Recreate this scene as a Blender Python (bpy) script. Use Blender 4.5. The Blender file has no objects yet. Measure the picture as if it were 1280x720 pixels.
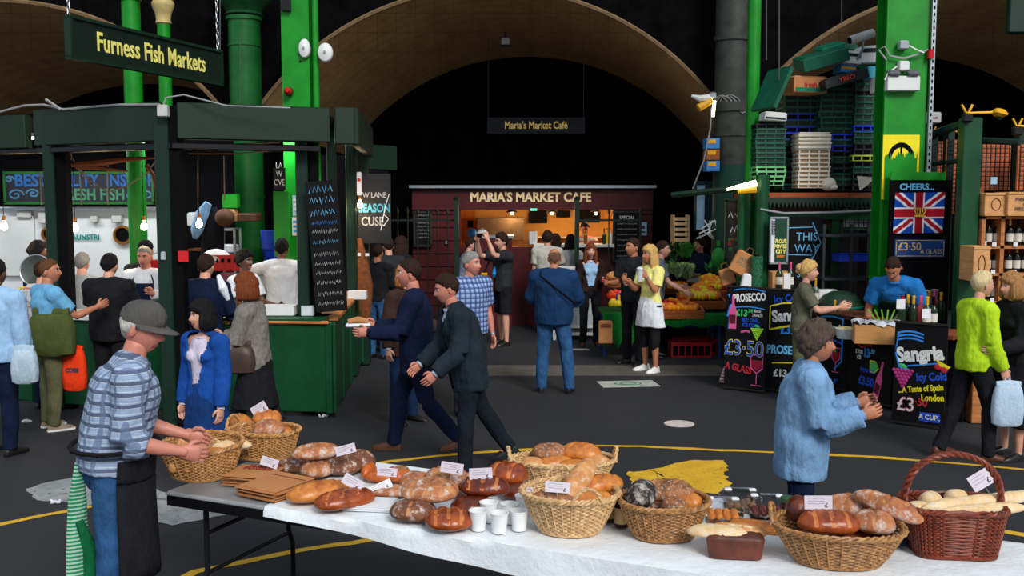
import bpy, math, random
import numpy as np
from mathutils import Vector, Matrix, Euler, noise
random.seed(7)
S = bpy.context.scene
COL = S.collection
R = math.radians
# ------------------------------------------------------------------ camera
F = 35/36*1280.0
PITCH = R(5.05); CP = math.cos(PITCH); SP = math.sin(PITCH); CH = 2.3
cam = bpy.data.objects.new('camera', bpy.data.cameras.new('camera'))
cam.data.lens = 35; cam.data.sensor_width = 36; cam.data.clip_end = 200
cam.location = (0, 0, CH); cam.rotation_euler = (math.pi/2-PITCH, 0, 0)
COL.objects.link(cam); S.camera = cam
# ------------------------------------------------------------------ daylight: an overcast sky over the open street behind the camera
w = bpy.data.worlds.new('sky'); S.world = w; w.use_nodes = True
bg = w.node_tree.nodes['Background']; bg.inputs[0].default_value = (0.80, 0.90, 1.0, 1); bg.inputs[1].default_value = 0.72
sd = bpy.data.lights.new('sun', 'SUN'); sd.energy = 2.7; sd.angle = R(22); sd.color = (1.0, 0.97, 0.92)
sun = bpy.data.objects.new('sun', sd); sun.rotation_euler = (R(54), 0, R(24)); COL.objects.link(sun)
S.view_settings.view_transform = 'Standard'; S.view_settings.look = 'None'
S.view_settings.exposure = 0.0; S.view_settings.gamma = 1.0; S.view_settings.use_curve_mapping = False

# ------------------------------------------------------------------ measuring helpers (pixel of the photo -> place in the world)
def at(px, py, Y):
    u = (px-640)/F; v = (360-py)/F; dy = CP+v*SP; dz = v*CP-SP
    return Vector((u*Y/dy, Y, CH+dz*Y/dy))
def onz(px, py, z):
    u = (px-640)/F; v = (360-py)/F; dy = CP+v*SP; dz = v*CP-SP
    t = (z-CH)/dz
    return Vector((u*t, dy*t, z))
# ------------------------------------------------------------------ materials
MATS = {}
def nodes(name):
    m = bpy.data.materials.new(name); m.use_nodes = True
    nt = m.node_tree; return m, nt, nt.nodes['Principled BSDF']
def lnk(nt, a, b): nt.links.new(a, b)
def texco(nt, scale=(1,1,1), kind='Object', rot=(0,0,0)):
    tc = nt.nodes.new('ShaderNodeTexCoord'); mp = nt.nodes.new('ShaderNodeMapping')
    mp.inputs['Scale'].default_value = scale; mp.inputs['Rotation'].default_value = rot
    lnk(nt, tc.outputs[kind], mp.inputs[0]); return mp.outputs[0]
def noise_n(nt, vec, scale, detail=4, rough=.6):
    n = nt.nodes.new('ShaderNodeTexNoise'); n.inputs['Scale'].default_value = scale
    n.inputs['Detail'].default_value = detail; n.inputs['Roughness'].default_value = rough
    lnk(nt, vec, n.inputs['Vector']); return n.outputs['Fac']
def ramp(nt, fac, stops):
    r = nt.nodes.new('ShaderNodeValToRGB'); e = r.color_ramp.elements
    while len(e) < len(stops): e.new(.5)
    for i, (p, c) in enumerate(stops):
        e[i].position = p; e[i].color = (c[0], c[1], c[2], 1)
    lnk(nt, fac, r.inputs[0]); return r.outputs[0]
def mixc(nt, fac, a, b, mode='MIX'):
    n = nt.nodes.new('ShaderNodeMix'); n.data_type = 'RGBA'; n.blend_type = mode
    for s, val in ((0, fac), (6, a), (7, b)):
        if hasattr(val, 'is_linked') or hasattr(val, 'links'): lnk(nt, val, n.inputs[s])
        elif s == 0: n.inputs[0].default_value = val
        else: n.inputs[s].default_value = (val[0], val[1], val[2], 1)
    return n.outputs[2]
def bump(nt, b, h, strength=.3, dist=.01):
    n = nt.nodes.new('ShaderNodeBump'); n.inputs['Strength'].default_value = strength
    n.inputs['Distance'].default_value = dist; lnk(nt, h, n.inputs['Height']); lnk(nt, n.outputs[0], b.inputs['Normal'])
def srgb(r, g, b):
    f = lambda c: (c/255/12.92) if c/255 <= .04045 else ((c/255+.055)/1.055)**2.4
    return (f(r), f(g), f(b))
def mat(name, col, rough=.6, metal=0, var=.18, ns=8, bs=0.15, stretch=(1,1,1), bd=.004, spec=.35):
    """plain surface: colour with soft wear noise and fine relief"""
    if name in MATS: return MATS[name]
    m, nt, b = nodes(name)
    v = texco(nt, stretch); n = noise_n(nt, v, ns)
    lo = tuple(c*(1-var) for c in col); hi = tuple(min(1, c*(1+var)) for c in col)
    lnk(nt, ramp(nt, n, [(.3, lo), (.7, hi)]), b.inputs['Base Color'])
    b.inputs['Roughness'].default_value = rough; b.inputs['Metallic'].default_value = metal
    b.inputs['Specular IOR Level'].default_value = spec
    if bs: bump(nt, b, noise_n(nt, v, ns*6, 3), bs, bd)
    MATS[name] = m; return m
def cloth(name, col, var=.25, weave=220, fold=5, rough=.9):
    """woven cloth: fold-scale tonal wear, fine weave relief"""
    if name in MATS: return MATS[name]
    m, nt, b = nodes(name); v = texco(nt)
    n = noise_n(nt, v, fold, 5)
    lo = tuple(c*(1-var) for c in col); hi = tuple(min(1, c*(1+var)) for c in col)
    lnk(nt, ramp(nt, n, [(.3, lo), (.7, hi)]), b.inputs['Base Color'])
    b.inputs['Roughness'].default_value = rough; b.inputs['Specular IOR Level'].default_value = .1
    bump(nt, b, noise_n(nt, texco(nt, (1,1,.45)), 11, 4), .8, .035)
    MATS[name] = m; return m
def stripes(name, base, bands, axis='z', plaid=None, rough=.9):
    """striped cloth; bands = [(period, duty, colour)], plaid adds the same across x"""
    if name in MATS: return MATS[name]
    m, nt, b = nodes(name); tc = nt.nodes.new('ShaderNodeTexCoord'); sp = nt.nodes.new('ShaderNodeSeparateXYZ')
    lnk(nt, tc.outputs['Object'], sp.inputs[0]); col = base
    def band(ax, per, duty):
        a = nt.nodes.new('ShaderNodeMath'); a.operation = 'DIVIDE'; a.inputs[1].default_value = per; lnk(nt, sp.outputs[ax], a.inputs[0])
        f = nt.nodes.new('ShaderNodeMath'); f.operation = 'FRACT'; lnk(nt, a.outputs[0], f.inputs[0])
        l = nt.nodes.new('ShaderNodeMath'); l.operation = 'LESS_THAN'; l.inputs[1].default_value = duty; lnk(nt, f.outputs[0], l.inputs[0])
        k = nt.nodes.new('ShaderNodeMath'); k.operation = 'MULTIPLY'; k.inputs[1].default_value = .75; lnk(nt, l.outputs[0], k.inputs[0])
        return k.outputs[0]
    for ax, lst in ((2 if axis == 'z' else 0, bands), (0, plaid or [])):
        for per, duty, c in lst: col = mixc(nt, band(ax, per, duty), col, c)
    if isinstance(col, tuple): b.inputs['Base Color'].default_value = (*col, 1)
    else: lnk(nt, col, b.inputs['Base Color'])
    b.inputs['Roughness'].default_value = rough; b.inputs['Specular IOR Level'].default_value = .1
    bump(nt, b, noise_n(nt, texco(nt, (1,1,.45)), 11, 4), .8, .035)
    MATS[name] = m; return m
def emit(name, col, st):
    if name in MATS: return MATS[name]
    m, nt, b = nodes(name); b.inputs['Emission Color'].default_value = (*col, 1); b.inputs['Emission Strength'].default_value = st
    b.inputs['Base Color'].default_value = (*col, 1); MATS[name] = m; return m
def glass(name, col=(1,1,1), rough=.03, trans=1.0):
    if name in MATS: return MATS[name]
    m, nt, b = nodes(name); b.inputs['Base Color'].default_value = (*col, 1); b.inputs['Roughness'].default_value = rough
    b.inputs['Transmission Weight'].default_value = trans; b.inputs['IOR'].default_value = 1.45; MATS[name] = m; return m
# ------------------------------------------------------------------ mesh building
class MB:
    def __init__(s, M=None): s.v = []; s.f = []; s.m = []; s.M = M
    def add(s, vs, fs, mi=0, M=None):
        o = len(s.v)
        if M is not None: vs = [M @ Vector(p) for p in vs]
        if s.M is not None: vs = [s.M @ Vector(p) for p in vs]
        s.v.extend([tuple(p) for p in vs]); s.f.extend([tuple(i+o for i in q) for q in fs]); s.m.extend([mi]*len(fs)); return s
    def box(s, c, d, mi=0, rot=None, M=None):
        x, y, z = d[0]/2, d[1]/2, d[2]/2
        vs = [Vector(p) for p in ((-x,-y,-z),(x,-y,-z),(x,y,-z),(-x,y,-z),(-x,-y,z),(x,-y,z),(x,y,z),(-x,y,z))]
        if rot: e = Euler(rot).to_matrix(); vs = [e @ p for p in vs]
        vs = [p+Vector(c) for p in vs]
        return s.add(vs, [(0,3,2,1),(4,5,6,7),(0,1,5,4),(1,2,6,5),(2,3,7,6),(3,0,4,7)], mi, M)
    def bbox(s, c, d, bev=.01, mi=0, rot=None):
        """box with chamfered vertical and horizontal edges"""
        x, y, z = d[0]/2, d[1]/2, d[2]/2; b = min(bev, x*.9, y*.9, z*.9); rings = []
        for zz, i in ((-z, b), (-z+b, 0), (z-b, 0), (z, b)):
            X, Y = x-i, y-i; c2 = b*.6
            rings.append([Vector(p) for p in ((-X+c2,-Y,zz),(X-c2,-Y,zz),(X,-Y+c2,zz),(X,Y-c2,zz),(X-c2,Y,zz),(-X+c2,Y,zz),(-X,Y-c2,zz),(-X,-Y+c2,zz))])
        if rot: e = Euler(rot).to_matrix(); rings = [[e @ p for p in r] for r in rings]
        return s.loft([[p+Vector(c) for p in r] for r in rings], mi)
    def loft(s, secs, mi=0, cap=True, closed=False):
        n = len(secs[0]); vs = [p for q in secs for p in q]; fs = []
        L = len(secs)
        for i in range(L if closed else L-1):
            a = i*n; b = ((i+1) % L)*n
            for j in range(n): fs.append((a+j, a+(j+1) % n, b+(j+1) % n, b+j))
        if cap and not closed:
            fs.append(tuple(range(n-1, -1, -1))); fs.append(tuple((L-1)*n+j for j in range(n)))
        return s.add(vs, fs, mi)
    def tube(s, path, r, n=8, mi=0, closed=False, flat=1.0, up=None):
        P = [Vector(p) for p in path]; L = len(P); secs = []; prev = None
        for i, p in enumerate(P):
            if closed: t = P[(i+1) % L]-P[i-1]
            else: t = P[min(i+1, L-1)]-P[max(i-1, 0)]
            if t.length < 1e-9: t = Vector((0,0,1))
            t.normalize()
            if up is not None: a = Vector(up)-t*Vector(up).dot(t)
            elif prev is None:
                a = Vector((0,0,1)) if abs(t.z) < .9 else Vector((1,0,0)); a = a-t*a.dot(t)
            else: a = prev-t*prev.dot(t)
            if a.length < 1e-6: a = t.orthogonal()
            a.normalize(); prev = a; b = t.cross(a)
            rr = r[i] if isinstance(r, (list, tuple)) else r
            if isinstance(rr, (list, tuple)): r1, r2 = rr
            else: r1, r2 = rr, rr*flat
            secs.append([p+a*(r1*math.cos(2*math.pi*k/n))+b*(r2*math.sin(2*math.pi*k/n)) for k in range(n)])
        return s.loft(secs, mi, not closed, closed)
    def cyl(s, p0, p1, r0, r1=None, n=12, mi=0): return s.tube([p0, p1], [r0, r0 if r1 is None else r1], n, mi)
    def lathe(s, prof, c=(0,0,0), n=16, mi=0, M=None, cap=True):
        secs = [[Vector((c[0]+r*math.cos(2*math.pi*k/n), c[1]+r*math.sin(2*math.pi*k/n), c[2]+z)) for k in range(n)] for r, z in prof]
        if M is not None: secs = [[M @ p for p in q] for q in secs]
        return s.loft(secs, mi, cap)
    def ell(s, c, r, rot=None, nu=16, nv=10, mi=0):
        e = Euler(rot).to_matrix() if rot else None; secs = []
        for j in range(nv+1):
            ph = math.pi*(.02+.96*j/nv); q = []
            for i in range(nu):
                a = 2*math.pi*i/nu; p = Vector((r[0]*math.sin(ph)*math.cos(a), r[1]*math.sin(ph)*math.sin(a), -r[2]*math.cos(ph)))
                if e: p = e @ p
                q.append(p+Vector(c))
            secs.append(q)
        return s.loft(secs, mi)
    def prism(s, poly, M, t, mi=0):
        """polygon in the local XY plane, extruded t along local Z"""
        n = len(poly)
        vs = [M @ Vector((x, y, 0)) for x, y in poly]+[M @ Vector((x, y, t)) for x, y in poly]
        fs = [tuple(range(n-1,-1,-1)), tuple(range(n, 2*n))]+[(i, (i+1) % n, n+(i+1) % n, n+i) for i in range(n)]
        return s.add(vs, fs, mi)
    def mesh(s, name, mats, smooth=True, ang=40):
        me = bpy.data.meshes.new(name); me.from_pydata(s.v, [], s.f)
        for m in (mats if isinstance(mats, (list, tuple)) else [mats]): me.materials.append(m)
        if any(s.m): me.polygons.foreach_set('material_index', s.m)
        if smooth:
            me.polygons.foreach_set('use_smooth', [True]*len(s.f))
            try: me.set_sharp_from_angle(angle=R(ang))
            except Exception: pass
        me.update(); return me
    def build(s, name, mats, parent=None, loc=None, rot=None, smooth=True, ang=40):
        return link(name, s.mesh(name, mats, smooth, ang), parent, loc, rot)
def link(name, me, parent=None, loc=None, rot=None):
    o = bpy.data.objects.new(name, me); COL.objects.link(o)
    if parent is not None: o.parent = parent
    if loc is not None: o.location = loc
    if rot is not None: o.rotation_euler = rot
    return o
def thing(name, label, cat, loc=(0,0,0), rz=0, group=None, rot=None):
    o = bpy.data.objects.new(name, None); COL.objects.link(o); o.location = loc
    o.rotation_euler = rot if rot else (0, 0, rz); o.empty_display_size = .1
    o['label'] = label; o['category'] = cat
    if group: o['group'] = group
    return o
def tag(o, label, cat, group=None):
    o['label'] = label; o['category'] = cat
    if group: o['group'] = group
    return o
def struct(o): o['kind'] = 'structure'; return o
def stuff(o): o['kind'] = 'stuff'; return o
def dup(root, loc, rot=None, label=None, group=None, scale=None):
    r = root.copy(); COL.objects.link(r); r.location = loc
    if rot is not None: r.rotation_euler = rot
    if label: r['label'] = label
    if group: r['group'] = group
    if scale: r.scale = scale
    for ch in list(root.children):
        c = ch.copy(); COL.objects.link(c); c.parent = r
        for g in list(ch.children):
            d = g.copy(); COL.objects.link(d); d.parent = c
    return r
ORD = ['lowest', 'second', 'third', 'fourth', 'fifth', 'sixth', 'seventh', 'eighth', 'ninth', 'tenth', 'eleventh', 'twelfth', 'thirteenth', 'fourteenth', 'fifteenth', 'sixteenth', 'seventeenth', 'eighteenth', 'nineteenth', 'twentieth']
TXT = {}
def text(name, body, parent, loc, rot, size, m, sx=1.0, bold=0.0, ext=.002, align='CENTER', shear=0, space=1.0):
    c = bpy.data.curves.new(name, 'FONT'); c.body = body; c.size = size; c.extrude = ext; c.offset = bold
    c.align_x = align; c.align_y = 'CENTER'; c.shear = shear; c.resolution_u = 3; c.space_character = space
    t = bpy.data.objects.new('tmp', c); me = bpy.data.meshes.new_from_object(t)
    bpy.data.objects.remove(t); bpy.data.curves.remove(c)
    me.name = name; me.materials.clear(); me.materials.append(m)
    o = link(name, me, parent, loc, rot); o.scale = (sx, 1, 1); return o
def frame(p, facing=0.0, tilt=0.0):
    """matrix of an upright board: local X right, Y up, Z out of its face; facing 0 looks to -Y"""
    return Matrix.Translation(Vector(p)) @ Matrix.Rotation(facing, 4, 'Z') @ Matrix.Rotation(math.pi/2-tilt, 4, 'X')
# ================================================================== palette
GREEN = mat('bright_green_paint', srgb(10,134,26), .42, var=.22, ns=3, bs=.1)
DGREEN = mat('dark_green_paint', srgb(6,38,26), .5, var=.25, ns=4, bs=.1)
DGREEN2 = mat('stall_green_paint', srgb(4,66,34), .42, var=.2, ns=4, bs=.08)
TEALG = mat('deep_green_iron', srgb(6,58,46), .5, var=.3, ns=4)
BLACK = mat('matt_black', (.005,.005,.006), .8, bs=0, spec=.03)
BLKM = mat('black_metal', (.008,.008,.01), .4, metal=.3)
DIMBRICK = mat('shade_black_brick', (.0035,.003,.0035), .95, var=.5, ns=2.5, bs=.4, spec=.02)  # near-black: the weak light on the arch walls is put into the colour
MAROON = mat('maroon_paint', srgb(72,7,15), .5, var=.15, ns=3)
WHITE = mat('white_paint', (.72,.73,.72), .5, var=.06, ns=3, bs=.05)
STEEL = mat('galvanised_steel', (.42,.46,.5), .35, metal=.8, ns=20)
WIRE = mat('grey_cable', (.3,.3,.3), .6, bs=0)
WOOD = mat('warm_wood', srgb(176,110,58), .6, var=.3, ns=3, stretch=(1,6,10))
DWOOD = mat('brown_wood', srgb(110,56,26), .6, var=.3, ns=3, stretch=(1,6,10))
CARD = mat('cardboard', srgb(184,124,76), .8, var=.1, ns=4)
CHALKB = mat('chalkboard_black', (.007,.007,.008), .7, var=.4, ns=3, bs=.05, spec=.1)
CW = mat('chalk_white', (.8,.8,.8), .9, bs=0); CB = mat('chalk_blue', srgb(50,140,230), .9, bs=0); CLB = mat('chalk_pale_blue', srgb(110,190,235), .9, bs=0)
CY = mat('chalk_yellow', srgb(245,225,40), .9, bs=0); CR = mat('chalk_red', srgb(200,40,60), .9, bs=0); CG = mat('chalk_green', srgb(70,200,110), .9, bs=0)
CP_ = mat('chalk_pink', srgb(225,90,150), .9, bs=0); CO = mat('chalk_orange', srgb(240,130,40), .9, bs=0); CDB = mat('chalk_deep_blue', srgb(30,80,200), .9, bs=0)
GOLD = mat('gold_leaf', srgb(214,180,120), .5, var=.1)
SIGNY = mat('cream_yellow_lettering', srgb(240,228,120), .6, bs=0)
PAPER = mat('white_paper', (.75,.75,.78), .8, var=.04)
NOTE = mat('lilac_price_paper', (.62,.56,.64), .8, var=.06)
INK = mat('dark_ink', (.05,.04,.06), .8, bs=0)
# ================================================================== ground
m, nt, b = nodes('asphalt'); v = texco(nt, (1,1,1))
n1 = noise_n(nt, v, .5, 5); n2 = noise_n(nt, v, 160, 2, .8)
c = mixc(nt, ramp(nt, n2, [(.45,(0,0,0)),(.72,(1,1,1))]), ramp(nt, n1, [(.3,(.010,.0105,.013)),(.7,(.020,.021,.026))]), (.06,.06,.065))
lnk(nt, c, b.inputs['Base Color']); b.inputs['Roughness'].default_value = .8; b.inputs['Specular IOR Level'].default_value = .25; bump(nt, b, n2, .5, .006); ASPH = m
struct(MB().box((0, 12, -.05), (40, 40, .1)).build('floor', ASPH, smooth=False))
def worn(name, c1, c2, thr=.47, sc=14, rough=.7, bare=(.03,.03,.034)):
    m, nt, b = nodes(name); v = texco(nt); n = noise_n(nt, v, sc, 8, .75)
    lnk(nt, mixc(nt, ramp(nt, n, [(thr-.06,(0,0,0)),(thr+.02,(1,1,1))]), bare, ramp(nt, noise_n(nt, v, 5, 4), [(.3,c1),(.7,c2)])), b.inputs['Base Color'])
    b.inputs['Roughness'].default_value = rough; bump(nt, b, n, .3, .004); return m
YEL = worn('worn_yellow_road_paint', srgb(200,150,20), srgb(225,180,40), .40, 22)
GREYP = worn('worn_grey_road_patch', srgb(120,124,126), srgb(160,162,163), .42, 9)
PALE = worn('pale_paving', srgb(74,70,66), srgb(98,94,88), .38, 30, bare=(.05,.05,.05))
def strip(name, pix, wd, m, z=.003, jit=.01):
    pts = [onz(x, y, 0) for x, y in pix]; fine = []
    for i in range(len(pts)-1):
        k = max(2, int((pts[i+1]-pts[i]).length/.12))
        fine += [pts[i].lerp(pts[i+1], j/k) for j in range(k)]
    fine.append(pts[-1]); mb = MB(); vs = []; fs = []
    for i, p in enumerate(fine):
        t = (fine[min(i+1, len(fine)-1)]-fine[max(i-1, 0)]).normalized(); nn = Vector((-t.y, t.x, 0))
        a = wd/2+random.uniform(-jit, jit); c = wd/2+random.uniform(-jit, jit)
        vs += [p+nn*a+Vector((0,0,z)), p-nn*c+Vector((0,0,z))]
        if i: fs.append((2*i-2, 2*i-1, 2*i+1, 2*i))
    mb.add(vs, fs); return struct(mb.build(name, m, smooth=False))
strip('trim_1', [(-40,664),(0,656),(40,647),(90,638),(140,628)], .075, YEL)
strip('trim_2', [(200,740),(245,715),(330,697),(400,684),(440,679),(487,671)], .075, YEL)
strip('trim_3', [(430,586),(490,577),(545,570),(600,566),(660,562),(730,557),(800,558),(900,563),(1000,567),(1100,572),(1200,580),(1340,592)], .07, YEL, jit=.014)
strip('trim_4', [(1180,650),(1240,662),(1340,680)], .09, YEL)
strip('trim_5', [(590,463),(700,463),(800,463),(906,463)], .85, PALE, .002, .0)
strip('trim_6', [(20,470),(120,474),(250,480)], .5, PALE, .002, .0)
def blot(name, pix, m, z=.004, jit=.03):
    pts = [onz(x, y, 0) for x, y in pix]; out = []
    for i in range(len(pts)):
        a, b2 = pts[i], pts[(i+1) % len(pts)]; k = max(1, int((b2-a).length/.06))
        for j in range(k):
            p = a.lerp(b2, j/k); out.append((p.x+random.uniform(-jit,jit), p.y+random.uniform(-jit,jit), z))
    mb = MB(); cc = sum((Vector(p) for p in out), Vector())/len(out); n = len(out)
    mb.add(out+[tuple(cc)], [(i, (i+1) % n, n) for i in range(n)]); return struct(mb.build(name, m, smooth=False))
blot('trim_7', [(815,588),(860,576),(905,576),(910,600),(920,618),(880,616),(845,604)], YEL)
blot('trim_8', [(785,590),(815,588),(845,604),(880,616),(830,612),(790,606)], YEL)
blot('trim_9', [(34,612),(60,603),(90,598),(150,600),(250,628),(310,622),(350,618),(355,628),(300,640),(215,657),(150,640),(84,628),(44,626)], GREYP, jit=.015)
o = MB().prism([(-.36,-.2),(.36,-.2),(.36,.2),(-.36,.2)], Matrix.Translation(onz(785,480,0)) @ Matrix.Rotation(.12,4,'Z'), .006).build('trim_10', mat('pale_cover_slab', srgb(176,178,172), .7, var=.25, ns=9), smooth=False); struct(o)
mk = MB(); p0 = onz(785,480,0)
for r_ in (.07,.12): mk.tube([p0+Vector((r_*1.4*math.cos(a*math.pi/8), r_*math.sin(a*math.pi/8), .007)) for a in range(16)], .008, 4, closed=True)
mk.build('cast_ring_pattern', mat('dull_green_mark', srgb(90,120,100)), o)
o = MB().lathe([(.155,0),(.155,.005)], onz(849,530,0)+Vector((0,0,.001)), 28).build('trim_11', mat('round_white_cover', srgb(205,190,186), .6, var=.2, ns=12), smooth=False); struct(o)
o = MB().prism([(-.16,-.08),(.16,-.08),(.13,.09),(-.12,.08)], Matrix.Translation(onz(724,437,0)), .005).build('trim_12', mat('pale_cover_slab', srgb(176,178,172)), smooth=False); struct(o)
LIT = mat('crumpled_tissue', (.7,.72,.78), .8)
for i, (x, y, s_, lb) in enumerate([(69,630,.05,'crumpled white paper scrap on the grey patch left of the capped man'),(228,516,.13,'crumpled white tissue on the ground behind the left basket'),(34,528,.06,'flat white litter strip on the ground at far left'),(404,521,.06,'pale brown litter at the foot of the green counter corner'),(237,523,.07,'small white paper scrap beside the crumpled tissue')]):
    mb = MB(); p = onz(x, y, 0)
    for k in range(5): mb.ell((p.x+random.uniform(-s_,s_)*.6, p.y+random.uniform(-s_,s_)*.4, .012), (s_*.6, s_*.3, .012), (random.random(), random.random(), random.random()*3), 8, 5)
    tag(mb.build('paper_scrap', LIT), lb, 'litter')
# ================================================================== railway arches
m, nt, b = nodes('vault_render'); v = texco(nt, (1,1,1)); n = noise_n(nt, texco(nt, (1,.25,1)), 2.2, 8, .7)
wv = nt.nodes.new('ShaderNodeTexWave'); wv.inputs['Scale'].default_value = .9; wv.inputs['Distortion'].default_value = 6; wv.inputs['Detail'].default_value = 4; wv.bands_direction = 'Y'
lnk(nt, v, wv.inputs[0])
c = mixc(nt, .12, ramp(nt, n, [(.25, srgb(190,138,84)), (.55, srgb(222,172,112)), (.8, srgb(236,194,138))]), wv.outputs[0], 'MULTIPLY')
lnk(nt, c, b.inputs['Base Color']); b.inputs['Roughness'].default_value = .9; bump(nt, b, n, .3, .03); VAULT = m
AY0, AY1 = 16.0, 20.7; AR = 4.5; SPC = 7.75
def arcpt(cx, cz, a): return (cx+AR*math.sin(a), cz+AR*math.cos(a))
amax = math.asin(SPC/2/AR)
for k, nm in ((-2,'ceiling_1'),(-1,'ceiling_2'),(0,'ceiling_3'),(1,'ceiling_4'),(2,'ceiling_5')):
    cx = -.36+k*SPC; cz = 1.12-(.2 if k < 0 else 0); vs = []; fs = []; NA, NL = 48, 8
    for j in range(NL+1):
        t = j/NL; x0 = cx+.68*t; z0 = cz-(.4 if k > -1 else .75)*t
        for i in range(NA+1):
            a = -amax+2*amax*i/NA; x, z = arcpt(x0, z0, a); vs.append((x, AY0+(AY1-AY0)*t, z))
    for j in range(NL):
        for i in range(NA): q = j*(NA+1)+i; fs.append((q, q+1, q+NA+2, q+NA+1))
    struct(MB().add(vs, fs).build(nm, VAULT))
    # stone edge ring proud of the wall
    e = MB(); e.tube([(*(lambda p: (p[0], AY0-.03, p[1]))(arcpt(cx, cz, -amax+2*amax*i/60)),) for i in range(61)], .035, 5)
    struct(e.build('trim_%d' % (20+k+2), mat('arch_edge_stone', srgb(120,96,68), .9, var=.3)))
mb = MB(); N = 240; x0 = -.36-2.5*SPC; x1 = -.36+2.5*SPC; vs = []; fs = []
for i in range(N+1):
    x = x0+(x1-x0)*i/N; k = round((x+.36)/SPC); dx = x+.36-k*SPC; cz = 1.12-(.2 if k < 0 else 0)
    zb = cz+math.sqrt(max(0, AR*AR-dx*dx)); vs += [(x, AY0, zb+.02), (x, AY0, 13)]
    if i: fs.append((2*i-2, 2*i, 2*i+1, 2*i-1))
struct(mb.add(vs, fs).build('wall_front', DIMBRICK, smooth=False))
struct(MB().box((0, AY1+.1, 4), (40, .2, 8)).build('wall_back', DIMBRICK, smooth=False))
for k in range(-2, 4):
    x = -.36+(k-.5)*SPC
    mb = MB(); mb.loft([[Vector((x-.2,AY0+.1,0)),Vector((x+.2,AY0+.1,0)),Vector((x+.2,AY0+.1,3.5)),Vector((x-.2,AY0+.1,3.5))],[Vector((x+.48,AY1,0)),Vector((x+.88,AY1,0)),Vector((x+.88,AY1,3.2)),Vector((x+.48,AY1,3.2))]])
    struct(mb.build('wall_pier', DIMBRICK, smooth=False))
# dark bird netting in front of the spandrels
net = MB()
for i in range(0, 62): net.tube([(-9.3+i*.3, 15.82, 4.6), (-9.3+i*.3, 15.82, 7.2)], .0022, 3)
for j in range(9): net.tube([(-9.4, 15.82, 4.6+j*.3), (9.3, 15.82, 4.6+j*.3)], .0022, 3)
tag(stuff(net.build('bird_netting', mat('black_net_cord', (.004,.004,.004), bs=0, spec=.02))), 'black bird netting strung above the arches', 'netting')
# square lamp under the vault
t = thing('vault_lamp', 'small boxy lamp fixed under the crown of the middle arch', 'lamp', at(632,52,17.2))
MB().bbox((0,0,0), (.2,.16,.16), .02).build('housing', mat('dusty_brown_metal', srgb(70,52,40)), t)
MB().box((0,-.085,-.01), (.13,.012,.1)).build('lens', mat('milky_plastic', (.3,.28,.25)), t)
MB().cyl((0,0,.08),(0,0,.16),.02).build('bracket', BLKM, t)
# dim roof structure over the market floor, above the picture
# ================================================================== columns
def col_round(label, px, Y, r, z0, z1, m, rings=(), cap=None):
    p = at(px, 150, Y); t = thing('iron_column', label, 'column', (p.x, Y, 0))
    MB().cyl((0,0,z0), (0,0,z1), r, r, 24).build('shaft', m, t)
    for z, rr, h in rings: MB().lathe([(r,-h/2),(rr,-h/2),(rr,h/2),(r,h/2)], (0,0,z), 24).build('collar', m, t)
    MB().lathe([(r*1.5,0),(r*1.5,.08),(r*1.15,.14),(r,.2)], (0,0,z0), 24).build('base', m, t)
    if cap:
        z, m2 = cap
        MB().lathe([(r,z-.22),(r*1.25,z-.2),(r*1.1,z-.16),(r*1.25,z-.08),(r*1.7,z+.02),(r*1.75,z+.06),(r*1.5,z+.1),(r*2,z+.14),(r*2.1,z+.3)], (0,0,0), 24).build('capital', m2, t)
    return t
c1 = col_round('slim bright green round column behind the hanging fish sign', 168, 13.0, .115, 0, 7, GREEN, [(5.0,.135,.03),(4.85,.13,.03)])
for s_ in (-.18,.2): MB().bbox((s_, -.12, 4.95), (.09,.1,.24), .015).build('lamp_box', BLKM, c1)
MB().tube([(-.14,-.1,4.9),(0,-.15,4.86),(.15,-.1,4.9)], .012, 6).build('bracket', BLKM, c1)
col_round('green column with a cream flared capital beside the hanging fish sign', 208, 13.6, .085, 0, 7, GREEN, [], (4.86, mat('cream_capital', srgb(190,170,110), .5, var=.2)))
col_round('thick dark green cast iron column behind the fish stall', 308, 15.2, .235, 0, 7, mat('green_cast_iron', srgb(10,98,36), .45, var=.3, ns=3), [(5.0,.265,.05),(4.6,.25,.02),(3.6,.25,.03),(2.35,.25,.05)], (5.25, mat('dull_green_capital', srgb(14,70,34), .5, var=.3)))
dk = col_round('massive sooty grey iron column beside the fruit stall', 913, 15.52, .25, 0, 7, mat('sooty_green_iron', srgb(50,54,48), .55, var=.45, ns=5), [(4.75,.275,.06),(3.72,.285,.14),(3.3,.27,.05),(1.5,.27,.06)])
MB().cyl((0,0,.2),(0,0,2.85),.256,.256,24).build('painted_lower_shaft', TEALG, dk)
mb = MB()
for i in range(14):
    a = i*.9; mb.tube([(.27*math.cos(a+q*.4), .27*math.sin(a+q*.4)-.0, 3.75+.14*math.sin(i*1.7+q)) for q in range(6)], .008, 4)
mb.build('wire_tangle', WIRE, dk)
p = at(941, 120, 13.2)
t = thing('green_pole', 'bright green round pole between the sooty column and the crates', 'pole', (p.x, 13.2, 0))
MB().cyl((0,0,0),(0,0,7),.085,.085,20).build('shaft', GREEN, t); MB().lathe([(.13,0),(.13,.05),(.09,.08)], (0,0,0), 20).build('base', GREEN, t)
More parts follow.
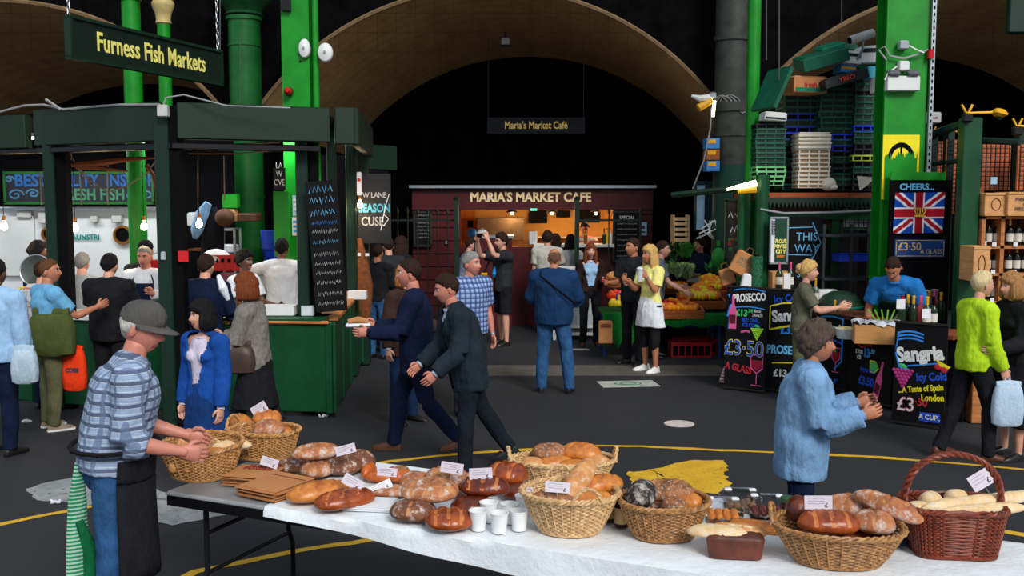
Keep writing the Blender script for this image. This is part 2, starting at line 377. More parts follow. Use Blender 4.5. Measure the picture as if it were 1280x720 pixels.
# H column left
p = at(371, 150, 13.2)
t = thing('steel_column', 'bright green steel H column left of the middle arch', 'column', (p.x, 13.2, 0))
MB().box((0,0,3.5), (.36,.02,7)).build('flange', GREEN, t, smooth=False)
MB().box((.02,.15,3.5), (.03,.3,7)).build('web', GREEN, t, smooth=False)
MB().box((0,.3,3.5), (.36,.02,7)).build('flange', GREEN, t, smooth=False)
MB().cyl((.25,.05,0),(.25,.05,7),.045,.045,14).build('downpipe', GREEN, t)
b_ = MB()
for z in (4.1,4.3,3.4,3.2): b_.cyl((.06,-.02,z),(.06,-.01,z),.014)
b_.build('bolt_heads', BLKM, t)
MB().box((-.1,-.05,4.82), (.12,.08,.17)).build('junction_box', BLKM, t)
for dx, px in ((.05,381),(.34,407)):
    q = at(px, 61 if px < 400 else 66, 13.16); s_ = thing('round_speaker', 'oval white tannoy on the %s of the green H column' % ('front face' if px < 400 else 'right-hand pipe'), 'speaker', q, rot=(R(90),0,0))
    MB().lathe([(.02,-.02),(.115,-.02),(.125,.02),(.11,.05),(.04,.075),(.0,.08)], (0,0,0), 24).build('shell', WHITE, s_)
    MB().cyl((0,0,.075),(0,0,.09),.02).build('cone_tip', mat('grey_plastic',(.3,.3,.3)), s_); s_.scale = (.62,1,1) if px < 400 else (.8,1,1)
q = at(360, 114, 13.1); s_ = thing('red_lamp', 'small red warning lamp on the edge of the green H column', 'lamp', q, rot=(R(90),0,0))
MB().lathe([(.05,-.03),(.05,.0),(.045,.05),(.02,.075)], (0,0,0), 16).build('lens', mat('red_plastic', srgb(190,20,24), .3), s_); MB().cyl((0,0,-.05),(0,0,-.03),.06).build('base', BLKM, s_)
# big green pillar right
p = at(1131, 170, 11.6)
t = thing('steel_column', 'wide bright green steel pillar carrying white lights beside the crates', 'column', (p.x, 11.6, 0))
MB().box((0,0,3.3), (.46,.025,6.6)).build('flange', GREEN, t, smooth=False)
MB().box((0,.18,3.3), (.03,.34,6.6)).build('web', GREEN, t, smooth=False)
MB().box((0,.36,3.3), (.46,.025,6.6)).build('flange', GREEN, t, smooth=False)
MB().box((-.245,-.006,3.3), (.025,.05,6.6)).build('edge_lip', GREEN, t, smooth=False)
mb = MB(); mb.box((.265,-.04,3.9), (.045,.05,5.0)); mb.build('cable_tray', STEEL, t, smooth=False)
mb = MB()
for i in range(60): mb.box((.265,-.067,1.7+i*.075), (.016,.005,.035))
stuff(mb.build('tray_slots', BLACK, t, smooth=False))
for (px, py, w_, h_, nm, mm) in ((1128,57,.1,.1,'junction_box',mat('grey_box',(.35,.38,.42))),(1128,83,.11,.11,'junction_box',WHITE),(1127,105,.37,.17,'emergency_light',WHITE)):
    q = at(px, py, 11.55)-Vector((p.x,11.6,0)); MB().bbox((q.x,-.07,q.z), (w_,.1,h_), .012).build(nm, mm, t)
for px in (1117,1141):
    q = at(px, 91, 11.5)-Vector((p.x,11.6,0)); MB().bbox((q.x,-.1,q.z), (.13,.12,.06), .02, rot=(.4,0,0)).build('flood_lamp', mat('smoky_lens',(.1,.1,.11),.2), t)
q = at(1112,105,11.5)
q = at(1165,67,11.5)-Vector((p.x,11.6,0)); MB().cyl((q.x,-.06,q.z-.05),(q.x,-.06,q.z+.05),.04).build('red_lamp', mat('red_plastic', srgb(190,20,24), .3), t)
def loc(px, py, Y, o): return at(px, py, Y)-o
O_ = Vector((p.x,11.6,0))
MB().tube([loc(1108,75,11.53,O_), loc(1098,62,11.53,O_), loc(1106,58,11.53,O_), loc(1112,70,11.53,O_), loc(1130,73,11.53,O_), loc(1148,68,11.53,O_), loc(1160,62,11.5,O_)], .012, 6).build('cable', WIRE, t)
MB().tube([loc(1136,57,11.5,O_), loc(1145,62,11.5,O_), loc(1155,66,11.5,O_)], .01, 6).build('cable', WHITE, t)
MB().tube([loc(1121,83,11.5,O_), loc(1110,92,11.5,O_), loc(1106,100,11.5,O_)], .01, 6).build('cable', WHITE, t)
# yellow poster half painted over
YP = mat('yellow_poster', srgb(246,226,20), .5, var=.05)
q = at(1126,196,11.56); ps = thing('poster', 'yellow poster with black arch mark half painted over in green', 'poster', q)
MB().box((0,0,-.12),(.42,.008,.74)).build('sheet', YP, ps, smooth=False)
mb = MB(); vs = []; fs = []
for a in range(17):
    th = a*math.pi/16
    for r_ in (.11,.155): vs.append((r_*math.cos(th), -.007, -.03+r_*1.25*math.sin(th)))
    if a: fs.append((2*a-2,2*a-1,2*a+1,2*a))
mb.add(vs, fs); mb.box((0,-.007,.06),(.018,.003,.17)); mb.build('black_arch_mark', BLACK, ps, smooth=False)
mb = MB(); pts = []; random.seed(3)
for i in range(41): pts.append((-.2+.4*i/40, .02+random.uniform(-.05,.05)-(.06 if 8<i<14 else 0)))
vs = []; fs = []
for i, (x, z) in enumerate(pts):
    vs += [(x*.93,-.012,z+.0),(x*.93,-.012,-.5)]
    if i: fs.append((2*i-2,2*i-1,2*i+1,2*i))
mb.add(vs, fs); mb.build('green_overpaint', GREEN, ps, smooth=False)
# lamps with yellow arms: three lit shades and cranes
LAMPW = emit('lit_lamp_tube', (1,.86,.5), 9)
YPL = mat('yellow_plastic', srgb(235,170,20), .45, var=.1)
def strip_lamp(label, a, b_, y):
    pa, pb = at(*a, y), at(*b_, y); t = thing('strip_lamp', label, 'lamp', pa); d = pb-pa
    MB().tube([(0,0,0), d*.5, d], [.012,.03,.04], 8).build('lit_tube', LAMPW, t)
    MB().tube([d*.4+Vector((0,0,-.06)), d+Vector((0,0,-.08))], [.03,.05], 8).build('reflector', YPL, t); return t
strip_lamp('lit yellow strip lamp on the crossbar beside the green pole', (908,237), (945,229), 12.6)
def claw_lamp(label, px, py, Y, s=1.0, tube=True):
    c = at(px, py, Y); t = thing('arm_lamp', label, 'lamp', c)
    for a in (-.35, .3): MB().tube([(0,0,0),(a*.3*s,0,.19*s)], .022*s, 6).build('prong', YPL, t)
    MB().tube([(0,0,.02),(.12*s,0,.04*s),(.5*s,0,.05*s)], .024*s, 8).build('arm', YPL, t)
    MB().bbox((.58*s,0,.04*s), (.24*s,.14,.14*s), .03, rot=(0,.25,0)).build('hood', YPL, t)
    MB().tube([(.55*s,0,-.02*s),(.6*s,0,-.08*s)], .05*s, 8).build('motor', BLKM, t)
    MB().bbox((0,0,-.03), (.1,.08,.1), .02).build('clamp', BLKM, t); return t
claw_lamp('yellow armed lamp on top of the near cage post', 1209, 144, 10.6, .58)
claw_lamp('yellow armed lamp at the right edge above the wine rack', 1272, 160, 10.2, .5)
claw_lamp('yellow armed lamp low between the green pillar and the cages', 1166, 166, 12.2, .4)
t = thing('arm_lamp', 'yellow and white spotlight cluster on the left of the sooty column', 'lamp', at(889,122,14.8))
MB().tube([(0,0,0),(-.18,-.05,-.02),(-.3,-.05,.02)], [.05,.05,.02], 8).build('white_hood', WHITE, t)
MB().tube([(0,-.05,-.05),(-.2,-.08,-.16)], [.04,.06], 8).build('yellow_hood', YPL, t)
MB().tube([(.04,-.05,-.05),(.02,-.05,-.28)], .022, 8).build('lit_tube', LAMPW, t)
MB().bbox((.02,0,.03),(.1,.1,.1),.02).build('clamp', STEEL, t)
t = thing('hanging_cable', 'thin white cable drooping from the spotlight cluster', 'cable', at(889,135,14.7)); o0 = at(889,135,14.7)
MB().tube([(0,0,0), at(888,160,14.7)-o0, at(880,200,14.7)-o0, at(866,236,14.7)-o0], .012, 5).build('cord', WIRE, t)
for px, y0, y1, Y in ((974,-5,105,12.4),(958,-5,75,12.4),(275,-5,95,13),(300,40,130,14),(1052,-5,30,13)):
    a, b_ = at(px, y0, Y), at(px, y1, Y); tag(MB().tube([a, b_], .008, 4).build('hanging_wire', mat('dull_wire',(.08,.08,.08),bs=0)), 'thin wire hanging straight down %s' % {974:'in front of the tilted green lid',958:'left of the tilted green lid',275:'behind the fish sign',300:'beside the thick green column',1052:'above the crate pile'}[px], 'wire')
# ================================================================== the fish stall
K = [at(-60,140,11.3), at(46,141,10.9), at(213,132,9.95), at(398,142,10.55), at(428,150,11.3), at(452,165,14.0)]
K = [Vector((p.x, p.y, 0)) for p in K]
K[4] = Vector((-2.0,12.2,0)); K[3] = Vector((-2.02,10.55,0)); K[5] = Vector((-2.15,13.9,0))
st = thing('fish_stall', 'dark green octagonal fish stall with lit interior', 'stall', (0,0,0))
def wallseg(a, b_, z0, z1, th, name, m, parent, off=0):
    d = b_-a; L = d.length; ang = math.atan2(d.y, d.x); c = (a+b_)/2
    return MB().bbox((0,0,0), (L, th, z1-z0), .012).build(name, m, parent, (c.x-off*d.y/L*-1*0, c.y, (z0+z1)/2), (0,0,ang))
FAS = mat('fascia_green', srgb(8,38,22), .55, var=.2, ns=3)
wallseg(K[0], K[1]+Vector((-.12,.04,0)), 2.86, 3.22, .1, 'fascia_board', FAS, st)
wallseg(K[1], K[2]+Vector((-.12,.05,0)), 2.88, 3.27, .1, 'fascia_board', FAS, st)
wallseg(K[2]+Vector((.06,0,0)), K[3]+Vector((0.1,0,0)), 2.9, 3.26, .1, 'fascia_board', FAS, st)
wallseg(K[3]+Vector((.1,.35,0)), K[3]+Vector((.3,.4,0)), 2.9, 3.3, .1, 'fascia_board', FAS, st)
wallseg(K[3]+Vector((.3,.4,0)), K[5]+Vector((.15,.2,0)), 2.9, 3.3, .1, 'fascia_board', FAS, st)
wallseg(K[1], K[2], 2.8, 2.87, .06, 'header_rail', BLKM, st); wallseg(K[2], K[3], 2.8, 2.87, .06, 'header_rail', BLKM, st); wallseg(K[0], K[1], 2.8, 2.86, .06, 'header_rail', BLKM, st)
def post(px, Y, w1, h=3.2, m=DGREEN, py=300, d=.16):
    p = at(px, py, Y); MB().bbox((0,0,h/2), (w1,d,h), .02).build('post', m, st, (p.x, Y, 0)); return p
post(208, 10.0, .14); post(224, 10.05, .11, m=BLACK); post(68, 10.85, .12); post(82, 10.9, .12, m=BLACK)
post(380, 10.72, .13); post(394, 10.75, .08, m=BLACK); post(440, 12.9, .12); post(416, 12.3, .1); post(455, 13.8, .14)
# counter with panels
CT = 1.06
def counter(a, b_, name='counter_front'):
    wallseg(a, b_, .06, CT-.06, .08, name, DGREEN2, st)
    d = (b_-a).normalized(); n_ = Vector((d.y, -d.x, 0))
    L = (b_-a).length; k = max(1, int(L/.8))
    for i in range(k+1):
        p = a+(b_-a)*(i/k)+n_*.045; MB().box((p.x,p.y,.53),(.06,.03,.94), rot=(0,0,math.atan2(d.y,d.x))).build('batten', DGREEN2, st, smooth=False)
A1 = at(150,450,10.6); A2 = at(284,450,10.35); A3 = at(413,450,10.4)
for q in (A1,A2,A3): q.z = 0
A4 = Vector((-2.12,13.7,0)); A0 = at(-60,450,11.4); A0.z = 0
counter(A0, A1); counter(A1, A3); counter(A3, A4)
wallseg(A0+Vector((0,.2,0)), A1+Vector((0,.2,0)), CT-.06, CT, .55, 'counter_top', WHITE, st)
wallseg(A1+Vector((0,.2,0)), A3+Vector((-.05,.18,0)), CT-.06, CT, .5, 'counter_top', DGREEN2, st)
wallseg(A1+Vector((.3,-.06,0)), A3+Vector((0,-.06,0)), CT-.06, CT-.02, .05, 'wooden_edge', WOOD, st)
wallseg(A3+Vector((-.2,.2,0)), A4+Vector((-.2,0,0)), CT-.06, CT, .5, 'counter_top', WOOD, st)
# roof, inner back wall
cx_ = sum((k.x for k in K))/6
mb = MB(); rp = [K[0]+Vector((0,.1,0)),K[1]+Vector((0,.1,0)),K[2]+Vector((0,.1,0)),K[3]+Vector((0,.1,0)),K[5],Vector((-8.2,14.8,0))]
mb.add([(p.x,p.y,3.2) for p in rp]+[(p.x,p.y,3.24) for p in rp], [(5,4,3,2,1,0),(6,7,8,9,10,11)]+[(i,(i+1)%6,6+(i+1)%6,6+i) for i in range(6)]); mb.build('roof', BLACK, st, smooth=False)
Wp = at(-40,300,14.4); Wq = at(203,300,14.4); BW = mat('white_cold_store_wall', (.78,.8,.82), .4, var=.05, ns=2, bs=.05)
MB().box(((Wp.x+Wq.x)/2,14.45,1.1),(Wq.x-Wp.x,.08,2.2)).build('white_back_wall', BW, st, smooth=False)
MB().box((Wq.x+.55,14.5,1.6),(.95,.06,3.2)).build('dark_back_wall', BLACK, st, smooth=False)
MB().box(((Wp.x+Wq.x)/2,14.38,2.17),(Wq.x-Wp.x,.06,.03)).build('pipe_rail', STEEL, st, smooth=False)
MB().box(((Wp.x+Wq.x)/2,14.52,2.75),(Wq.x-Wp.x,.05,1.1)).build('dark_upper_wall', BLACK, st, smooth=False)
q0, q1 = at(-10,270,14.3), at(42,345,14.3); MB().box(((q0.x+q1.x)/2,14.38,(q0.z+q1.z)/2),(q1.x-q0.x,.04,q0.z-q1.z)).build('noticeboard', WHITE, st, smooth=False)
q = at(120,262,14.3)
for px, py, w_, h_, nm in ((29,268,.2,.1,'wall_unit'),(55,272,.18,.17,'wall_unit'),(116,274,.1,.09,'wall_unit'),(145,274,.14,.1,'wall_unit')):
    q = at(px, py, 14.3); MB().bbox((q.x,14.36,q.z),(w_,.1,h_),.01).build(nm, mat('pale_plastic',(.5,.5,.48)), st)
q = at(106,297,14.35); text('wall_lettering', 'AUNSTRI', st, (q.x,14.38,q.z), (R(90),0,0), .11, mat('teal_letters', srgb(20,140,130)), .9, .004)
for px, py, rr in ((151,294,.12),(58,293,.09)):
    q = at(px, py, 14.3); MB().tube([(q.x+rr*math.cos(a*.3927), 14.36, q.z+rr*math.sin(a*.3927)) for a in range(16)], .022, 6, closed=True).build('clock_rim', mat('brass', srgb(150,100,40), .35, metal=.6), st)
    MB().cyl((q.x,14.37,q.z),(q.x,14.4,q.z),rr*.9,n=20).build('clock_face', BLACK, st)
def board_sign(name, label, px0, py0, px1, py1, Y, m, fr, cat='sign', fw=.035, group=None, parent=None):
    a, b_ = at(px0, py0, Y), at(px1, py1, Y); cx, cz = (a.x+b_.x)/2, (a.z+b_.z)/2; W, H = b_.x-a.x, a.z-b_.z
    t = thing(name, label, cat, (cx, Y, cz)); MB().box((0,0,0),(W,.03,H)).build('panel', m, t, smooth=False)
    if fr:
        for x, z, w_, h_ in ((0,H/2,W+fw,fw),(0,-H/2,W+fw,fw),(-W/2,0,fw,H),(W/2,0,fw,H)): MB().box((x,-.01,z),(w_,.045,h_)).build('frame_rail', fr, t, smooth=False)
    return t, W, H
SLATE = mat('slate_sign', srgb(20,24,32), .6, var=.3, ns=3)
t, W, H = board_sign('fish_sign', 'painted BEST QUALITY INSHORE FRESH FISH board in a green frame', 6, 216, 192, 254, 14.2, SLATE, mat('sign_green_frame', srgb(8,90,24)))
DB_ = mat('sign_blue_paint', srgb(30,88,150), bs=0); DG_ = mat('sign_mint_paint', srgb(60,120,90), bs=0)
text('lettering', 'BEST', t, (-W*.32,-.018,.1), (R(90),0,0), .24, DB_, .95, .006)
text('lettering', 'QUALITY  INSHORE', t, (W*.16,-.018,.1), (R(90),0,0), .24, DB_, .8, .006)
text('lettering', 'FRESH FISH', t, (W*.09,-.018,-.1), (R(90),0,0), .22, DG_, .85, .006)
def swirl(mb, cx, cz, r, n=1.6, dirn=1, w_=.012, y=-.018):
    P = [(cx+dirn*r*(1-k/24)*math.cos(n*2*math.pi*k/24), y, cz+r*.7*(1-k/24)*math.sin(n*2*math.pi*k/24)) for k in range(22)]
    mb.tube(P, w_, 4, flat=.3, up=(0,0,1))
mb = MB(); swirl(mb,-.9,-.1,.12); swirl(mb,-.65,-.08,.1,dirn=-1); swirl(mb,-.98,.12,.07); mb.build('painted_scroll', mat('chalk_dull_blue', srgb(60,110,140), bs=0), t)
mb = MB(); swirl(mb,.75,-.12,.1); swirl(mb,.95,-.1,.1,dirn=-1); mb.build('painted_scroll', mat('chalk_dull_blue', srgb(60,110,140), bs=0), t)
# bulbs
BULB = emit('glowing_bulb', (1,.72,.36), 22)
for i, (px, py, Y, lb) in enumerate([(5,283,11.6,'bare glowing bulb at the far left of the stall'),(94,285,11.8,'bare glowing bulb just right of the left stall post'),(180,283,11.6,'bare glowing bulb in front of the slim green column'),(249,280,11.6,'bare glowing bulb right of the corner post'),(417,256,12.8,'glowing bulb behind the leaning chalk menu'),(450,256,13.4,'glowing bulb beside the SEASON chalk sign')]):
    q = at(px, py, Y); t = thing('bare_bulb', lb, 'lamp', q, group='bare bulbs in the fish stall')
    MB().lathe([(.012,.075),(.016,.05),(.036,.01),(.038,-.01),(.028,-.035),(.005,-.045)], (0,0,0), 14).build('bulb', BULB, t)
    MB().cyl((0,0,.07),(0,0,.12),.02).build('socket', mat('brass', (.3,.2,.1)), t); MB().cyl((0,0,.12),(0,0,3.15-q.z),.004,n=5).build('flex', BLACK, t)
    L = bpy.data.lights.new('bulb_light', 'POINT'); L.energy = 9; L.color = (1,.74,.45); L.shadow_soft_size = .05
    lo = bpy.data.objects.new('bulb_light', L); COL.objects.link(lo); lo.parent = t; lo.location = (0,-.06,-.06)
# fluorescent battens that light the fish stall
for i, (x, y, ex) in enumerate([(-6.6,13.2,30),(-5.0,13.2,30),(-3.4,13.0,26)]):
    t = thing('strip_light', 'white fluorescent batten under the stall roof, %s' % ['at its left end','in its middle','over the chef'][i], 'lamp', (x,y,3.12))
    MB().box((0,0,.03),(1.2,.08,.05)).build('housing', WHITE, t, smooth=False); MB().cyl((-.58,0,-.01),(.58,0,-.01),.014).build('tube', emit('cold_tube',(.9,.96,1),12), t)
    L = bpy.data.lights.new('batten_light', 'AREA'); L.energy = ex; L.color = (.95,.98,1); L.shape = 'RECTANGLE'; L.size = 1.2; L.size_y = .15
    lo = bpy.data.objects.new('batten_light', L); COL.objects.link(lo); lo.parent = t; lo.location = (0,0,-.04)
# clutter at the back of the stall
def shelf_unit(label, px0, px1, py0, Y, z1, nsh, m, name='shelf_unit'):
    a, b_ = at(px0, 300, Y), at(px1, 300, Y); t = thing(name, label, 'shelf', ((a.x+b_.x)/2, Y, 0)); W = b_.x-a.x
    for sx in (-1,1):
        for sy in (-.15,.15): MB().box((sx*W/2,sy,z1/2),(.03,.03,z1)).build('upright', m, t, smooth=False)
    for k in range(nsh): MB().box((0,0,z1-.01-k*(z1/(nsh+.2))),(W,.34,.03)).build('shelf', m, t, smooth=False)
    return t, W
t, W = shelf_unit('steel shelf unit stacked with packs behind the red crate', 276, 297, 285, 14.05, 1.9, 5, STEEL)
for i in range(4): MB().bbox((random.uniform(-.04,.04),0,.42+i*.4),(.2,.25,.12),.02).build('pack', PAPER if i%2 else mat('pink_pack', srgb(150,90,90)), t)
q = at(283,243,13.4)
for lb, px, py, d, m_, nm in (('brown woven hamper on top of the steel shelves',312,272,(.26,.3,.1),mat('brown_wicker',srgb(80,50,30),.8),'hamper'),('open cardboard box on the steel shelves',296,272,(.14,.2,.1),CARD,'cardboard_box'),('pale cardboard box on top of the shelves',289,266,(.13,.2,.08),mat('pale_card',srgb(190,150,110)),'cardboard_box'),('green box standing above the shelves',289,252,(.2,.15,.18),GREEN,'plastic_box')):
    q = at(px, py, 13.4); t = thing(nm, lb, 'box', q); MB().bbox((0,0,0),d,.012).build('body', m_, t); MB().box((0,0,d[2]/2+.006),(d[0]*.96,d[1]*.96,.01)).build('lid', m_, t, smooth=False)
q = at(281,272,13.2); tag(MB().ell(q,(.13,.13,.12),nu=14).build('woven_ball', mat('brown_wicker',(.1,.05,.03))), 'round brown wicker ball basket among the boxes', 'basket')
q = at(266,268,13.3); t = thing('hanging_coat', 'dark coat and pale blue cloth hanging at the stall back', 'coat', q)
MB().tube([(0,0,.1),(.02,0,-.1),(-.02,0,-.5),(-.03,0,-.8)], [(.06,.05),(.13,.08),(.16,.08),(.1,.06)], 12).build('coat', cloth('black_coat',(.01,.01,.014)), t)
MB().tube([(-.03,-.08,.15),(-.12,-.08,0),(-.2,-.08,-.22),(-.22,-.08,-.32)], [(.05,.04),(.09,.05),(.08,.05),(.03,.03)], 10).build('pale_cloth', cloth('pale_blue_cloth', srgb(120,160,200)), t)
q = at(265,285,14.0); t = thing('extractor_unit', 'pale wall unit and shelf at the stall back beside the bulb', 'appliance', q)
MB().bbox((-.12,0,.12),(.36,.3,.2),.02).build('body', WHITE, t); MB().box((-.12,-.0,-.3),(.36,.3,.03)).build('ledge', DWOOD, t, smooth=False)
q = at(286,328,12.7); t = thing('red_crate', 'red plastic crate with white cloth heaped above it in the stall', 'crate', q)
mb = MB(); mb.box((0,0,-.09),(.34,.25,.02))
for sx,sy,w_,d_ in ((0,-.12,.34,.015),(0,.12,.34,.015),(-.165,0,.015,.25),(.165,0,.015,.25)): mb.box((sx,sy,0),(w_,d_,.2))
RP = mat('red_crate_plastic', srgb(170,24,30), .4); mb.build('shell', RP, t, smooth=False)
mb = MB()
for i in range(4): mb.box((-.12+i*.08,-.13,.03),(.04,.006,.05))
mb.build('slots', BLACK, t, smooth=False)
q2 = at(270,318,12.7); tag(MB().ell(q2+Vector((0,0,-.06)),(.19,.14,.13),nu=16).build('white_cloth_heap', cloth('white_cloth',(.75,.76,.78))), 'heap of white cloth left of the red crate', 'cloth')
q = at(345,330,13.2); t = thing('blue_tub', 'blue plastic tub in front of the white-jacketed chef', 'tub', at(354,328,14.9))
BLU = mat('blue_plastic', srgb(24,60,180), .4)
MB().lathe([(.24,-.25),(.3,.2),(.31,.22),(.27,.2),(.22,-.2)], (0,0,0), 20).build('shell', BLU, t); MB().tube([(.31*math.cos(a*.4),.31*math.sin(a*.4),.22) for a in range(16)], .015, 5, closed=True).build('rim', BLU, t)
t = thing('blue_bin', 'small blue bin on the shelf left of the green H column', 'bin', at(336,300,13.3))
MB().lathe([(.09,-.12),(.11,.12),(.09,.11)], (0,0,0), 14).build('shell', BLU, t); MB().cyl((0,0,.12),(0,0,.13),.115).build('lid', BLU, t)
t = thing('ice_chest', 'white insulated tub on the bench behind the counter', 'tub', at(332,348,13.5))
MB().bbox((0,0,0),(.5,.4,.28),.03).build('body', WHITE, t); MB().bbox((0,0,.15),(.54,.44,.03),.01).build('lid', WHITE, t)
t = thing('work_bench', 'steel bench inside the stall under the white tub', 'bench', (at(312,348,13.5).x,13.5,0)); zz = at(332,348,13.5).z-.14
MB().box((0,0,zz-.03),(1.1,.5,.05)).build('top', STEEL, t, smooth=False)
for sx in (-.5,.5): MB().box((sx,0,zz/2-.03),(.05,.5,zz-.06)).build('leg', STEEL, t, smooth=False)
for lb, px, py, Y, w_, m_ in (('white polystyrene tray on the counter below the chef',350,388,10.7,.34,WHITE),('clear plastic tub at the corner of the counter',385,392,10.62,.12,mat('frosted_plastic',(.6,.65,.68),.3)),('white box of ice on the side counter',447,378,12.6,.22,WHITE)):
    q = at(px, py, Y); q.z = CT+.06 if Y < 12 else CT+.04; t = thing('food_tray', lb, 'tray', q); mb = MB(); mb.box((0,0,-.045),(w_,w_*.6,.02))
    for sx,sy,a_,d_ in ((0,-1,w_,.012),(0,1,w_,.012),(-1,0,.012,w_*.6),(1,0,.012,w_*.6)): mb.box((sx*w_/2,sy*w_*.3,0),(a_,d_,.1))
    mb.build('shell', m_, t, smooth=False); MB().box((0,0,.045),(w_*1.05,w_*.64,.008)).build('rim', m_, t, smooth=False)
q = at(232,320,10.0); tag(MB().box((0,0,0),(.1,.008,.11)).build('red_notice', mat('red_paper',srgb(200,26,30)), None, (q.x,9.93,q.z), smooth=False), 'small red notice on the corner post of the fish stall', 'sign')
q = at(204,320,9.9); tag(MB().bbox((0,0,0),(.045,.03,.09),.01).build('light_switch', mat('grey_box',(.4,.4,.4)), None, (q.x,9.9,q.z)), 'small grey switch on the corner post beside the red notice', 'switch')
q = at(204,139,9.85); t = thing('junction_box', 'white junction box at the top corner of the stall fascia', 'box', q)
MB().bbox((0,0,0),(.1,.08,.12),.012).build('housing', mat('pale_plastic',(.5,.5,.5)), t); MB().tube([(0,0,.05),(.03,0,.13),(.2,.02,.16),(.6,.08,.06),(1.2,.2,.05)], .008, 5).build('cable', WIRE, t)
q = at(204,139,9.9); P = [at(x, y, Y)-q for x, y, Y in ((-20,145,11),(30,132,10.9),(55,131,10.7),(80,137,10.6),(110,134,10.4),(150,131,10.2),(200,131,9.9))]
t = thing('roof_cable', 'loose grey cable lying along the top of the fascia', 'cable', q); MB().tube(P, .012, 5).build('cable', WIRE, t); MB().tube([at(76,137,10.6)-q, at(66,130,10.6)-q, at(57,124,10.6)-q], .014, 5).build('loose_end', WIRE, t)
q0, q1 = at(287,157,10.2), at(362,159,10.45); tag(MB().tube([q0,q1], .014, 6).build('blind_rail', mat('grey_box',(.12,.12,.12))), 'thin grey rail on the right fascia of the stall', 'rail')
# branches and strings in the openings
q = at(130,205,12.3); t = thing('driftwood_branch', 'bare brown driftwood branch hung above the fish board', 'branch', q); rel = lambda x,y,Y=12.3: at(x,y,Y)-q
MB().tube([rel(90,206),rel(120,204),rel(150,200),rel(195,197)], [.03,.05,.035,.015], 7).build('bough', DWOOD, t)
MB().tube([rel(183,206),rel(192,220),rel(196,240),rel(196,256)], [.03,.025,.02,.015], 7).build('hanging_branch', DWOOD, t)
MB().tube([rel(95,208),rel(125,210),rel(160,214)], [.03,.03,.01], 6).build('bough', DWOOD, t)
t = thing('rope_net', 'thin ropes and lines slung across the stall opening', 'rope', q); mb = MB()
for P in ([(88,184),(205,179)],[(88,197),(112,225),(135,240),(160,232),(185,215),(205,185)],[(88,192),(100,215),(120,236)],[(100,207),(102,256)],[(135,203),(135,256)],[(50,215),(52,256)],[(236,183),(300,180),(350,178)],[(236,192),(300,192),(345,188)],[(247,190),(248,270)],[(280,195),(281,250)]):
    mb.tube([rel(*p_) for p_ in P], .008, 4)
mb.build('cords', mat('pale_rope', srgb(130,110,95), bs=0), t)
t, W, H = board_sign('chalk_sign', 'small dark sign with white LA VI lettering behind the chef', 342, 210, 357, 237, 13.0, SLATE, None)
text('lettering', 'LA\nW\nCVE', t, (0,-.018,.06), (R(90),0,0), .11, CW, .7)
for lb, px, py, w_, h_, m_ in (('pale blue notice pinned on the green H column',370,257,.09,.27,mat('pale_blue_paper',srgb(150,190,215))),('white and blue notice below it on the H column',370,283,.1,.24,PAPER)):
    q = at(px, py, 13.15); t = thing('notice', lb, 'notice', q); MB().box((0,0,0),(w_,.006,h_)).build('sheet', m_, t, smooth=False)
    mb = MB()
    for i in range(3): mb.box((0,-.005,h_/2-.06-i*.06),(w_*.7,.002,.03))
    mb.build('print', CB if px==370 and py>270 else PAPER, t, smooth=False)
q = at(352,280,13.0); tag(MB().box((0,0,0),(.2,.02,.85)).build('signboard', GREEN, None, q, smooth=False), 'bright green board standing left of the H column', 'board')
# leaning chalk menu on the near post
def scribble(mb, x0, x1, z, h, y=-.02, w_=.006, seed=0):
    rnd = random.Random(seed); n = max(6, int((x1-x0)/h*5)); P = []
    for i in range(n):
        P.append((x0+(x1-x0)*i/(n-1), y, z+h/2*(1 if i % 2 else -1)*rnd.uniform(.3,1)))
        if rnd.random() < .16 and len(P) > 2: mb.tube(P, w_, 3, flat=.4, up=(0,0,1)); P = []
    if len(P) > 1: mb.tube(P, w_, 3, flat=.4, up=(0,0,1))
a = at(408,308,10.5); t = thing('chalk_menu', 'tall leaning chalk menu with blue and white writing on the stall post', 'chalkboard', a, rot=(0,R(-4),R(8)))
MB().box((0,0,0),(.33,.03,1.38)).build('board', CHALKB, t, smooth=False)
for i, (z, h, m_) in enumerate([(.6,.09,CLB),(.48,.09,CLB),(.36,.08,CLB),(.25,.05,CB),(.16,.05,CW),(.05,.05,CLB),(-.08,.05,CW),(-.18,.05,CW),(-.28,.05,CW),(-.38,.05,CW),(-.5,.05,CW),(-.6,.05,CW)]):
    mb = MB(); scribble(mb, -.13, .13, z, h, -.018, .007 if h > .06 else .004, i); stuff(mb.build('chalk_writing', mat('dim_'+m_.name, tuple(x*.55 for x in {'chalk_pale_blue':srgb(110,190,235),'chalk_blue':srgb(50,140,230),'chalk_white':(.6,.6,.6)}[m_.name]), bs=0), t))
# SEASON sign further back
t, W, H = board_sign('chalk_sign', 'hanging dark board with W LANE, SEASON, CUSE in chalk', 447, 217, 489, 304, 13.6, mat('grey_slate',(.008,.008,.009),.7), None)
t.rotation_euler = (0,0,R(12)); DCW = mat('muted_chalk_white', (.32,.32,.33), bs=0); DCB = mat('muted_chalk_blue', (.05,.28,.4), bs=0)  # chalk colours evenly toned down for this sign
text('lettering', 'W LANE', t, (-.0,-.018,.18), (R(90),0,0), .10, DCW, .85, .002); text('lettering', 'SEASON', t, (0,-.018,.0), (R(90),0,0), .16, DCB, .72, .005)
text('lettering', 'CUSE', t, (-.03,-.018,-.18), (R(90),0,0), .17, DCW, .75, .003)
mb = MB(); mb.tube([(.12,-.02,-.08),(.19,-.02,-.14),(.12,-.02,-.24)], .006, 4); mb.tube([(.2,-.02,.2),(.14,-.02,0),(.08,-.02,-.3)], .005, 4); mb.build('chalk_arrow', CW, t)
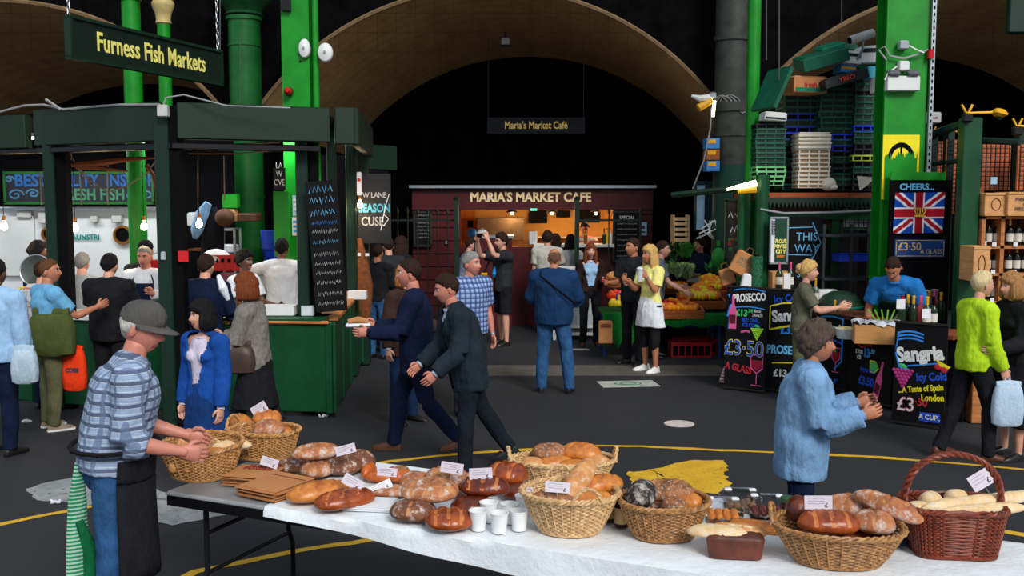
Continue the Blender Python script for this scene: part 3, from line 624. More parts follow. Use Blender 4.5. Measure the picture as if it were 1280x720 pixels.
t, W, H = board_sign('red_notice', 'narrow white notice with a red emblem above the bulb', 446, 215, 452, 244, 13.3, PAPER, None); MB().cyl((0,-.02,.05),(0,-.018,.05),.022).build('red_emblem', mat('red_paper',(.6,.02,.02)), t)
q = at(455,330,13.4); t = thing('hanging_hides', 'brown fish-net and hide bundle hanging on the rear stall post', 'decoration', q)
MB().tube([(-.06,0,.35),(-.05,0,.1),(-.02,0,-.3),(0,0,-.75)], [(.03,.03),(.09,.08),(.14,.1),(.08,.06)], 12).build('bundle', mat('brown_hide', srgb(120,66,28), .8, var=.4, ns=20, bs=.6, bd=.02), t)
for dx in (-.05,.06): MB().bbox((dx,-.11,.13),(.05,.02,.04),.005).build('tag', PAPER, t)
p_ = at(470,197,14.6); tag(MB().bbox((0,0,0),(.75,.1,.36),.012).build('fascia_board', FAS, None, p_, (0,0,R(50))), 'dark green fascia of the next stall above the SEASON sign', 'fascia')
# dark recess wall between stall and café
mb = MB(); mb.box((-2.6,15.8,1.5),(1.3,.08,3.0)); tag(mb.build('dark_hoarding', BLACK, smooth=False), 'black hoarding behind the stall next to the café', 'hoarding')
# ================================================================== hanging signs
a, b_ = at(85,49,9.3), at(274,83,11.5); d = b_-a; c = (a+b_)/2; ang = math.atan2(d.y, d.x); L = math.hypot(d.x, d.y)
t = thing('hanging_sign', 'dark green hanging sign reading Furness Fish Markets in yellow', 'sign', c, ang)
SG = mat('sign_dark_green', srgb(14,30,22), .5, var=.15)
MB().box((0,0,0),(L,.05,.37)).build('panel', SG, t, smooth=False)
for z in (-.185,.185): MB().box((0,-.01,z),(L+.03,.075,.03)).build('frame_rail', FAS, t, smooth=False)
for x in (-L/2,L/2): MB().box((x,-.01,0),(.03,.075,.37)).build('frame_rail', FAS, t, smooth=False)
text('lettering', 'Furness Fish Markets', t, (.02,-.028,-.0), (R(90),0,0), .25, SIGNY, .76, .005, space=1.04)
for x in (-L/2+.02, L/2-.02):
    mb = MB()
    for i in range(26):
        z = .2+i*.06; o_ = (0 if i % 2 else 1)
        mb.tube([(x+(.014*math.cos(k*.785) if o_ else 0), (0 if o_ else .014*math.cos(k*.785)), z+.036*math.sin(k*.785)) for k in range(8)], .004, 4, closed=True)
    stuff(mb.build('chain', STEEL, t))
a, b_ = at(609,147,17.2), at(731,167,17.2); t = thing('hanging_sign', "dark hanging sign with gold Maria's Market Café lettering", 'sign', (a+b_)/2)
W = b_.x-a.x; H = a.z-b_.z
MB().box((0,0,0),(W,.05,H)).build('panel', mat('black_sign_blue', (.006,.007,.009), .8, spec=.05), t, smooth=False)
text('lettering', "Maria's Market Café", t, (0,-.028,0), (R(90),0,0), .17, mat('dull_gold_lettering', srgb(150,125,60)), .78, .004)
for s_ in (-1,1): MB().cyl((s_*W/2*.97,0,H/2),(s_*W/2*.97,0,1.5),.006,n=5).build('hanger', BLKM, t)
# ================================================================== the café in the middle arch
CY0 = 18.3
cf = thing('cafe_kiosk', "maroon café kiosk in the middle arch with MARIA'S MARKET CAFE over its hatch", 'kiosk', (0,0,0))
def X(px, Y=CY0, py=300): return at(px, py, Y).x
def Z(py, Y=CY0): return at(640, py, Y).z
def panel(x0, x1, z0, z1, name, m, parent, y=CY0, th=.08): return MB().box(((x0+x1)/2, y, (z0+z1)/2), (x1-x0, th, z1-z0)).build(name, m, parent, smooth=False)
XL, XR = X(516), X(815); O0, O1 = X(576), X(766); ZT = Z(235); ZF = Z(262)
panel(XL, O0, 0, ZF, 'side_panel', MAROON, cf); panel(O1, XR, 0, ZF, 'side_panel', MAROON, cf)
panel(XL, XR, ZF, ZT, 'fascia', MAROON, cf, CY0-.03, .1)
MB().box(((XL+XR)/2, CY0-.08, Z(233.5)), (XR-XL+.08, .25, .05)).build('pale_gutter', STEEL, cf, smooth=False)
mb = MB()
for i in range(9): z = .12+i*.24; mb.box(((XL+O0)/2, CY0-.045, z), (O0-XL, .01, .012)); mb.box(((XR+O1)/2, CY0-.045, z), (XR-O1, .01, .012))
stuff(mb.build('board_joints', BLACK, cf, smooth=False))
text('lettering', "MARIA'S MARKET CAFE", cf, ((X(587)+X(739))/2, CY0-.085, Z(247)), (R(90),0,0), .23, mat('cafe_gold_letters', srgb(240,212,160), .6, bs=0), .93, .008)
WARM = mat('warm_cream_wall', srgb(226,168,90), .7, var=.1, ns=2)
zc = Z(305); zc2 = Z(296)
panel(O0, O1, 0, zc-.05, 'counter_front', MAROON, cf, CY0, .1); MB().box(((X(667)+O1)/2, CY0-.05, zc-.02), (O1-X(667), .45, .05)).build('counter_top', WHITE, cf, smooth=False)
panel(X(597), X(640), 0, zc2, 'display_front', MAROON, cf, CY0-.35, .5)
MB().box(((X(597)+X(640))/2, CY0-.35, zc2+.02), (X(640)-X(597)+.05, .55, .05)).build('display_top', STEEL, cf, smooth=False)
MB().box(((X(597)), CY0-.62, zc2/2), (.03, .03, zc2)).build('steel_edge', STEEL, cf, smooth=False)
panel(O0-1, O1+.5, 0, 2.42, 'rear_wall', WARM, cf, 20.3, .06)
MB().box((O0-.3, 19.3, 1.22), (.06, 2, 2.4)).build('inner_side_wall', WARM, cf, smooth=False); MB().box((O1+.2, 19.3, 1.22), (.06, 2, 2.4)).build('inner_side_wall', WARM, cf, smooth=False)
MB().box(((XL+XR)/2, 19.35, ZT+.02), (XR-XL, 2.1, .05)).build('roof', BLACK, cf, smooth=False)
MB().box(((XL+XR)/2, 19.35, .03), (XR-XL, 2.1, .06)).build('inner_floor', DWOOD, cf, smooth=False)
for px0, px1, py0, py1, m_, nm in ((597,655,272,300,mat('steel_cooker_hood',srgb(120,96,70),.4,metal=.4),'cooker_hood'),(576,594,262,300,mat('amber_wall',srgb(200,120,40)),'kitchen_cabinet'),(661,684,263,279,CHALKB,'menu_board'),(695,713,263,272,CHALKB,'menu_board'),(724,750,262,278,CHALKB,'menu_board'),(584,592,275,285,WHITE,'notice')):
    Yb = 20.2 if nm != 'cooker_hood' else 19.9
    a, b_ = at(px0,py0,Yb), at(px1,py1,Yb); MB().bbox(((a.x+b_.x)/2, Yb-(.15 if 'hood' in nm else 0), (a.z+b_.z)/2), (b_.x-a.x,.35 if 'hood' in nm else .03,a.z-b_.z), .01).build(nm, m_, cf)
panel(X(665,20.1), O1+.1, Z(302), Z(300), 'back_ledge', WHITE, cf, 20.1, .3)
for px in (640,690,745):
    q = at(px, 264, 19.2); MB().lathe([(.02,.08),(.1,0),(.11,-.02)], q, 14).build('lamp_shade', STEEL, cf); MB().ell(q+Vector((0,0,-.03)),(.035,.035,.04)).build('bulb', emit('cafe_bulb',(1,.75,.4),10), cf)
    L = bpy.data.lights.new('cafe_light', 'POINT'); L.energy = 17; L.color = (1,.62,.28); L.shadow_soft_size = .12
    lo = bpy.data.objects.new('cafe_light', L); COL.objects.link(lo); lo.location = q+Vector((0,-.1,-.12)); lo.parent = cf
q = at(667,262,CY0-.06); MB().box((q.x,CY0-.1,q.z),(.12,.02,.04)).build('exit_light', emit('green_sign',(.1,.7,.4),1.2), cf, smooth=False)
for px0, px1, py0, py1, lb, seed in ((518,539,265,307,'tall chalk menu on the left maroon panel of the café',1),(767,800,265,326,'tall chalk menu headed SPECIAL right of the café hatch',5)):
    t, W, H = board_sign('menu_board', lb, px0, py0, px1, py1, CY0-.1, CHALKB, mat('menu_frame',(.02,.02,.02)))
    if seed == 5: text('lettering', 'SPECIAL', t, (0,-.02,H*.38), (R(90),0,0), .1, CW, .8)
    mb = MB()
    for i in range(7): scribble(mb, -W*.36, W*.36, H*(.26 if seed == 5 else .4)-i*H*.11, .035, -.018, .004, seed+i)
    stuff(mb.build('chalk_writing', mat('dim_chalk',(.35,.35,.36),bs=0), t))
q = at(804,286,CY0-.1); t = thing('notice', 'small pale blue notice on the café wall right of the menu', 'notice', q); MB().box((0,0,0),(.13,.01,.24)).build('sheet', mat('pale_blue_paper',(.4,.6,.8)), t, smooth=False)
mb = MB(); mb.box((0,-.007,.03),(.06,.003,.06)); mb.box((0,-.007,-.06),(.08,.003,.03)); mb.build('print', INK, t, smooth=False)
q = at(558,303,CY0-.06); tag(MB().bbox((0,0,0),(.05,.04,.07),.01).build('bell_box', STEEL, None, q), 'small grey box on the left maroon café panel', 'box')
# things on the café counter and shelf
def bottle(mb_m, label, p, h, r, group=None, m=None, cap=None, lab=None, foil=None, neck=.3, name='bottle', rot=None):
    t = thing(name, label, 'bottle', p, 0, group, rot)
    MB().lathe([(r*.9,0),(r,.01),(r,h*.55),(r*.9,h*.62),(r*neck,h*.74),(r*neck,h*.96),(r*neck*1.15,h*.97),(r*neck*1.1,h)], (0,0,0), 14).build('glass', m, t)
    if foil: MB().lathe([(r*neck*1.12,h*.72),(r*neck*1.1,h*.95),(r*neck*1.3,h*.99),(r*neck*1.1,h*1.02)], (0,0,0), 12).build('foil', foil, t)
    if lab: MB().lathe([(r*1.02,h*.15),(r*1.02,h*.45)], (0,0,0), 14, cap=False).build('paper_label', lab, t)
    if cap: MB().cyl((0,0,h),(0,0,h*1.05),r*neck*1.2).build('cap', cap, t)
    return t
YB = mat('mustard_bottle', srgb(240,190,20), .35); DG = mat('dark_green_glass', (.012,.03,.014), .08, bs=0, var=0)
for px, m_, lb in ((755,DG,'dark green oil bottle on the café counter'),(759,YB,'yellow mustard bottle on the café counter'),(763,WHITE,'white sauce bottle at the right end of the café counter'),(732,mat('amber_glass',(.2,.08,.01),.1),'amber bottle by the café server')):
    q = at(px, 304, CY0-.1); q.z = zc+.005; bottle(None, lb, q, .27, .035, None, m_, cap=BLACK)
for i, px in enumerate((663,666,669)):
    q = at(px, 304, CY0-.1); q.z = zc+.005; t = thing('cup_stack', '%s of three stacks of white paper cups on the café counter' % ['leftmost','middle','rightmost'][i], 'cups', q)
    for k in range(6): MB().lathe([(.028,0),(.04,.075),(.043,.08),(.037,.08)], (0,0,k*.03), 12).build('cup', WHITE, t)
q = at(603,296,CY0-.4); q.z = zc2+.05; t = thing('glass_dome', 'small clear dish and cups on the display counter', 'dish', q); MB().lathe([(.1,0),(.11,.03),(.06,.09),(.01,.1)], (0,0,0), 14).build('dome', mat('pale_plastic',(.5,.5,.48)), t); MB().cyl((0,0,.1),(0,0,.12),.015).build('knob', STEEL, t)
q = at(590,292,19.2); tag(MB().ell(q,(.11,.1,.1)).build('blue_bag', mat('blue_plastic_bag',srgb(30,110,200),.3)), 'blue bag hanging inside the café at left', 'bag')
q = at(596,309,18.2); tag(MB().ell(q,(.07,.07,.07)).build('orange_light', mat('orange_ball',srgb(255,90,20))), 'round orange ball at the left end of the café hatch', 'ball')
# railings and gate posts in front of the café
RAIL = mat('black_green_railing', (.006,.014,.01), .5, metal=.2)
def railing(label, px0, px1, Y, ztop, zr, step, posts=()):
    x0, x1 = X(px0,Y), X(px1,Y); t = thing('railing', label, 'railing', (x0, Y, 0))
    n = int((x1-x0)/step)
    for i in range(n+1):
        x = i*(x1-x0)/n; mb = MB(); mb.cyl((x,0,.05),(x,0,ztop),.011,n=6); mb.tube([(x,0,ztop),(x,0,ztop+.05),(x,0,ztop+.13)],[.012,.026,.003],6); mb.build('spiked_bar', RAIL, t)
    for z in zr: MB().box(((x1-x0)/2,0,z),(x1-x0,.035,.035)).build('rail', RAIL, t, smooth=False)
    return t
railing('spiked black railing standing across the left of the café front', 485, 572, 17.4, 2.05, (.25,1.95), .17)
railing('open spiked railing gate right of the café hatch', 722, 800, 17.4, 2.05, (.25,1.95), .42)
railing('low green-tipped railing behind the plaid-shirted man', 544, 572, 16.9, .8, (.15,.7), .09)
for px, lb in ((571,'dark gate post left of the café hatch'),(721,'dark green gate post in the middle of the café hatch')):
    t = thing('gate_post', lb, 'post', (X(px,17.3),17.3,0)); MB().box((0,0,1.15),(.08,.08,2.3)).build('shaft', DGREEN, t, smooth=False); MB().lathe([(.05,0),(.055,.03),(.01,.07)], (0,0,2.3), 8).build('cap', DGREEN, t)
# white A-board
q = at(720,413,16.4); t = thing('sandwich_board', 'white framed sandwich board behind the woman in the leather jacket', 'sign', (q.x,16.4,0))
for sy, sg in ((-.12,1),(.28,-1)):
    f = MB(); M_ = Matrix.Translation((0,sy,0)) @ Matrix.Rotation(-sg*.17,4,'X')
    f.M = M_
    for x in (-.36,.36): f.box((x,0,.6),(.05,.03,1.22))
    for z in (.1,.22,1.2): f.box((0,0,z),(.72,.03,.05))
    f.build('frame', WHITE, t, smooth=False); g = MB(M_); g.box((0,0,.72),(.68,.012,.95)); g.build('panel', mat('pale_panel', (.5,.53,.55)), t, smooth=False)
# ================================================================== fruit stall
GB = mat('green_grass_cloth', srgb(0,120,40), .95, var=.3, ns=60, bs=.6, bd=.01)
def table_top(name, label, px0, px1, Y0, Y1, z, drop, m):
    x0, x1 = X(px0,Y0,395), X(px1,Y0,395); t = thing(name, label, 'table', ((x0+x1)/2, (Y0+Y1)/2, 0)); W = x1-x0; D = Y1-Y0
    MB().box((0,0,z),(W,D,.04)).build('tabletop', DWOOD, t, smooth=False)
    vs = []; fs = []; n = 40
    for i in range(n+1):
        x = -W/2-.01+(W+.02)*i/n; wv_ = .012*math.sin(i*1.3); vs += [(x,D/2,z+.03),(x,-D/2-.02,z+.03),(x,-D/2-.03-abs(wv_),z-drop*(1+.15*math.sin(i*.5)))]
        if i: a = 3*i-3; fs += [(a+1,a+4,a+3,a),(a+2,a+5,a+4,a+1)]
    c_ = MB().add(vs, fs).build('grass_cloth', m, t); md = c_.modifiers.new('s','SOLIDIFY'); md.thickness = .008
    BL = mat('blue_painted_leg', srgb(16,50,130), .4)
    for sx in (-.42,.42):
        for sy in (-.3,.3): MB().cyl((sx*W,sy*D,z-.03),(sx*W*1.03,sy*D*1.2,0),.02).build('leg', BL, t)
        MB().cyl((sx*W,-.3*D,.32),(sx*W,.3*D,.32),.015).build('stretcher', BL, t)
    MB().cyl((-.42*W,-.3*D,.45),(.42*W,-.3*D,.45),.015).build('stretcher', BL, t)
    return t
t1 = table_top('fruit_table', 'fruit trestle table with green grass cloth on blue legs', 806, 910, 14.3, 15.2, .62, .14, GB)
t2 = table_top('fruit_table', 'smaller green clothed table behind the couple', 754, 800, 14.5, 15.4, .62, .42, GB)
RWK = mat('brown_wicker_tray', srgb(178,98,52), .75, var=.4, ns=60, bs=.5)
def tray(label, px, py, Y, W, D, H, rz=0, tilt=.2):
    q = at(px, py, Y); t = thing('wicker_tray', label, 'tray', q, rot=(tilt,0,rz)); mb = MB(); mb.box((0,0,-H/2+.01),(W,D,.02)); mb.build('base', RWK, t, smooth=False)
    for sx,sy,w_,d_ in ((0,-1,W,.02),(0,1,W,.02),(-1,0,.02,D),(1,0,.02,D)):
        mb = MB(); x, y = sx*W/2, sy*D/2
        for k in range(4): mb.box((x,y,-H/2+H*(k+.5)/4),(w_+.01,d_+.004*(k%2),H/5))
        L_ = w_ if sx == 0 else d_; nn = max(3,int(L_/.035))
        for i in range(nn+1):
            u = -L_/2+L_*i/nn; mb.box((x+(u if sx==0 else 0), y+(0 if sx==0 else u)+(sy*.008 if sx==0 else 0), 0),(.01,.014,H))
        mb.build('woven_side', RWK, t, smooth=False)
    return t
trs = [('dark wicker tray of red apples nearest the blonde woman',826,388,14.44,.62,.42,.12,0),('wicker tray in the front row right of the nectarine tray',858,388,14.46,.42,.4,.12,0),('wicker tray of yellow plums in the middle of the fruit table',876,376,14.74,.62,.42,.12,.1),('wicker tray of peaches at the right end, raised highest',899,364,15.02,.66,.42,.12,.1)]
q = at(870,372,14.9); t = thing('black_riser', 'black stepped riser under the fruit trays', 'stand', (at(868,380,14.9).x,14.95,0))
MB().box((.08,-.14,.695),(.95,.26,.11)).build('step', BLACK, t, smooth=False); MB().box((.3,.15,.75),(.75,.28,.22)).build('step', BLACK, t, smooth=False)
for a in trs: tray(*a)
# produce: one mesh per kind, every fruit its own object
def fruit_mesh(name, r, m, squash=.92, seed=0, dim=True):
    mb = MB(); secs = []; nu, nv = 12, 8
    for j in range(nv+1):
        ph = math.pi*(.03+.94*j/nv); rr = r*(1+.0*math.sin(ph)); z = -r*squash*math.cos(ph)
        if dim and j >= nv-1: z -= r*.12*(j-nv+2)
        secs.append([Vector((rr*math.sin(ph)*math.cos(2*math.pi*i/nu), rr*math.sin(ph)*math.sin(2*math.pi*i/nu), z)) for i in range(nu)])
    mb.loft(secs); return mb.mesh(name, m)
FR = {'orange': fruit_mesh('orange', .042, mat('orange_peel', srgb(255,150,20), .45, var=.08, ns=30, bs=.3)),
      'apple': fruit_mesh('apple', .038, mat('red_apple_skin', srgb(200,36,30), .3, var=.4, ns=10)),
      'peach': fruit_mesh('peach', .038, mat('peach_skin', srgb(240,120,50), .6, var=.35, ns=9)),
      'lemon': fruit_mesh('lemon', .036, mat('yellow_peel', srgb(245,215,40), .4, var=.1), 1.2),
      'cabbage': fruit_mesh('cabbage', .1, mat('pale_green_leaf', srgb(170,205,110), .6, var=.3, ns=8, bs=.6, bd=.02), .9),
      'pepper': fruit_mesh('pepper', .04, mat('pepper_skin', srgb(225,60,20), .25), 1.1)}
def heap(kind, group, place, px0, px1, py0, py1, Y, n, dy=.3, seed=1):
    """fruit heaped over a rectangle; each labelled by its place in the heap"""
    kinds = kind.split('+'); rnd = random.Random(seed); rows = max(1, round(n**.5*.62)); per = math.ceil(n/rows); c = 0
    for r_ in range(rows):
        for i in range(per):
            if c >= n: return
            fx = (i+.5+(r_ % 2)*.4)/(per+.4); px = px0+(px1-px0)*fx; py = py1+(py0-py1)*(r_+.2)/rows*(1-.35*abs(fx-.5)*2)
            q = at(px, py+rnd.uniform(-.6,.6), Y+dy*r_/rows); kind = rnd.choice(kinds); o = link(kind, FR[kind], None, q, (rnd.random()*.5, rnd.random()*.5, rnd.random()*6))
            o.scale = (1.25 if kind != 'cabbage' else .8,)*3
            side = ORD[i] if i else 'first'; lev = 'top' if r_ == rows-1 else ORD[r_]
            tag(o, f'{kind}, {side} from left in {lev} row {place}', 'vegetable' if kind in ('cabbage','pepper') else 'fruit', group); c += 1
heap('orange+orange+lemon','citrus heaped on the fruit table','of the highest heap',866,906,342,359,14.88,34,.32,2)
heap('peach+orange+apple','fruit in the front trays','behind the blonde woman',808,872,373,385,14.28,46,.32,3)
heap('apple+apple+lemon','apples in the highest tray','of the right-hand tray',888,921,353,360,14.85,20,.2,4)
heap('lemon+lemon+peach','yellow fruit in the middle tray','of the middle tray',850,900,358,371,14.58,42,.3,5)
heap('apple+peach','fruit in the front tray','of the left front tray',836,872,378,385,14.32,18,.12,6)
heap('orange','oranges behind the seated trays','of the far heap',836,858,352,358,15.0,10,.2,7)
heap('cabbage','pale cabbages at the back','before the seller',842,866,328,338,15.3,8,.2,8)
heap('pepper','red peppers on the small table','on the small table',760,782,362,370,14.7,8,.2,9)
heap('lemon','yellow fruit on the small table','on the small table',762,785,372,380,14.6,9,.2,10)
q = at(768,352,14.8); t = thing('bread_basket', 'small basket of wrapped loaves behind the black-shirted man', 'basket', q); MB().lathe([(.1,-.08),(.16,.04),(.17,.06),(.14,.05)], (0,0,0), 16).build('shell', RWK, t); MB().ell((0,0,.08),(.13,.12,.07)).build('wrapping', mat('clear_wrap_orange',srgb(205,140,80),.3), t)
q = at(777,374,14.7); t = thing('striped_packet', 'blue and yellow packet on the green cloth by the small table', 'packet', q); MB().bbox((0,0,0),(.2,.1,.2),.03).build('body', mat('blue_packet',srgb(30,60,150)), t); MB().box((0,-.052,.03),(.12,.01,.08)).build('print', YPL, t, smooth=False)
q = at(757,400,14.1); t = thing('paper_bag', 'folded brown paper bag leaning at the left of the small green table', 'bag', (q.x,14.1,.42)); MB().bbox((0,0,0),(.2,.08,.34),.02).build('body', CARD, t); MB().box((0,-.045,.1),(.14,.005,.05)).build('handle', DWOOD, t, smooth=False)
# leafy vegetables
def leafy(label, px, py, Y, n, L, col, name='leafy_vegetable', seed=1, upness=.7):
    rnd = random.Random(seed); q = at(px, py, Y); t = thing(name, label, 'vegetable', q); me = None; L *= .75; n = int(n*1.7)
    mb = MB(); vs = []; fs = []
    for k in range(5):
        w_ = L*.2*math.sin(math.pi*(k+.4)/5); vs += [(-w_,0,L*k/4),(0,-.03*L,L*k/4),(w_,0,L*k/4)]
        if k: a = 3*k-3; fs += [(a,a+1,a+4,a+3),(a+1,a+2,a+5,a+4)]
    mb.add(vs, fs); me = mb.mesh('leaf', mat('leaf_%d_%d_%d' % tuple(int(c*999) for c in col), col, .6, var=.35, ns=12))
    for i in range(n):
        a = rnd.uniform(0, 6.28); link('leaf', me, t, (rnd.uniform(-.1,.1),rnd.uniform(-.1,.1),rnd.uniform(-.05,.05)), (rnd.uniform(.2,1.3)*upness, rnd.uniform(-.3,.3), a))
    return t
for a in [('bunch of dark curly kale behind the couple',836,328,15.2,26,.17,srgb(30,66,34)),('bundle of bright green leeks and leaves at the back of the stall',858,318,15.4,24,.22,srgb(60,130,40)),('feathery grey-green fennel tops in the middle of the stall',853,345,14.95,30,.22,srgb(120,150,110)),('dark green chard left of the vegetable seller',846,315,15.5,22,.18,srgb(24,70,34)),('pale lettuce heads behind the blonde woman',838,340,15.1,22,.2,srgb(150,190,120)),('leafy herbs on the far right of the vegetables',893,338,15.3,12,.18,srgb(50,140,60))]:
    leafy(*a, seed=hash(a[0]) % 99 if False else len(a[0]))
q = at(857,322,15.5); t = thing('vegetable_rack', 'dark stepped rack carrying the vegetables', 'rack', (q.x-.1,15.6,0))
MB().box((0,0,.55),(.8,.5,1.1)).build('body', BLACK, t, smooth=False); MB().box((0,-.3,.9),(1.0,.04,.1)).build('front_board', DWOOD, t, smooth=False)
q = at(866,344,15.0); t = thing('weighing_scale', 'steel weighing scale pan in front of the seller', 'scale', (q.x,15.0,q.z-.1)); MB().lathe([(.02,.08),(.1,.1),(.13,.12),(.12,.12)], (0,0,0), 16).build('pan', STEEL, t); MB().bbox((0,0,.03),(.18,.16,.1),.02).build('body', STEEL, t)
# red crates under the table
def plastic_crate(W, D, H, m, slots=5, rows=2, inner=None):
    """crate mesh with an open top, slotted sides and a rolled rim (one mesh shared by copies)"""
    mb = MB(); mb.box((0,0,-H/2+.008),(W*.94,D*.94,.012)); ins = []
    for ax in (0,1):
        for s_ in (-1,1):
            L_ = W if ax == 0 else D; O = (D if ax == 0 else W)/2-.01
            def bx(u, z, lu, lz, th=.012):
                c = (u, s_*O, z) if ax == 0 else (s_*O, u, z); d = (lu, th, lz) if ax == 0 else (th, lu, lz); mb.box(c, d)
            for k in range(rows+1): bx(0, -H/2+H*.06+H*.8*k/rows, L_*.97, H*.13)
            for i in range(slots+1): bx(-L_*.47+L_*.94*i/slots, -H*.02, .018, H*.86)
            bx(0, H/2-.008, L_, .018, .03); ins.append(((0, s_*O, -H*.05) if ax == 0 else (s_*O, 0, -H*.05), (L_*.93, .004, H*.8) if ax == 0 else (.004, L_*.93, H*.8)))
    for c, d in ins: mb.box(c, d, 1)  # dark inset panels paint in the shade seen through the slots
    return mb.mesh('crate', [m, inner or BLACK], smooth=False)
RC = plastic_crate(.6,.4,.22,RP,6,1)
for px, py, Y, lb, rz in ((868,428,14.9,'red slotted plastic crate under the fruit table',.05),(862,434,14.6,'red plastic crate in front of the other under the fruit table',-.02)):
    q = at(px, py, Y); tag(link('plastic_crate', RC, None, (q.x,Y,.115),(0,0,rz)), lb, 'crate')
# wooden pallet things and carton column behind the stall
q = at(849,290,16.2)
for i in range(3):
    t = thing('wooden_crate', 'pale wooden crate, %s of the stack behind the fruit stall' % ['topmost','middle','bottom'][i], 'crate', at(850,275+13*i,16.3))
    for z in (-.06,.02): MB().box((0,-.15,z),(.26,.012,.05)).build('slat', mat('pale_wood',srgb(200,165,120)), t, smooth=False)
    for x in (-.12,.12): MB().box((x,0,0),(.02,.3,.17)).build('end_board', mat('pale_wood',(.5,.4,.3)), t, smooth=False)
for i, py in enumerate((180,194,208)):
    t = thing('carton', ['yellow and blue carton, topmost of three beside the sooty column','orange-brown carton between the two blue ones by the sooty column','yellow and blue carton, lowest of three beside the sooty column'][i], 'box', at(889,py,15.4))
    MB().bbox((0,0,0),(.2,.3,.16),.006).build('body', [mat('blue_carton',srgb(60,130,200)),mat('brown_carton',srgb(150,80,40)),mat('blue_carton',(.1,.2,.5))][i], t); MB().box((-.02,-.153,.03),(.12,.006,.06)).build('print', YPL, t, smooth=False)
t = thing('carton_shelf', 'dark blue-green cabinet under the cartons behind the column', 'cabinet', at(882,250,15.95)); MB().bbox((0,0,-.1),(.34,.2,.8),.02).build('body', mat('petrol_paint',srgb(6,40,48)), t); MB().box((-.1,-.115,-.12),(.12,.03,.7)).build('switch_panel', mat('pale_blue_paper',(.4,.6,.8)), t, smooth=False)
p0, p1 = at(840,244,13.3), at(935,234,12.8); tag(MB().tube([p0,p1],.04,8).build('crossbar', DGREEN), 'dark green crossbar running left from the yellow strip lamp', 'beam')
q = at(873,290,15.4); t = thing('white_hose', 'tangled white hoses and plastic above the seller', 'hose', q); mb = MB()
for i in range(5): mb.tube([(random.uniform(-.1,.25),0,-.1),(random.uniform(-.1,.2),-.06,-.02),(random.uniform(0,.3),0,.05),(.1+random.uniform(-.1,.2),0,.18)], .012, 5)
mb.build('hose_loops', PAPER, t)
q = at(898,322,15.3); t = thing('green_sack', 'bright green net sack behind the seller', 'sack', q); MB().ell((0,0,0),(.11,.1,.16),nu=14).build('bag', mat('green_net',srgb(30,140,50)), t); MB().cyl((0,0,.18),(0,0,.26),.03).build('tied_neck', mat('green_net',(.1,.5,.1)), t)
# dark painted mural board, post and bags between fruit stall and wine stall
t, W, H = board_sign('painted_board', 'dark board painted with white script and vegetables beside the sooty column', 908, 250, 927, 325, 13.2, mat('dark_mural',(.03,.02,.02),.6,var=.6,ns=6), DGREEN)
mb = MB(); scribble(mb,-.08,.06,.2,.12,-.02,.008,3); scribble(mb,-.05,.08,.0,.14,-.02,.008,4); mb.build('white_script', CW, t)
mb = MB()
for i in range(6): mb.ell((random.uniform(-.07,.07),-.015,random.uniform(-.32,-.1)),(.03,.006,.03),nu=8,nv=5)
mb.build('painted_vegetables', mat('mural_green',srgb(40,100,50)), t)
mb = MB()
for i in range(5): mb.ell((random.uniform(-.07,.07),-.018,random.uniform(-.34,-.1)),(.022,.006,.022),nu=8,nv=5)
mb.build('painted_tomatoes', mat('mural_red',srgb(150,40,30)), t)
t = thing('stall_post', 'thick dark green post left of the FLOUR POWER CITY sign', 'post', (X(953,12.7),12.75,0)); MB().cyl((0,0,0),(0,0,2.62),.09,n=16).build('shaft', DGREEN2, t); MB().cyl((-.24,.1,0),(-.24,.1,2.5),.05,n=12).build('side_pipe', DGREEN2, t); MB().cyl((-.12,.2,0),(-.12,.2,2.5),.05,n=12).build('side_pipe', DGREEN2, t)
for lb, px, py, Y, w_, h_, rz, m_ in (('brown paper carrier bag hanging tilted from the dark post',928,330,12.5,.26,.3,.5,CARD),('smaller brown paper bag behind the tilted one',909,346,12.7,.18,.22,-.3,CARD),('crumpled white plastic bag by the tilted paper bag',934,352,12.4,.14,.2,.2,PAPER)):
    q = at(px,py,Y); t = thing('carrier_bag', lb, 'bag', q, rot=(0,rz,0)); MB().bbox((0,0,0),(w_,.08,h_),.02).build('body', m_, t); MB().tube([(-.05,-.02,h_/2),(-.03,-.02,h_/2+.07),(.03,-.02,h_/2+.07),(.05,-.02,h_/2)],.006,5).build('handle', DWOOD, t)
    if m_ is CARD and h_ > .25: text('print', 'FRESH\nFOOD', t, (0,-.042,.02), (R(90),0,0), .06, mat('dull_green_mark',(.1,.2,.12)))
q = at(944,345,12.45); t = thing('plastic_net_roll', 'dark green roll with white flecks beside the post', 'roll', (q.x,12.4,q.z-.25)); MB().cyl((0,0,0),(0,0,.5),.08,n=14).build('roll', mat('flecked_green',srgb(30,90,60),.5,var=.9,ns=40), t); MB().cyl((0,0,.5),(0,0,.52),.03).build('core', BLACK, t)
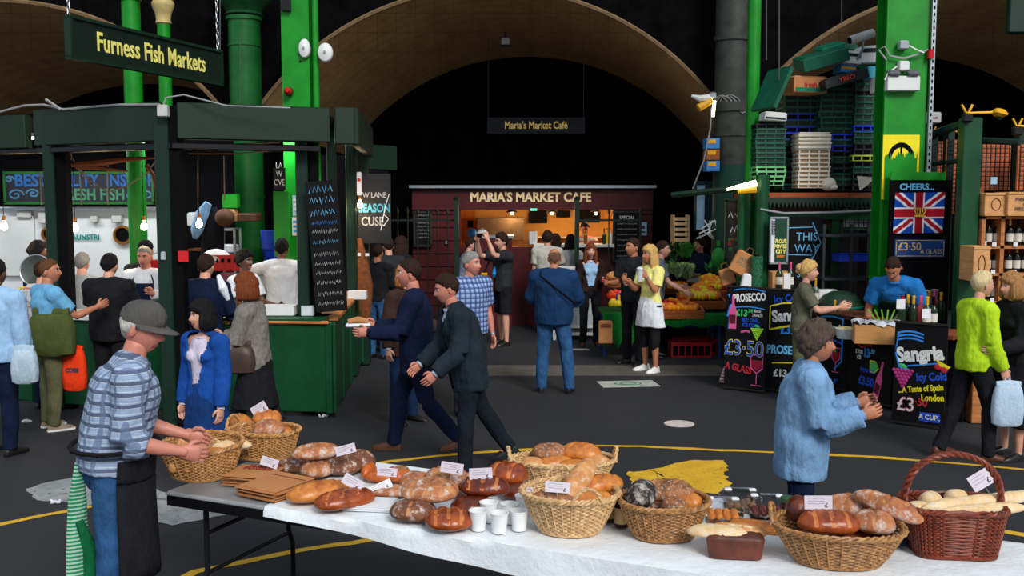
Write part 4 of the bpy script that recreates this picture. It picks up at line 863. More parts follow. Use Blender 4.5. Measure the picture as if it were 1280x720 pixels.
# ================================================================== crate store: roofed stand, shelves and crates
sd_ = thing('crate_stand', 'dark green roofed stand carrying the wall of crates', 'stand', (0,0,0))
YS = 12.9; x0, x1 = X(945,YS,240), X(1118,YS,240); zs = at(1000,240,YS).z
MB().box(((x0+x1)/2,YS+.6,zs-.06),(x1-x0,1.5,.1)).build('deck', DWOOD, sd_, smooth=False)
mb = MB(); mb.box(((x0+X(1052,YS))/2,YS-.17,zs-.04),(X(1052,YS)-x0,.05,.06)); mb.build('wooden_rail', mat('orange_brown_wood',srgb(150,66,26)), sd_, smooth=False)
MB().box((x0+.1,YS-.17,zs-.1),(.05,.05,.12)).build('rail_stub', mat('orange_brown_wood',(.3,.1,.03)), sd_, smooth=False)
n = 34; mb = MB(); vs = []
for i in range(n):
    xa = x0+(x1-x0)*i/n; wd = (x1-x0)/n; zt = zs-.08; mb.prism([(xa,zt-.04),(xa+wd/2,zt-.13),(xa+wd,zt-.04),(xa+wd,zt),(xa,zt)], Matrix.Translation((0,YS-.2,0)) @ Matrix.Rotation(math.pi/2,4,'X'), .03)
mb.build('zigzag_valance', DGREEN, sd_, smooth=False)
MB().tube([(x0,YS-.24,zs-.22),(x0+.3,YS-.25,zs-.27),(x0+.9,YS-.25,zs-.26),(x1,YS-.25,zs-.22)], .014, 6).build('white_cable', WIRE, sd_)
MB().box(((x0+x1)/2,YS,zs-.3),(x1-x0,.08,.1)).build('beam', DGREEN2, sd_, smooth=False); MB().box(((x0+x1)/2,YS+.1,at(1000,283,YS).z),(x1-x0,.08,.1)).build('beam', DGREEN2, sd_, smooth=False)
for px in (960,1044,1110): MB().box((X(px,YS),YS+.05,zs/2-.1),(.1,.1,zs-.2)).build('post', DGREEN2, sd_, smooth=False)
MB().box(((x0+x1)/2,YS+1.3,zs/2),(x1-x0,.06,zs)).build('back_wall', BLACK, sd_, smooth=False)
def mesh_panel(parent, px0, px1, py0, py1, Y, bars, m, back, name='mesh_panel', step=.06):
    a, b_ = at(px0,py0,Y), at(px1,py1,Y); mb = MB(); x = a.x
    while x <= b_.x: mb.box((x,Y,(a.z+b_.z)/2),(.008,.008,a.z-b_.z)); x += step
    z = b_.z
    while z <= a.z: mb.box(((a.x+b_.x)/2,Y,z),(b_.x-a.x,.008,.008)); z += step
    stuff(mb.build(name, m, parent, smooth=False))
    if back: MB().box(((a.x+b_.x)/2,Y+.06,(a.z+b_.z)/2),(b_.x-a.x,.03,a.z-b_.z)).build('backing_board', back, parent, smooth=False)
mesh_panel(sd_, 1057, 1103, 257, 284, YS, 0, BLKM, mat('grey_backing',(.36,.36,.34)))
mesh_panel(sd_, 968, 1042, 258, 284, YS, 0, BLKM, DWOOD)
# shelving unit right below
t = thing('steel_rack', 'open grey steel rack with blue trays behind the bending wine seller', 'rack', (X(1065,12.5),12.55,0))
W = X(1105,12.5)-X(1037,12.5); zt = at(1060,280,12.5).z
for x in (-W/2, 0, W/2):
    for y in (-.18,.2): MB().box((x-.05,y,zt/2),(.03,.03,zt)).build('upright', mat('dull_steel',(.05,.055,.06),.4,metal=.6), t, smooth=False)
for z in (zt-.14,zt*.66,zt*.42,zt*.12): MB().box((-.05,0,z),(W,.42,.03)).build('shelf', mat('dull_steel',(.1,.1,.1)), t, smooth=False)
q = at(1062,322,12.6); t2_ = thing('blue_tray', 'blue plastic tray on the steel rack', 'tray', q); MB().bbox((0,0,0),(.36,.3,.1),.01).build('body', BLU, t2_); MB().box((0,0,.055),(.38,.32,.012)).build('rim', BLU, t2_, smooth=False)
# FLOUR POWER CITY sign, arrow board
t, W, H = board_sign('shop_sign', 'white and green FLOUR POWER CITY bakery sign with a wheat ear', 963, 272, 983, 329, 12.55, PAPER, STEEL, fw=.02)
MB().box((.025,-.02,0),(W*.68,.01,H*.94)).build('green_field', mat('deep_green_print',srgb(8,60,40)), t, smooth=False)
for z, s_, c_, b_ in ((-.01,'FLOUR',SIGNY,.003),(-.075,'POWER',SIGNY,.003),(-.14,'CITY',SIGNY,.004),(-.2,'BAKERY',CO,.002)): text('lettering', s_, t, (.025,-.028,z), (R(90),0,0), .068 if s_ != 'BAKERY' else .04, c_, .68 if s_ != 'CITY' else .85, b_)
mb = MB()
for i in range(6):
    for s_ in (-1,1): mb.ell((-.07+s_*.014,-.03,.24-i*.03),(.008,.003,.018),(0,s_*.6,0),8,5)
mb.build('wheat_ear', INK, t)
t, W, H = board_sign('chalk_sign', 'large blackboard with a THIS WAY arrow in pale blue chalk', 963, 271, 1026, 375, 12.7, CHALKB, None)
text('lettering', 'THIS\nWAY', t, (.13,-.02,.2), (R(90),0,0), .15, CLB, .9)
mb = MB(); mb.tube([(-.1,-.02,.39),(.2,-.02,.4),(.2,-.02,.46),(.31,-.02,.2),(.2,-.02,-.02),(.2,-.02,.04),(-.1,-.02,.05)], .007, 4); mb.build('chalk_arrow', CLB, t)
text('lettering', 'life', t, (-.18,-.02,-.28), (R(90),0,.3), .16, CLB, .8); text('lettering', 'SLICE', t, (.14,-.02,-.2), (R(90),0,0), .12, CLB, .9)
# crates: every crate of every stack
KG = mat('dark_green_crate', srgb(10,84,62), .5, var=.2); KB = mat('cobalt_crate', srgb(24,56,225), .45); KW = mat('cream_crate', srgb(232,220,200), .55, var=.08); KK = mat('black_crate', (.012,.014,.018), .5); KL = mat('pale_green_crate', srgb(110,190,120), .5); KT = mat('teal_crate', srgb(14,120,90), .5); KY = mat('lime_crate', srgb(190,210,60), .5)
KN = {'g':('dark green',KG),'b':('cobalt blue',KB),'w':('cream white',KW),'k':('black',KK),'l':('pale green',KL),'t':('teal green',KT),'y':('lime yellow',KY)}
CM = {}
def crate_stack(desc, px, Y, pyb, pyt, seq, W=.56, D=.4, jitter=.012, dx=0, rz=0):
    zb = at(px, pyb, Y).z; zt = at(px, pyt, Y).z; n = len(seq); h = (zt-zb)/n
    for i, c in enumerate(seq):
        k = (c, round(h,3), W)
        if k not in CM: CM[k] = plastic_crate(W, D, h*1.0, KN[c][1], 3, 1, mat('crate_shade_tan', srgb(150,120,84)) if c == 'w' else mat('crate_shade_green', srgb(4,34,28)) if c in 'gt' else None)
        x = X(px, Y, (pyb+pyt)/2); o = link('plastic_crate', CM[k], None, (x+random.uniform(-jitter,jitter), Y+.15+random.uniform(-jitter,jitter), zb+h*(i+.5)), (0,0,rz+random.uniform(-.03,.03)))
        tag(o, f'{KN[c][0]} plastic crate, {ORD[i] if i < n-1 else "topmost"} in the {desc}', 'crate', desc)
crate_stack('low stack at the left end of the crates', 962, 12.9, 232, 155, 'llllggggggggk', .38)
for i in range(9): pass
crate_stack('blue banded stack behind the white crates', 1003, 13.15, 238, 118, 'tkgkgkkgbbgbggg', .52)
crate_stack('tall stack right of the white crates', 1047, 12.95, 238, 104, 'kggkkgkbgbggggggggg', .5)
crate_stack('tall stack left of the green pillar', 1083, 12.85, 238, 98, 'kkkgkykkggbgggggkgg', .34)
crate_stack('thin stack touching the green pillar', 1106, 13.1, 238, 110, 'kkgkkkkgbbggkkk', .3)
crate_stack('cream stack in front of the crates', 1018, 12.75, 235, 170, 'wwwwwwwwwwww', .4, .3, .006)
t = thing('cream_tub', 'cream slotted tub turned over on top of the white crate stack', 'crate', at(1018,181,12.75)+Vector((0,.15,.02)))
mb = MB(); mb.box((0,0,0),(.42,.36,.02))
for z in (.05,.1,.15,.2):
    for s_ in (-1,1): mb.box((0,s_*.17,z-.1),(.40,.014,.03)); mb.box((s_*.2,0,z-.1),(.014,.34,.03))
mb.build('slotted_body', KW, t, smooth=False); MB().box((0,0,.13),(.38,.32,.015)).build('base', KW, t, smooth=False)
q = at(1038,230,12.7); t = thing('cream_bag', 'rounded cream bag at the foot of the white crates', 'bag', q); MB().ell((0,.1,0),(.1,.12,.09)).build('body', KW, t); MB().ell((.05,.05,-.04),(.06,.08,.04)).build('fold', KW, t)
def carton(label, px, py, Y, d, m, rot=(0,0,0), bands=None, name='carton', writing=None):
    t = thing(name, label, 'box', at(px,py,Y), rot=rot); MB().bbox((0,0,0),d,.008).build('body', m, t)
    MB().box((0,0,d[2]/2+.004),(d[0]*.9,d[1]*.9,.01)).build('lid', m, t, smooth=False)
    if bands: MB().box((0,-d[1]/2-.003,bands[1]),(d[0]*.9,.005,d[2]*.25)).build('printed_band', bands[0], t, smooth=False)
    if writing: text('print', writing[0], t, (0,-d[1]/2-.006,0), (R(90),0,0), writing[1], writing[2])
    return t
carton('printed brown cardboard box sitting on the blue banded crate stack', 1002, 108, 12.8, (.48,.4,.2), CARD, (0,0,.3), (KT,-.06), writing=('fresh',.09,mat('red_paper',(.5,.02,.02))))
carton('white polystyrene box on the low left crate stack', 966, 147, 12.9, (.28,.3,.1), WHITE, (0,.08,0), (KK,-.02))
carton('black tray with red lettering, tilted high in the pile', 1053, 100, 12.6, (.55,.35,.12), KK, (0,-.28,0), writing=('YBEO',.08,mat('red_orange_print',srgb(225,60,20))))
carton('large dark green tray tipped at the top left of the pile', 1026, 74, 12.7, (.58,.4,.16), KG, (.2,-.28,0), name='plastic_crate')
carton('small green and black tray lying on the topmost tipped tray', 1037, 60, 12.8, (.3,.3,.07), KT, (.2,-.3,0), name='plastic_crate')
carton('white perforated box left of the pair at the top of the pile', 1062, 74, 12.7, (.22,.3,.15), WHITE, (0,.1,0), (KK,.03))
carton('white perforated box right of the pair at the top of the pile', 1085, 70, 12.65, (.26,.3,.2), WHITE, (0,-.05,0), (KK,.05))
carton('yellow and blue printed box under the white perforated boxes', 1056, 87, 12.8, (.2,.3,.12), mat('blue_carton',(.1,.2,.5)), (0,.1,0), (YPL,.0))
carton('pale blue packet wedged beside the white box', 1088, 92, 12.6, (.12,.2,.14), mat('pale_cyan_packet',srgb(90,200,225)))
carton('teal tray between the white boxes and the pillar', 1080, 84, 12.9, (.5,.35,.09), KT, (0,0,.1), name='plastic_crate')
carton('white box with a label against the left edge of the pillar', 1098, 107, 12.45, (.14,.2,.19), WHITE)
carton('dark blue packet right of the top white box', 1100, 77, 12.7, (.12,.2,.16), mat('navy_packet',srgb(20,30,90)), (0,0,0), (WHITE,0))
carton('dark green lid leaning upright left of the cardboard box', 965, 112, 12.5, (.05,.5,.56), KG, (0,.45,.35), name='plastic_tray')
carton('teal sheet folded beside the cream crates', 1052, 60, 12.95, (.3,.3,.07), KG, (0,.1,.1), name='plastic_crate')
carton('lime green and white carton sitting right of the pillar tray', 1164, 148, 12.3, (.16,.2,.12), WHITE, writing=('fresh',.04,mat('red_paper',(.5,.02,.02))))
q = at(1077,46,12.4); t = thing('security_camera', 'long white security camera above the crate pile', 'camera', q, rot=(0,R(-18),R(10)))
MB().tube([(-.16,0,0),(.16,0,0)], .055, 14, flat=.9).build('housing', mat('pale_grey_metal',(.4,.4,.4)), t); MB().cyl((-.17,0,0),(-.155,0,0),.042).build('lens', BLACK, t); MB().tube([(.0,0,-.05),(0,.05,-.15),(-.05,.15,-.25)], .015, 6).build('bracket', STEEL, t)
q = at(1081,228,12.45); tag(MB().prism([(-.1,.08),(.12,.06),(.04,-.03),(-.06,-.1)], frame(q), .008).build('torn_card', KW, smooth=False), 'torn cream card hanging on the crates beside the pillar', 'card')
# ================================================================== cages on the right
cg = thing('cage_stall', 'dark green cage stall with copper-backed wire mesh panels', 'stall', (0,0,0))
COP = mat('copper_backing', srgb(200,110,70), .6, var=.2, ns=2)  # the orange behind the mesh is the copper board's own colour
def cpost(px, Y, py, w_=.12, m=DGREEN): zt = at(px,py,Y).z; p = at(px,260,Y); MB().bbox((p.x,Y,zt/2),(w_,.14,zt),.015).build('post', m, cg)
cpost(1209,10.7,147,.2,DGREEN2); cpost(1183,11.6,162,.08); cpost(1163,12.4,168,.08); cpost(1274,11.1,162,.14)
for a, b_, y0, y1, Y in ((1167,1180,176,236,12.3),(1186,1202,174,268,11.5),(1222,1264,178,238,10.9),(1276,1300,180,238,10.6)): mesh_panel(cg, a, b_, y0, y1, Y, 0, BLKM, COP, step=.05)
p0, p1 = at(1160,170,12.3), at(1206,154,10.9); MB().tube([p0,p1],.05,6).build('top_rail', DGREEN, cg); p0, p1 = at(1216,175,10.85), at(1275,178,10.5); MB().tube([p0,p1],.035,6).build('top_rail', DGREEN, cg)
p0, p1 = at(1166,205,12.2), at(1205,200,10.9); MB().tube([p0,p1],.03,6).build('mid_rail', DGREEN, cg)
tag(MB().bbox((0,0,0),(.07,.02,.08),.005).build('tag_card', mat('pale_blue_paper',(.4,.6,.8)), None, at(1242,226,10.75)), 'small pale blue card tied to the cage mesh', 'card')
q = at(1268,18,11); tag(MB().bbox((.3,0,0),(.75,.1,.42),.02).build('hanging_board', DGREEN, None, q), 'edge of a dark green hanging board at the top right corner', 'sign')
mesh_panel(cg, 1185, 1204, 268, 330, 11.6, 0, BLKM, BLACK, 'bottle_grid', .07)
# black flag board
FBY = 11.42
qa, qb = at(1113,225,FBY), at(1181,420,FBY); cx, cz = (qa.x+qb.x)/2, (qa.z+qb.z)/2; W, H = qb.x-qa.x, qa.z-qb.z
fb = thing('flag_board', 'tall black board with CHEERS and a flag hung below it', 'sign', (cx,FBY,0)); MB().box((0,0,cz),(W,.05,H)).build('panel', BLACK, fb, smooth=False)
MB().box((-.02,.04,qa.z+.03),(W*.9,.03,.12)).build('green_header', GREEN, fb, smooth=False)
text('lettering', 'CHEERS...', fb, (-.05,-.03,at(640,234,FBY).z), (R(90),0,0), .1, CLB, .95, .003)
fl = thing('union_flag', 'red white and blue flag with a gold crown pinned to the black board', 'flag', (at(1146,266,FBY).x,FBY-.06,at(1146,266,FBY).z), rot=(0,R(1),0))
FW, FH = .56, .46
def wavy(poly, y, name, m):
    mb = MB(); 
    # clip polygon set on a fine grid, with a slight hang
    vs = []; fs = []; nx, nz = 56, 50
    def inside(x, z):
        c = False; j = len(poly)-1
        for i in range(len(poly)):
            xi, zi = poly[i]; xj, zj = poly[j]
            if (zi > z) != (zj > z) and x < (xj-xi)*(z-zi)/(zj-zi)+xi: c = not c
            j = i
        return c
    idx = {}
    def V(i, j):
        if (i,j) not in idx:
            u = -FW/2+FW*i/nx; z = -FH/2+FH*j/nz; idx[(i,j)] = len(vs); vs.append((u, y+.014*math.sin(u*13+z*3), z+.03*u))
        return idx[(i,j)]
    for i in range(nx):
        for j in range(nz):
            if inside(-FW/2+FW*(i+.5)/nx, -FH/2+FH*(j+.5)/nz): fs.append((V(i,j),V(i+1,j),V(i+1,j+1),V(i,j+1)))
    return MB().add(vs, fs).build(name, m, fl)
W2, H2 = FW/2, FH/2
wavy([(-W2,-H2),(W2,-H2),(W2,H2),(-W2,H2)], 0, 'blue_field', cloth('flag_blue', srgb(20,70,170)))
FWH, FRD = cloth('flag_white',(.75,.75,.78)), cloth('flag_red', srgb(165,20,40))
def diag(w_, y, nm, m):
    for s_ in (1,-1):
        dx, dz = W2, H2*s_; L_ = math.hypot(dx,dz); nx_, nz_ = -dz/L_*w_, dx/L_*w_
        wavy([(-dx-nx_,-dz-nz_),(dx-nx_,dz-nz_),(dx+nx_,dz+nz_),(-dx+nx_,-dz+nz_)], y, nm, m)
diag(.045,-.003,'white_diagonal',FWH); diag(.02,-.006,'red_diagonal',FRD)
wavy([(-W2,-.065),(W2,-.065),(W2,.065),(-W2,.065)],-.009,'white_bar',FWH); wavy([(-.065,-H2),(.065,-H2),(.065,H2),(-.065,H2)],-.009,'white_bar',FWH)
wavy([(-W2,-.045),(W2,-.045),(W2,.045),(-W2,.045)],-.012,'red_bar',FRD); wavy([(-.045,-H2),(.045,-H2),(.045,H2),(-.045,H2)],-.012,'red_bar',FRD)
mb = MB(); mb.box((0,-.03,-.035),(.12,.01,.022))
for k in (-2,-1,0,1,2): mb.tube([(k*.018,-.03,-.02),(k*.03,-.03,.02),(k*.024,-.03,.045)], .007, 5); mb.ell((k*.026,-.03,.05),(.009,.006,.009),nu=8,nv=5)
mb.build('gold_crown', mat('gold_paint',srgb(220,180,70),.4), fl)
qa, qb = at(1117,299,FBY), at(1178,321,FBY); t = thing('price_plaque', 'blue plaque reading £3·50 A GLASS in gold', 'sign', ((qa.x+qb.x)/2,FBY-.04,(qa.z+qb.z)/2)); W, H = qb.x-qa.x, qa.z-qb.z
MB().box((0,0,0),(W,.025,H)).build('panel', mat('plaque_blue',srgb(24,64,130)), t, smooth=False)
for z in (-H/2+.012,H/2-.012): MB().box((0,-.015,z),(W*.92,.006,.006)).build('gold_line', GOLD, t, smooth=False)
for x in (-W/2+.012,W/2-.012): MB().box((x,-.015,0),(.006,.006,H*.8)).build('gold_line', GOLD, t, smooth=False)
text('lettering', '£3·50', t, (-.12,-.016,.015), (R(90),0,0), .13, GOLD, .9, .002); text('lettering', 'A GLASS', t, (.13,-.016,-.04), (R(90),0,0), .075, GOLD, .9)
# wine rack
wr = thing('wine_rack', 'open brown wooden wine shelf on the right edge', 'shelf', (0,0,0)); YW = 10.6
xa, xb = X(1228,YW,300), X(1310,YW,300); zt, zb = at(1250,270,YW).z, .1
for x in (xa, X(1252,YW), xb): MB().box((x,YW+.15,(zt+zb)/2),(.04,.34,zt-zb)).build('upright', WOOD, wr, smooth=False)
zsh = [at(1250,py,YW).z for py in (272,309,343,378,420)]
for z in zsh: MB().box(((xa+xb)/2,YW+.15,z),(xb-xa+.04,.34,.03)).build('shelf', WOOD, wr, smooth=False)
MB().box(((xa+xb)/2,YW+.33,(zt+zb)/2),(xb-xa,.02,zt-zb)).build('back', DWOOD, wr, smooth=False)
LBL = mat('cream_bottle_label',(.7,.68,.6),.7); BG = mat('black_glass',(.008,.012,.01),.08,bs=0,var=0)
for r_, (zi, n_) in enumerate(((1,9),(2,9),(3,8))):
    for i in range(n_):
        x = X(1234,YW)+.06+(i*.088)+(.05 if i > 1 else 0)
        if x > xb-.05: continue
        bottle(None, f'dark wine bottle, {ORD[i] if i else "first"} from the left on the {["upper","middle","lower"][r_]} shelf of the wine rack', (x, YW+.1, zsh[zi]+.016), .29, .037, 'wine bottles in the rack', BG, lab=LBL, foil=[BLACK,GOLD,FRD][(i*2+r_) % 3])
        if i % 2 == 0: tag(MB().box((0,0,0),(.045,.004,.045)).build('price_card', PAPER, None, (x, YW-.035, zsh[zi]+.03), smooth=False), f'white price card before the {ORD[i] if i else "first"} bottle of the {["upper","middle","lower"][r_]} wine shelf', 'card')
for px in (1217,1222,1226):
    q = at(px,305,10.75); bottle(None, {1217:'dark bottle left of the wine rack',1222:'dark bottle hard against the wine rack frame',1226:'tall dark bottle at the corner of the wine rack'}[px], (q.x,10.7,q.z-.1), .3, .037, None, BG, lab=LBL, foil=BLACK)
for lb, px0, px1, py0, py1, Y in (('pale wooden wine case on top of the rack at left',1231,1258,241,270,10.55),('wooden wine case with branded end on top of the rack at right',1260,1300,240,270,10.5),('upright wooden wine case at the left end of the rack',1217,1236,308,352,10.3)):
    a, b_ = at(px0,py0,Y), at(px1,py1,Y); t = thing('wine_case', lb, 'box', ((a.x+b_.x)/2,Y+.15,(a.z+b_.z)/2)); W, H = b_.x-a.x, a.z-b_.z
    LW = mat('light_wine_case_wood', srgb(205,150,95), .6, var=.2, ns=3, stretch=(2,2,14))
    MB().bbox((0,0,0),(W,.32,H),.006).build('box', LW, t)
    for s_ in (-1,1): MB().box((0,-.165,s_*H*.45),(W,.012,.02)).build('edge_batten', LW, t, smooth=False)
    if 'branded' in lb: text('branded_print', 'MARKUS\n8\nRIESLING', t, (0,-.172,0), (R(90),0,0), .05, INK)
    else: mb = MB(); mb.tube([(W*.2*math.cos(a_*.4),-.165,H*.25*math.sin(a_*.4)) for a_ in range(16)],.004,4,closed=True); mb.build('burnt_mark', DWOOD, t)
panelp = at(1205,250,10.9); t = thing('plank', 'orange-brown plank standing between the cage post and the wine rack', 'plank', at(1221,255,10.9)); MB().box((0,0,-.1),(.1,.04,.55),rot=(0,.06,0)).build('board', WOOD, t, smooth=False); MB().box((0,-.025,.1),(.08,.01,.02)).build('batten', WOOD, t, smooth=False)
t = thing('rack_foot_cases', 'brown wooden case standing under the wine rack behind the two women', 'box', (X(1232,10.2,400),10.25,.45)); MB().bbox((0,0,0),(.3,.3,.9),.01).build('body', WOOD, t); MB().box((0,-.155,.1),(.26,.01,.02)).build('batten', DWOOD, t, smooth=False)
# ================================================================== wine bar: chalkboards, counter, bottles
def chalkpanel(label, q0, q1, zt, zb, lean=.0):
    """upright board whose bottom edge runs q0->q1"""
    d = Vector((q1.x-q0.x, q1.y-q0.y, 0)); L_ = d.length; c = (Vector((q0.x,q0.y,0))+Vector((q1.x,q1.y,0)))/2
    t = thing('chalkboard', label, 'chalkboard', (c.x,c.y,(zt+zb)/2), rot=(-lean,0,math.atan2(d.y,d.x))); H = zt-zb
    MB().box((0,0,0),(L_,.025,H)).build('board', CHALKB, t, smooth=False); 
    for z in (-H/2+.01,H/2-.01): MB().box((0,-.006,z),(L_+.02,.035,.02)).build('frame_rail', mat('black_frame',(.015,.012,.01)), t, smooth=False)
    return t, L_, H
def wt(t, s, x, z, size, m, sx=.9, bold=.002, rot=0, y=-.016, shear=0): text('lettering', s, t, (x,y,z), (R(90),-rot,0), size, m, sx, bold, .0015, shear=shear)
def wl(t, pts, m, w_=.007, name='chalk_line'): MB().tube([(x,-.017,z) for x, z in pts], w_, 4, flat=.35, up=(0,0,1)).build(name, m, t)
def glass_drawing(t, x, z, s, m_red):
    wl(t, [(x-.05*s,z+.12*s),(x-.045*s,z+.02*s),(x,z-.02*s),(x+.045*s,z+.02*s),(x+.05*s,z+.12*s),(x-.05*s,z+.12*s)], CP_, .005*s+.002); wl(t, [(x,z-.02*s),(x,z-.1*s)], CP_, .005); wl(t, [(x-.04*s,z-.11*s),(x+.04*s,z-.11*s)], CP_, .005)
    MB().prism([(x-.042*s,z+.08*s),(x-.04*s,z+.03*s),(x,z),(x+.04*s,z+.03*s),(x+.042*s,z+.08*s)], Matrix.Translation((0,-.014,0)) @ Matrix.Rotation(math.pi/2,4,'X'), .004).build('painted_wine', m_red, t, smooth=False)
def grapes(t, x, z, s, m, n=18):
    mb = MB(); k = 0
    for r_ in range(6):
        for i in range(6-r_): mb.ell((x+(i-(5-r_)/2)*.024*s, -.018, z-r_*.022*s),(.013*s,.006,.013*s),nu=8,nv=5)
    mb.build('painted_grapes', m, t); MB().ell((x,-.017,z+.03*s),(.03*s,.004,.015*s),(0,.4,0),8,5).build('painted_leaf', CG, t)
def bottle_drawing(t, x, z, s, m, rot=0):
    M_ = Matrix.Translation((x,-.015,z)) @ Matrix.Rotation(rot,4,'Y') @ Matrix.Rotation(math.pi/2,4,'X')
    MB().prism([(-.035*s,-.15*s),(.035*s,-.15*s),(.035*s,.02*s),(.012*s,.08*s),(.012*s,.16*s),(-.012*s,.16*s),(-.012*s,.08*s),(-.035*s,.02*s)], M_, .004).build('painted_bottle', m, t, smooth=False)
    MB().prism([(-.028*s,-.1*s),(.028*s,-.1*s),(.028*s,-.02*s),(-.028*s,-.02*s)], M_ @ Matrix.Translation((0,0,.005)), .003).build('painted_label', mat('dark_wine_paint',srgb(90,10,30)), t, smooth=False)
def Gq(px, py): return onz(px, py, 0)
def arch_line(t, x, z, w_, h, m, k=10, lw=.007): wl(t, [(x-w_+2*w_*i/k, z+h*math.sin(math.pi*i/k)) for i in range(k+1)], m, lw)
# board 1 : lower + upper pair
t, L_, H = chalkpanel('leftmost wine chalkboard: PROSECCO £13.99, £3·50 A GLASS', Gq(906,486), Gq(957,492), 1.27, .02, .03)
arch_line(t,.03,.57,.2,.03,CB); arch_line(t,.03,.36,.2,.02,CB)
wt(t,'PROSECCO',.03,.49,.13,CW,.62,.004,R(6)); wt(t,'£13',-.06,.3,.11,CG,.9,.004); wt(t,'.99',.05,.33,.06,CG); wt(t,'Bottle\n2 for £25',.14,.31,.05,CW,.7,.0); wt(t,'BUY ONE...\nICE COLD',.06,.19,.06,CDB,.8,.002)
bottle_drawing(t,-.17,.3,1.3,CP_); grapes(t,.14,.12,1.1,mat('chalk_lime',srgb(150,210,40),bs=0))
wl(t,[(-.22,.1),(-.24,.25),(-.2,.4),(-.23,.52)],CB,.012); mb = MB(); wl(t,[(-.06,.07),(.0,.09),(.05,.08)],CP_,.012)
wt(t,'£3·50',-.02,-.13,.26,CY,.85,.007); wt(t,'£3·50',-.02,-.13,.26,CDB,.85,.001,y=-.021); wt(t,'A GLASS',-.08,-.37,.12,CR,.75,.003,R(-8)); glass_drawing(t,.15,-.38,1.6,mat('wine_red_paint',srgb(150,20,50),bs=0))
t, L_, H = chalkpanel('second wine chalkboard: Sangria and PROSECCO behind the khaki woman', Gq(958,489), Gq(1014,494), 1.25, .02, .03)
wt(t,'Icy Cold',-.04,.5,.12,CDB,.8,.003,R(8)); wt(t,'Sangria',0,.3,.19,CW,.8,.008,R(8)); wl(t,[(-.24,.4),(-.1,.44),(.2,.46)],CY,.008); wl(t,[(-.24,.4),(-.24,.12)],CY,.008); wl(t,[(-.24,.12),(.1,.2)],CY,.012); wt(t,'£3.50',.02,.12,.13,CB,.9,.005)
wt(t,'PROSECCO',0,-.12,.14,CLB,.75,.005); wl(t,[(-.2,-.28),(.1,-.26)],CY); wt(t,'£13',-.1,-.4,.12,CW,.9,.004)
t, L_, H = chalkpanel('third wine chalkboard: Sangria £3.50 beside the denim woman', Gq(1019,496), Gq(1058,504), 1.0, .14, .02)
wt(t,'Sangria',-.02,.26,.18,CW,.75,.008,R(-6)); arch_line(t,0,.38,.16,.02,CB,10,.01); wl(t,[(.15,.38),(.15,-.1),(.05,-.2)],CB,.01); arch_line(t,0,.1,.15,.03,CDB,10,.01); wt(t,'£3.50',-.06,-.02,.13,CG,.9,.005); glass_drawing(t,.07,-.1,1.2,mat('wine_red_paint',(.3,.01,.03))); wt(t,'A CUP',0,-.34,.08,CDB)
t, L_, H = chalkpanel('fourth wine chalkboard: yellow Prosecco 13.99 £3.50', Gq(1059,505), Gq(1112,522), 1.0, .12, .02)
wt(t,'Prosecco',.0,.3,.17,CY,.75,.007,R(-12)); wt(t,'2 FOR\n£25',-.16,.04,.06,CW,.8); wt(t,'13',-.03,.07,.13,CB,.9,.006); wt(t,'.99',.07,.1,.07,CLB,.9,.003); wt(t,'£3.50',-.02,-.24,.13,CDB,.9,.004); wt(t,'WINE BAR',-.0,-.12,.06,CDB)
wl(t,[(.04,.0),(.13,.0),(.19,-.06),(.12,-.12),(.04,-.12),(.04,.0)],CY,.007); MB().prism([(.045,-.11),(.12,-.11),(.18,-.06),(.12,-.01),(.045,-.01)], Matrix.Translation((0,-.014,0)) @ Matrix.Rotation(math.pi/2,4,'X'), .003).build('painted_arrow', CG, t, smooth=False)
bottle_drawing(t,.2,-.2,1.4,CP_,.25); grapes(t,.2,.38,.9,CP_); mb=MB(); wl(t,[(-.2,.16),(-.12,.12),(-.05,.15),(.05,.17)],CR,.008)
t, L_, H = chalkpanel('rightmost wine chalkboard: Sangria, A Taste of Spain, £3·50 A CUP', Gq(1115,529), Gq(1180,538), 1.07, .02, .02)
wt(t,'Sangria',.0,.2,.2,CW,.8,.009,R(8)); 
for k in range(3): arch_line(t,-.1,.4-k*.035,.13,.025,CB,10,.009)
wl(t,[(-.22,.4),(-.24,.2),(-.2,.05),(-.1,.03)],CB,.01); wl(t,[(-.12,.07),(.05,.1),(.2,.13)],CB,.008)
grapes(t,-.16,.02,1.5,mat('grape_pink',srgb(190,50,130),bs=0)); wt(t,'Icy Cold',.12,-.02,.11,CDB,.8,.004,R(8)); wt(t,'...A Taste of Spain',.02,-.15,.085,CY,.72,.003,R(10)); wt(t,'London',.14,-.23,.09,CY,.8,.003,R(6))
wt(t,'£3',-.12,-.33,.2,CR,.9,.006); wt(t,'£3',-.12,-.33,.2,CW,.9,.001,y=-.02); wt(t,'·50',.03,-.29,.11,CR,.9,.003); MB().box((.12,-.015,-.43),(.2,.004,.09)).build('blue_patch', mat('chalk_deep_blue',(.02,.1,.6)), t, smooth=False); wt(t,'A CUP..',.12,-.43,.07,CW,.9,.001,y=-.02)
mb = MB(); mb.ell((.18,-.017,.09),(.035,.005,.03),nu=10); mb.ell((.24,-.017,.07),(.035,.005,.035),nu=10); mb.build('painted_strawberries', CR, t); MB().prism([(.15,.17),(.3,.1),(.28,.08),(.2,.1)], Matrix.Translation((0,-.016,0)) @ Matrix.Rotation(math.pi/2,4,'X'), .004).build('painted_lemon', CY, t, smooth=False)
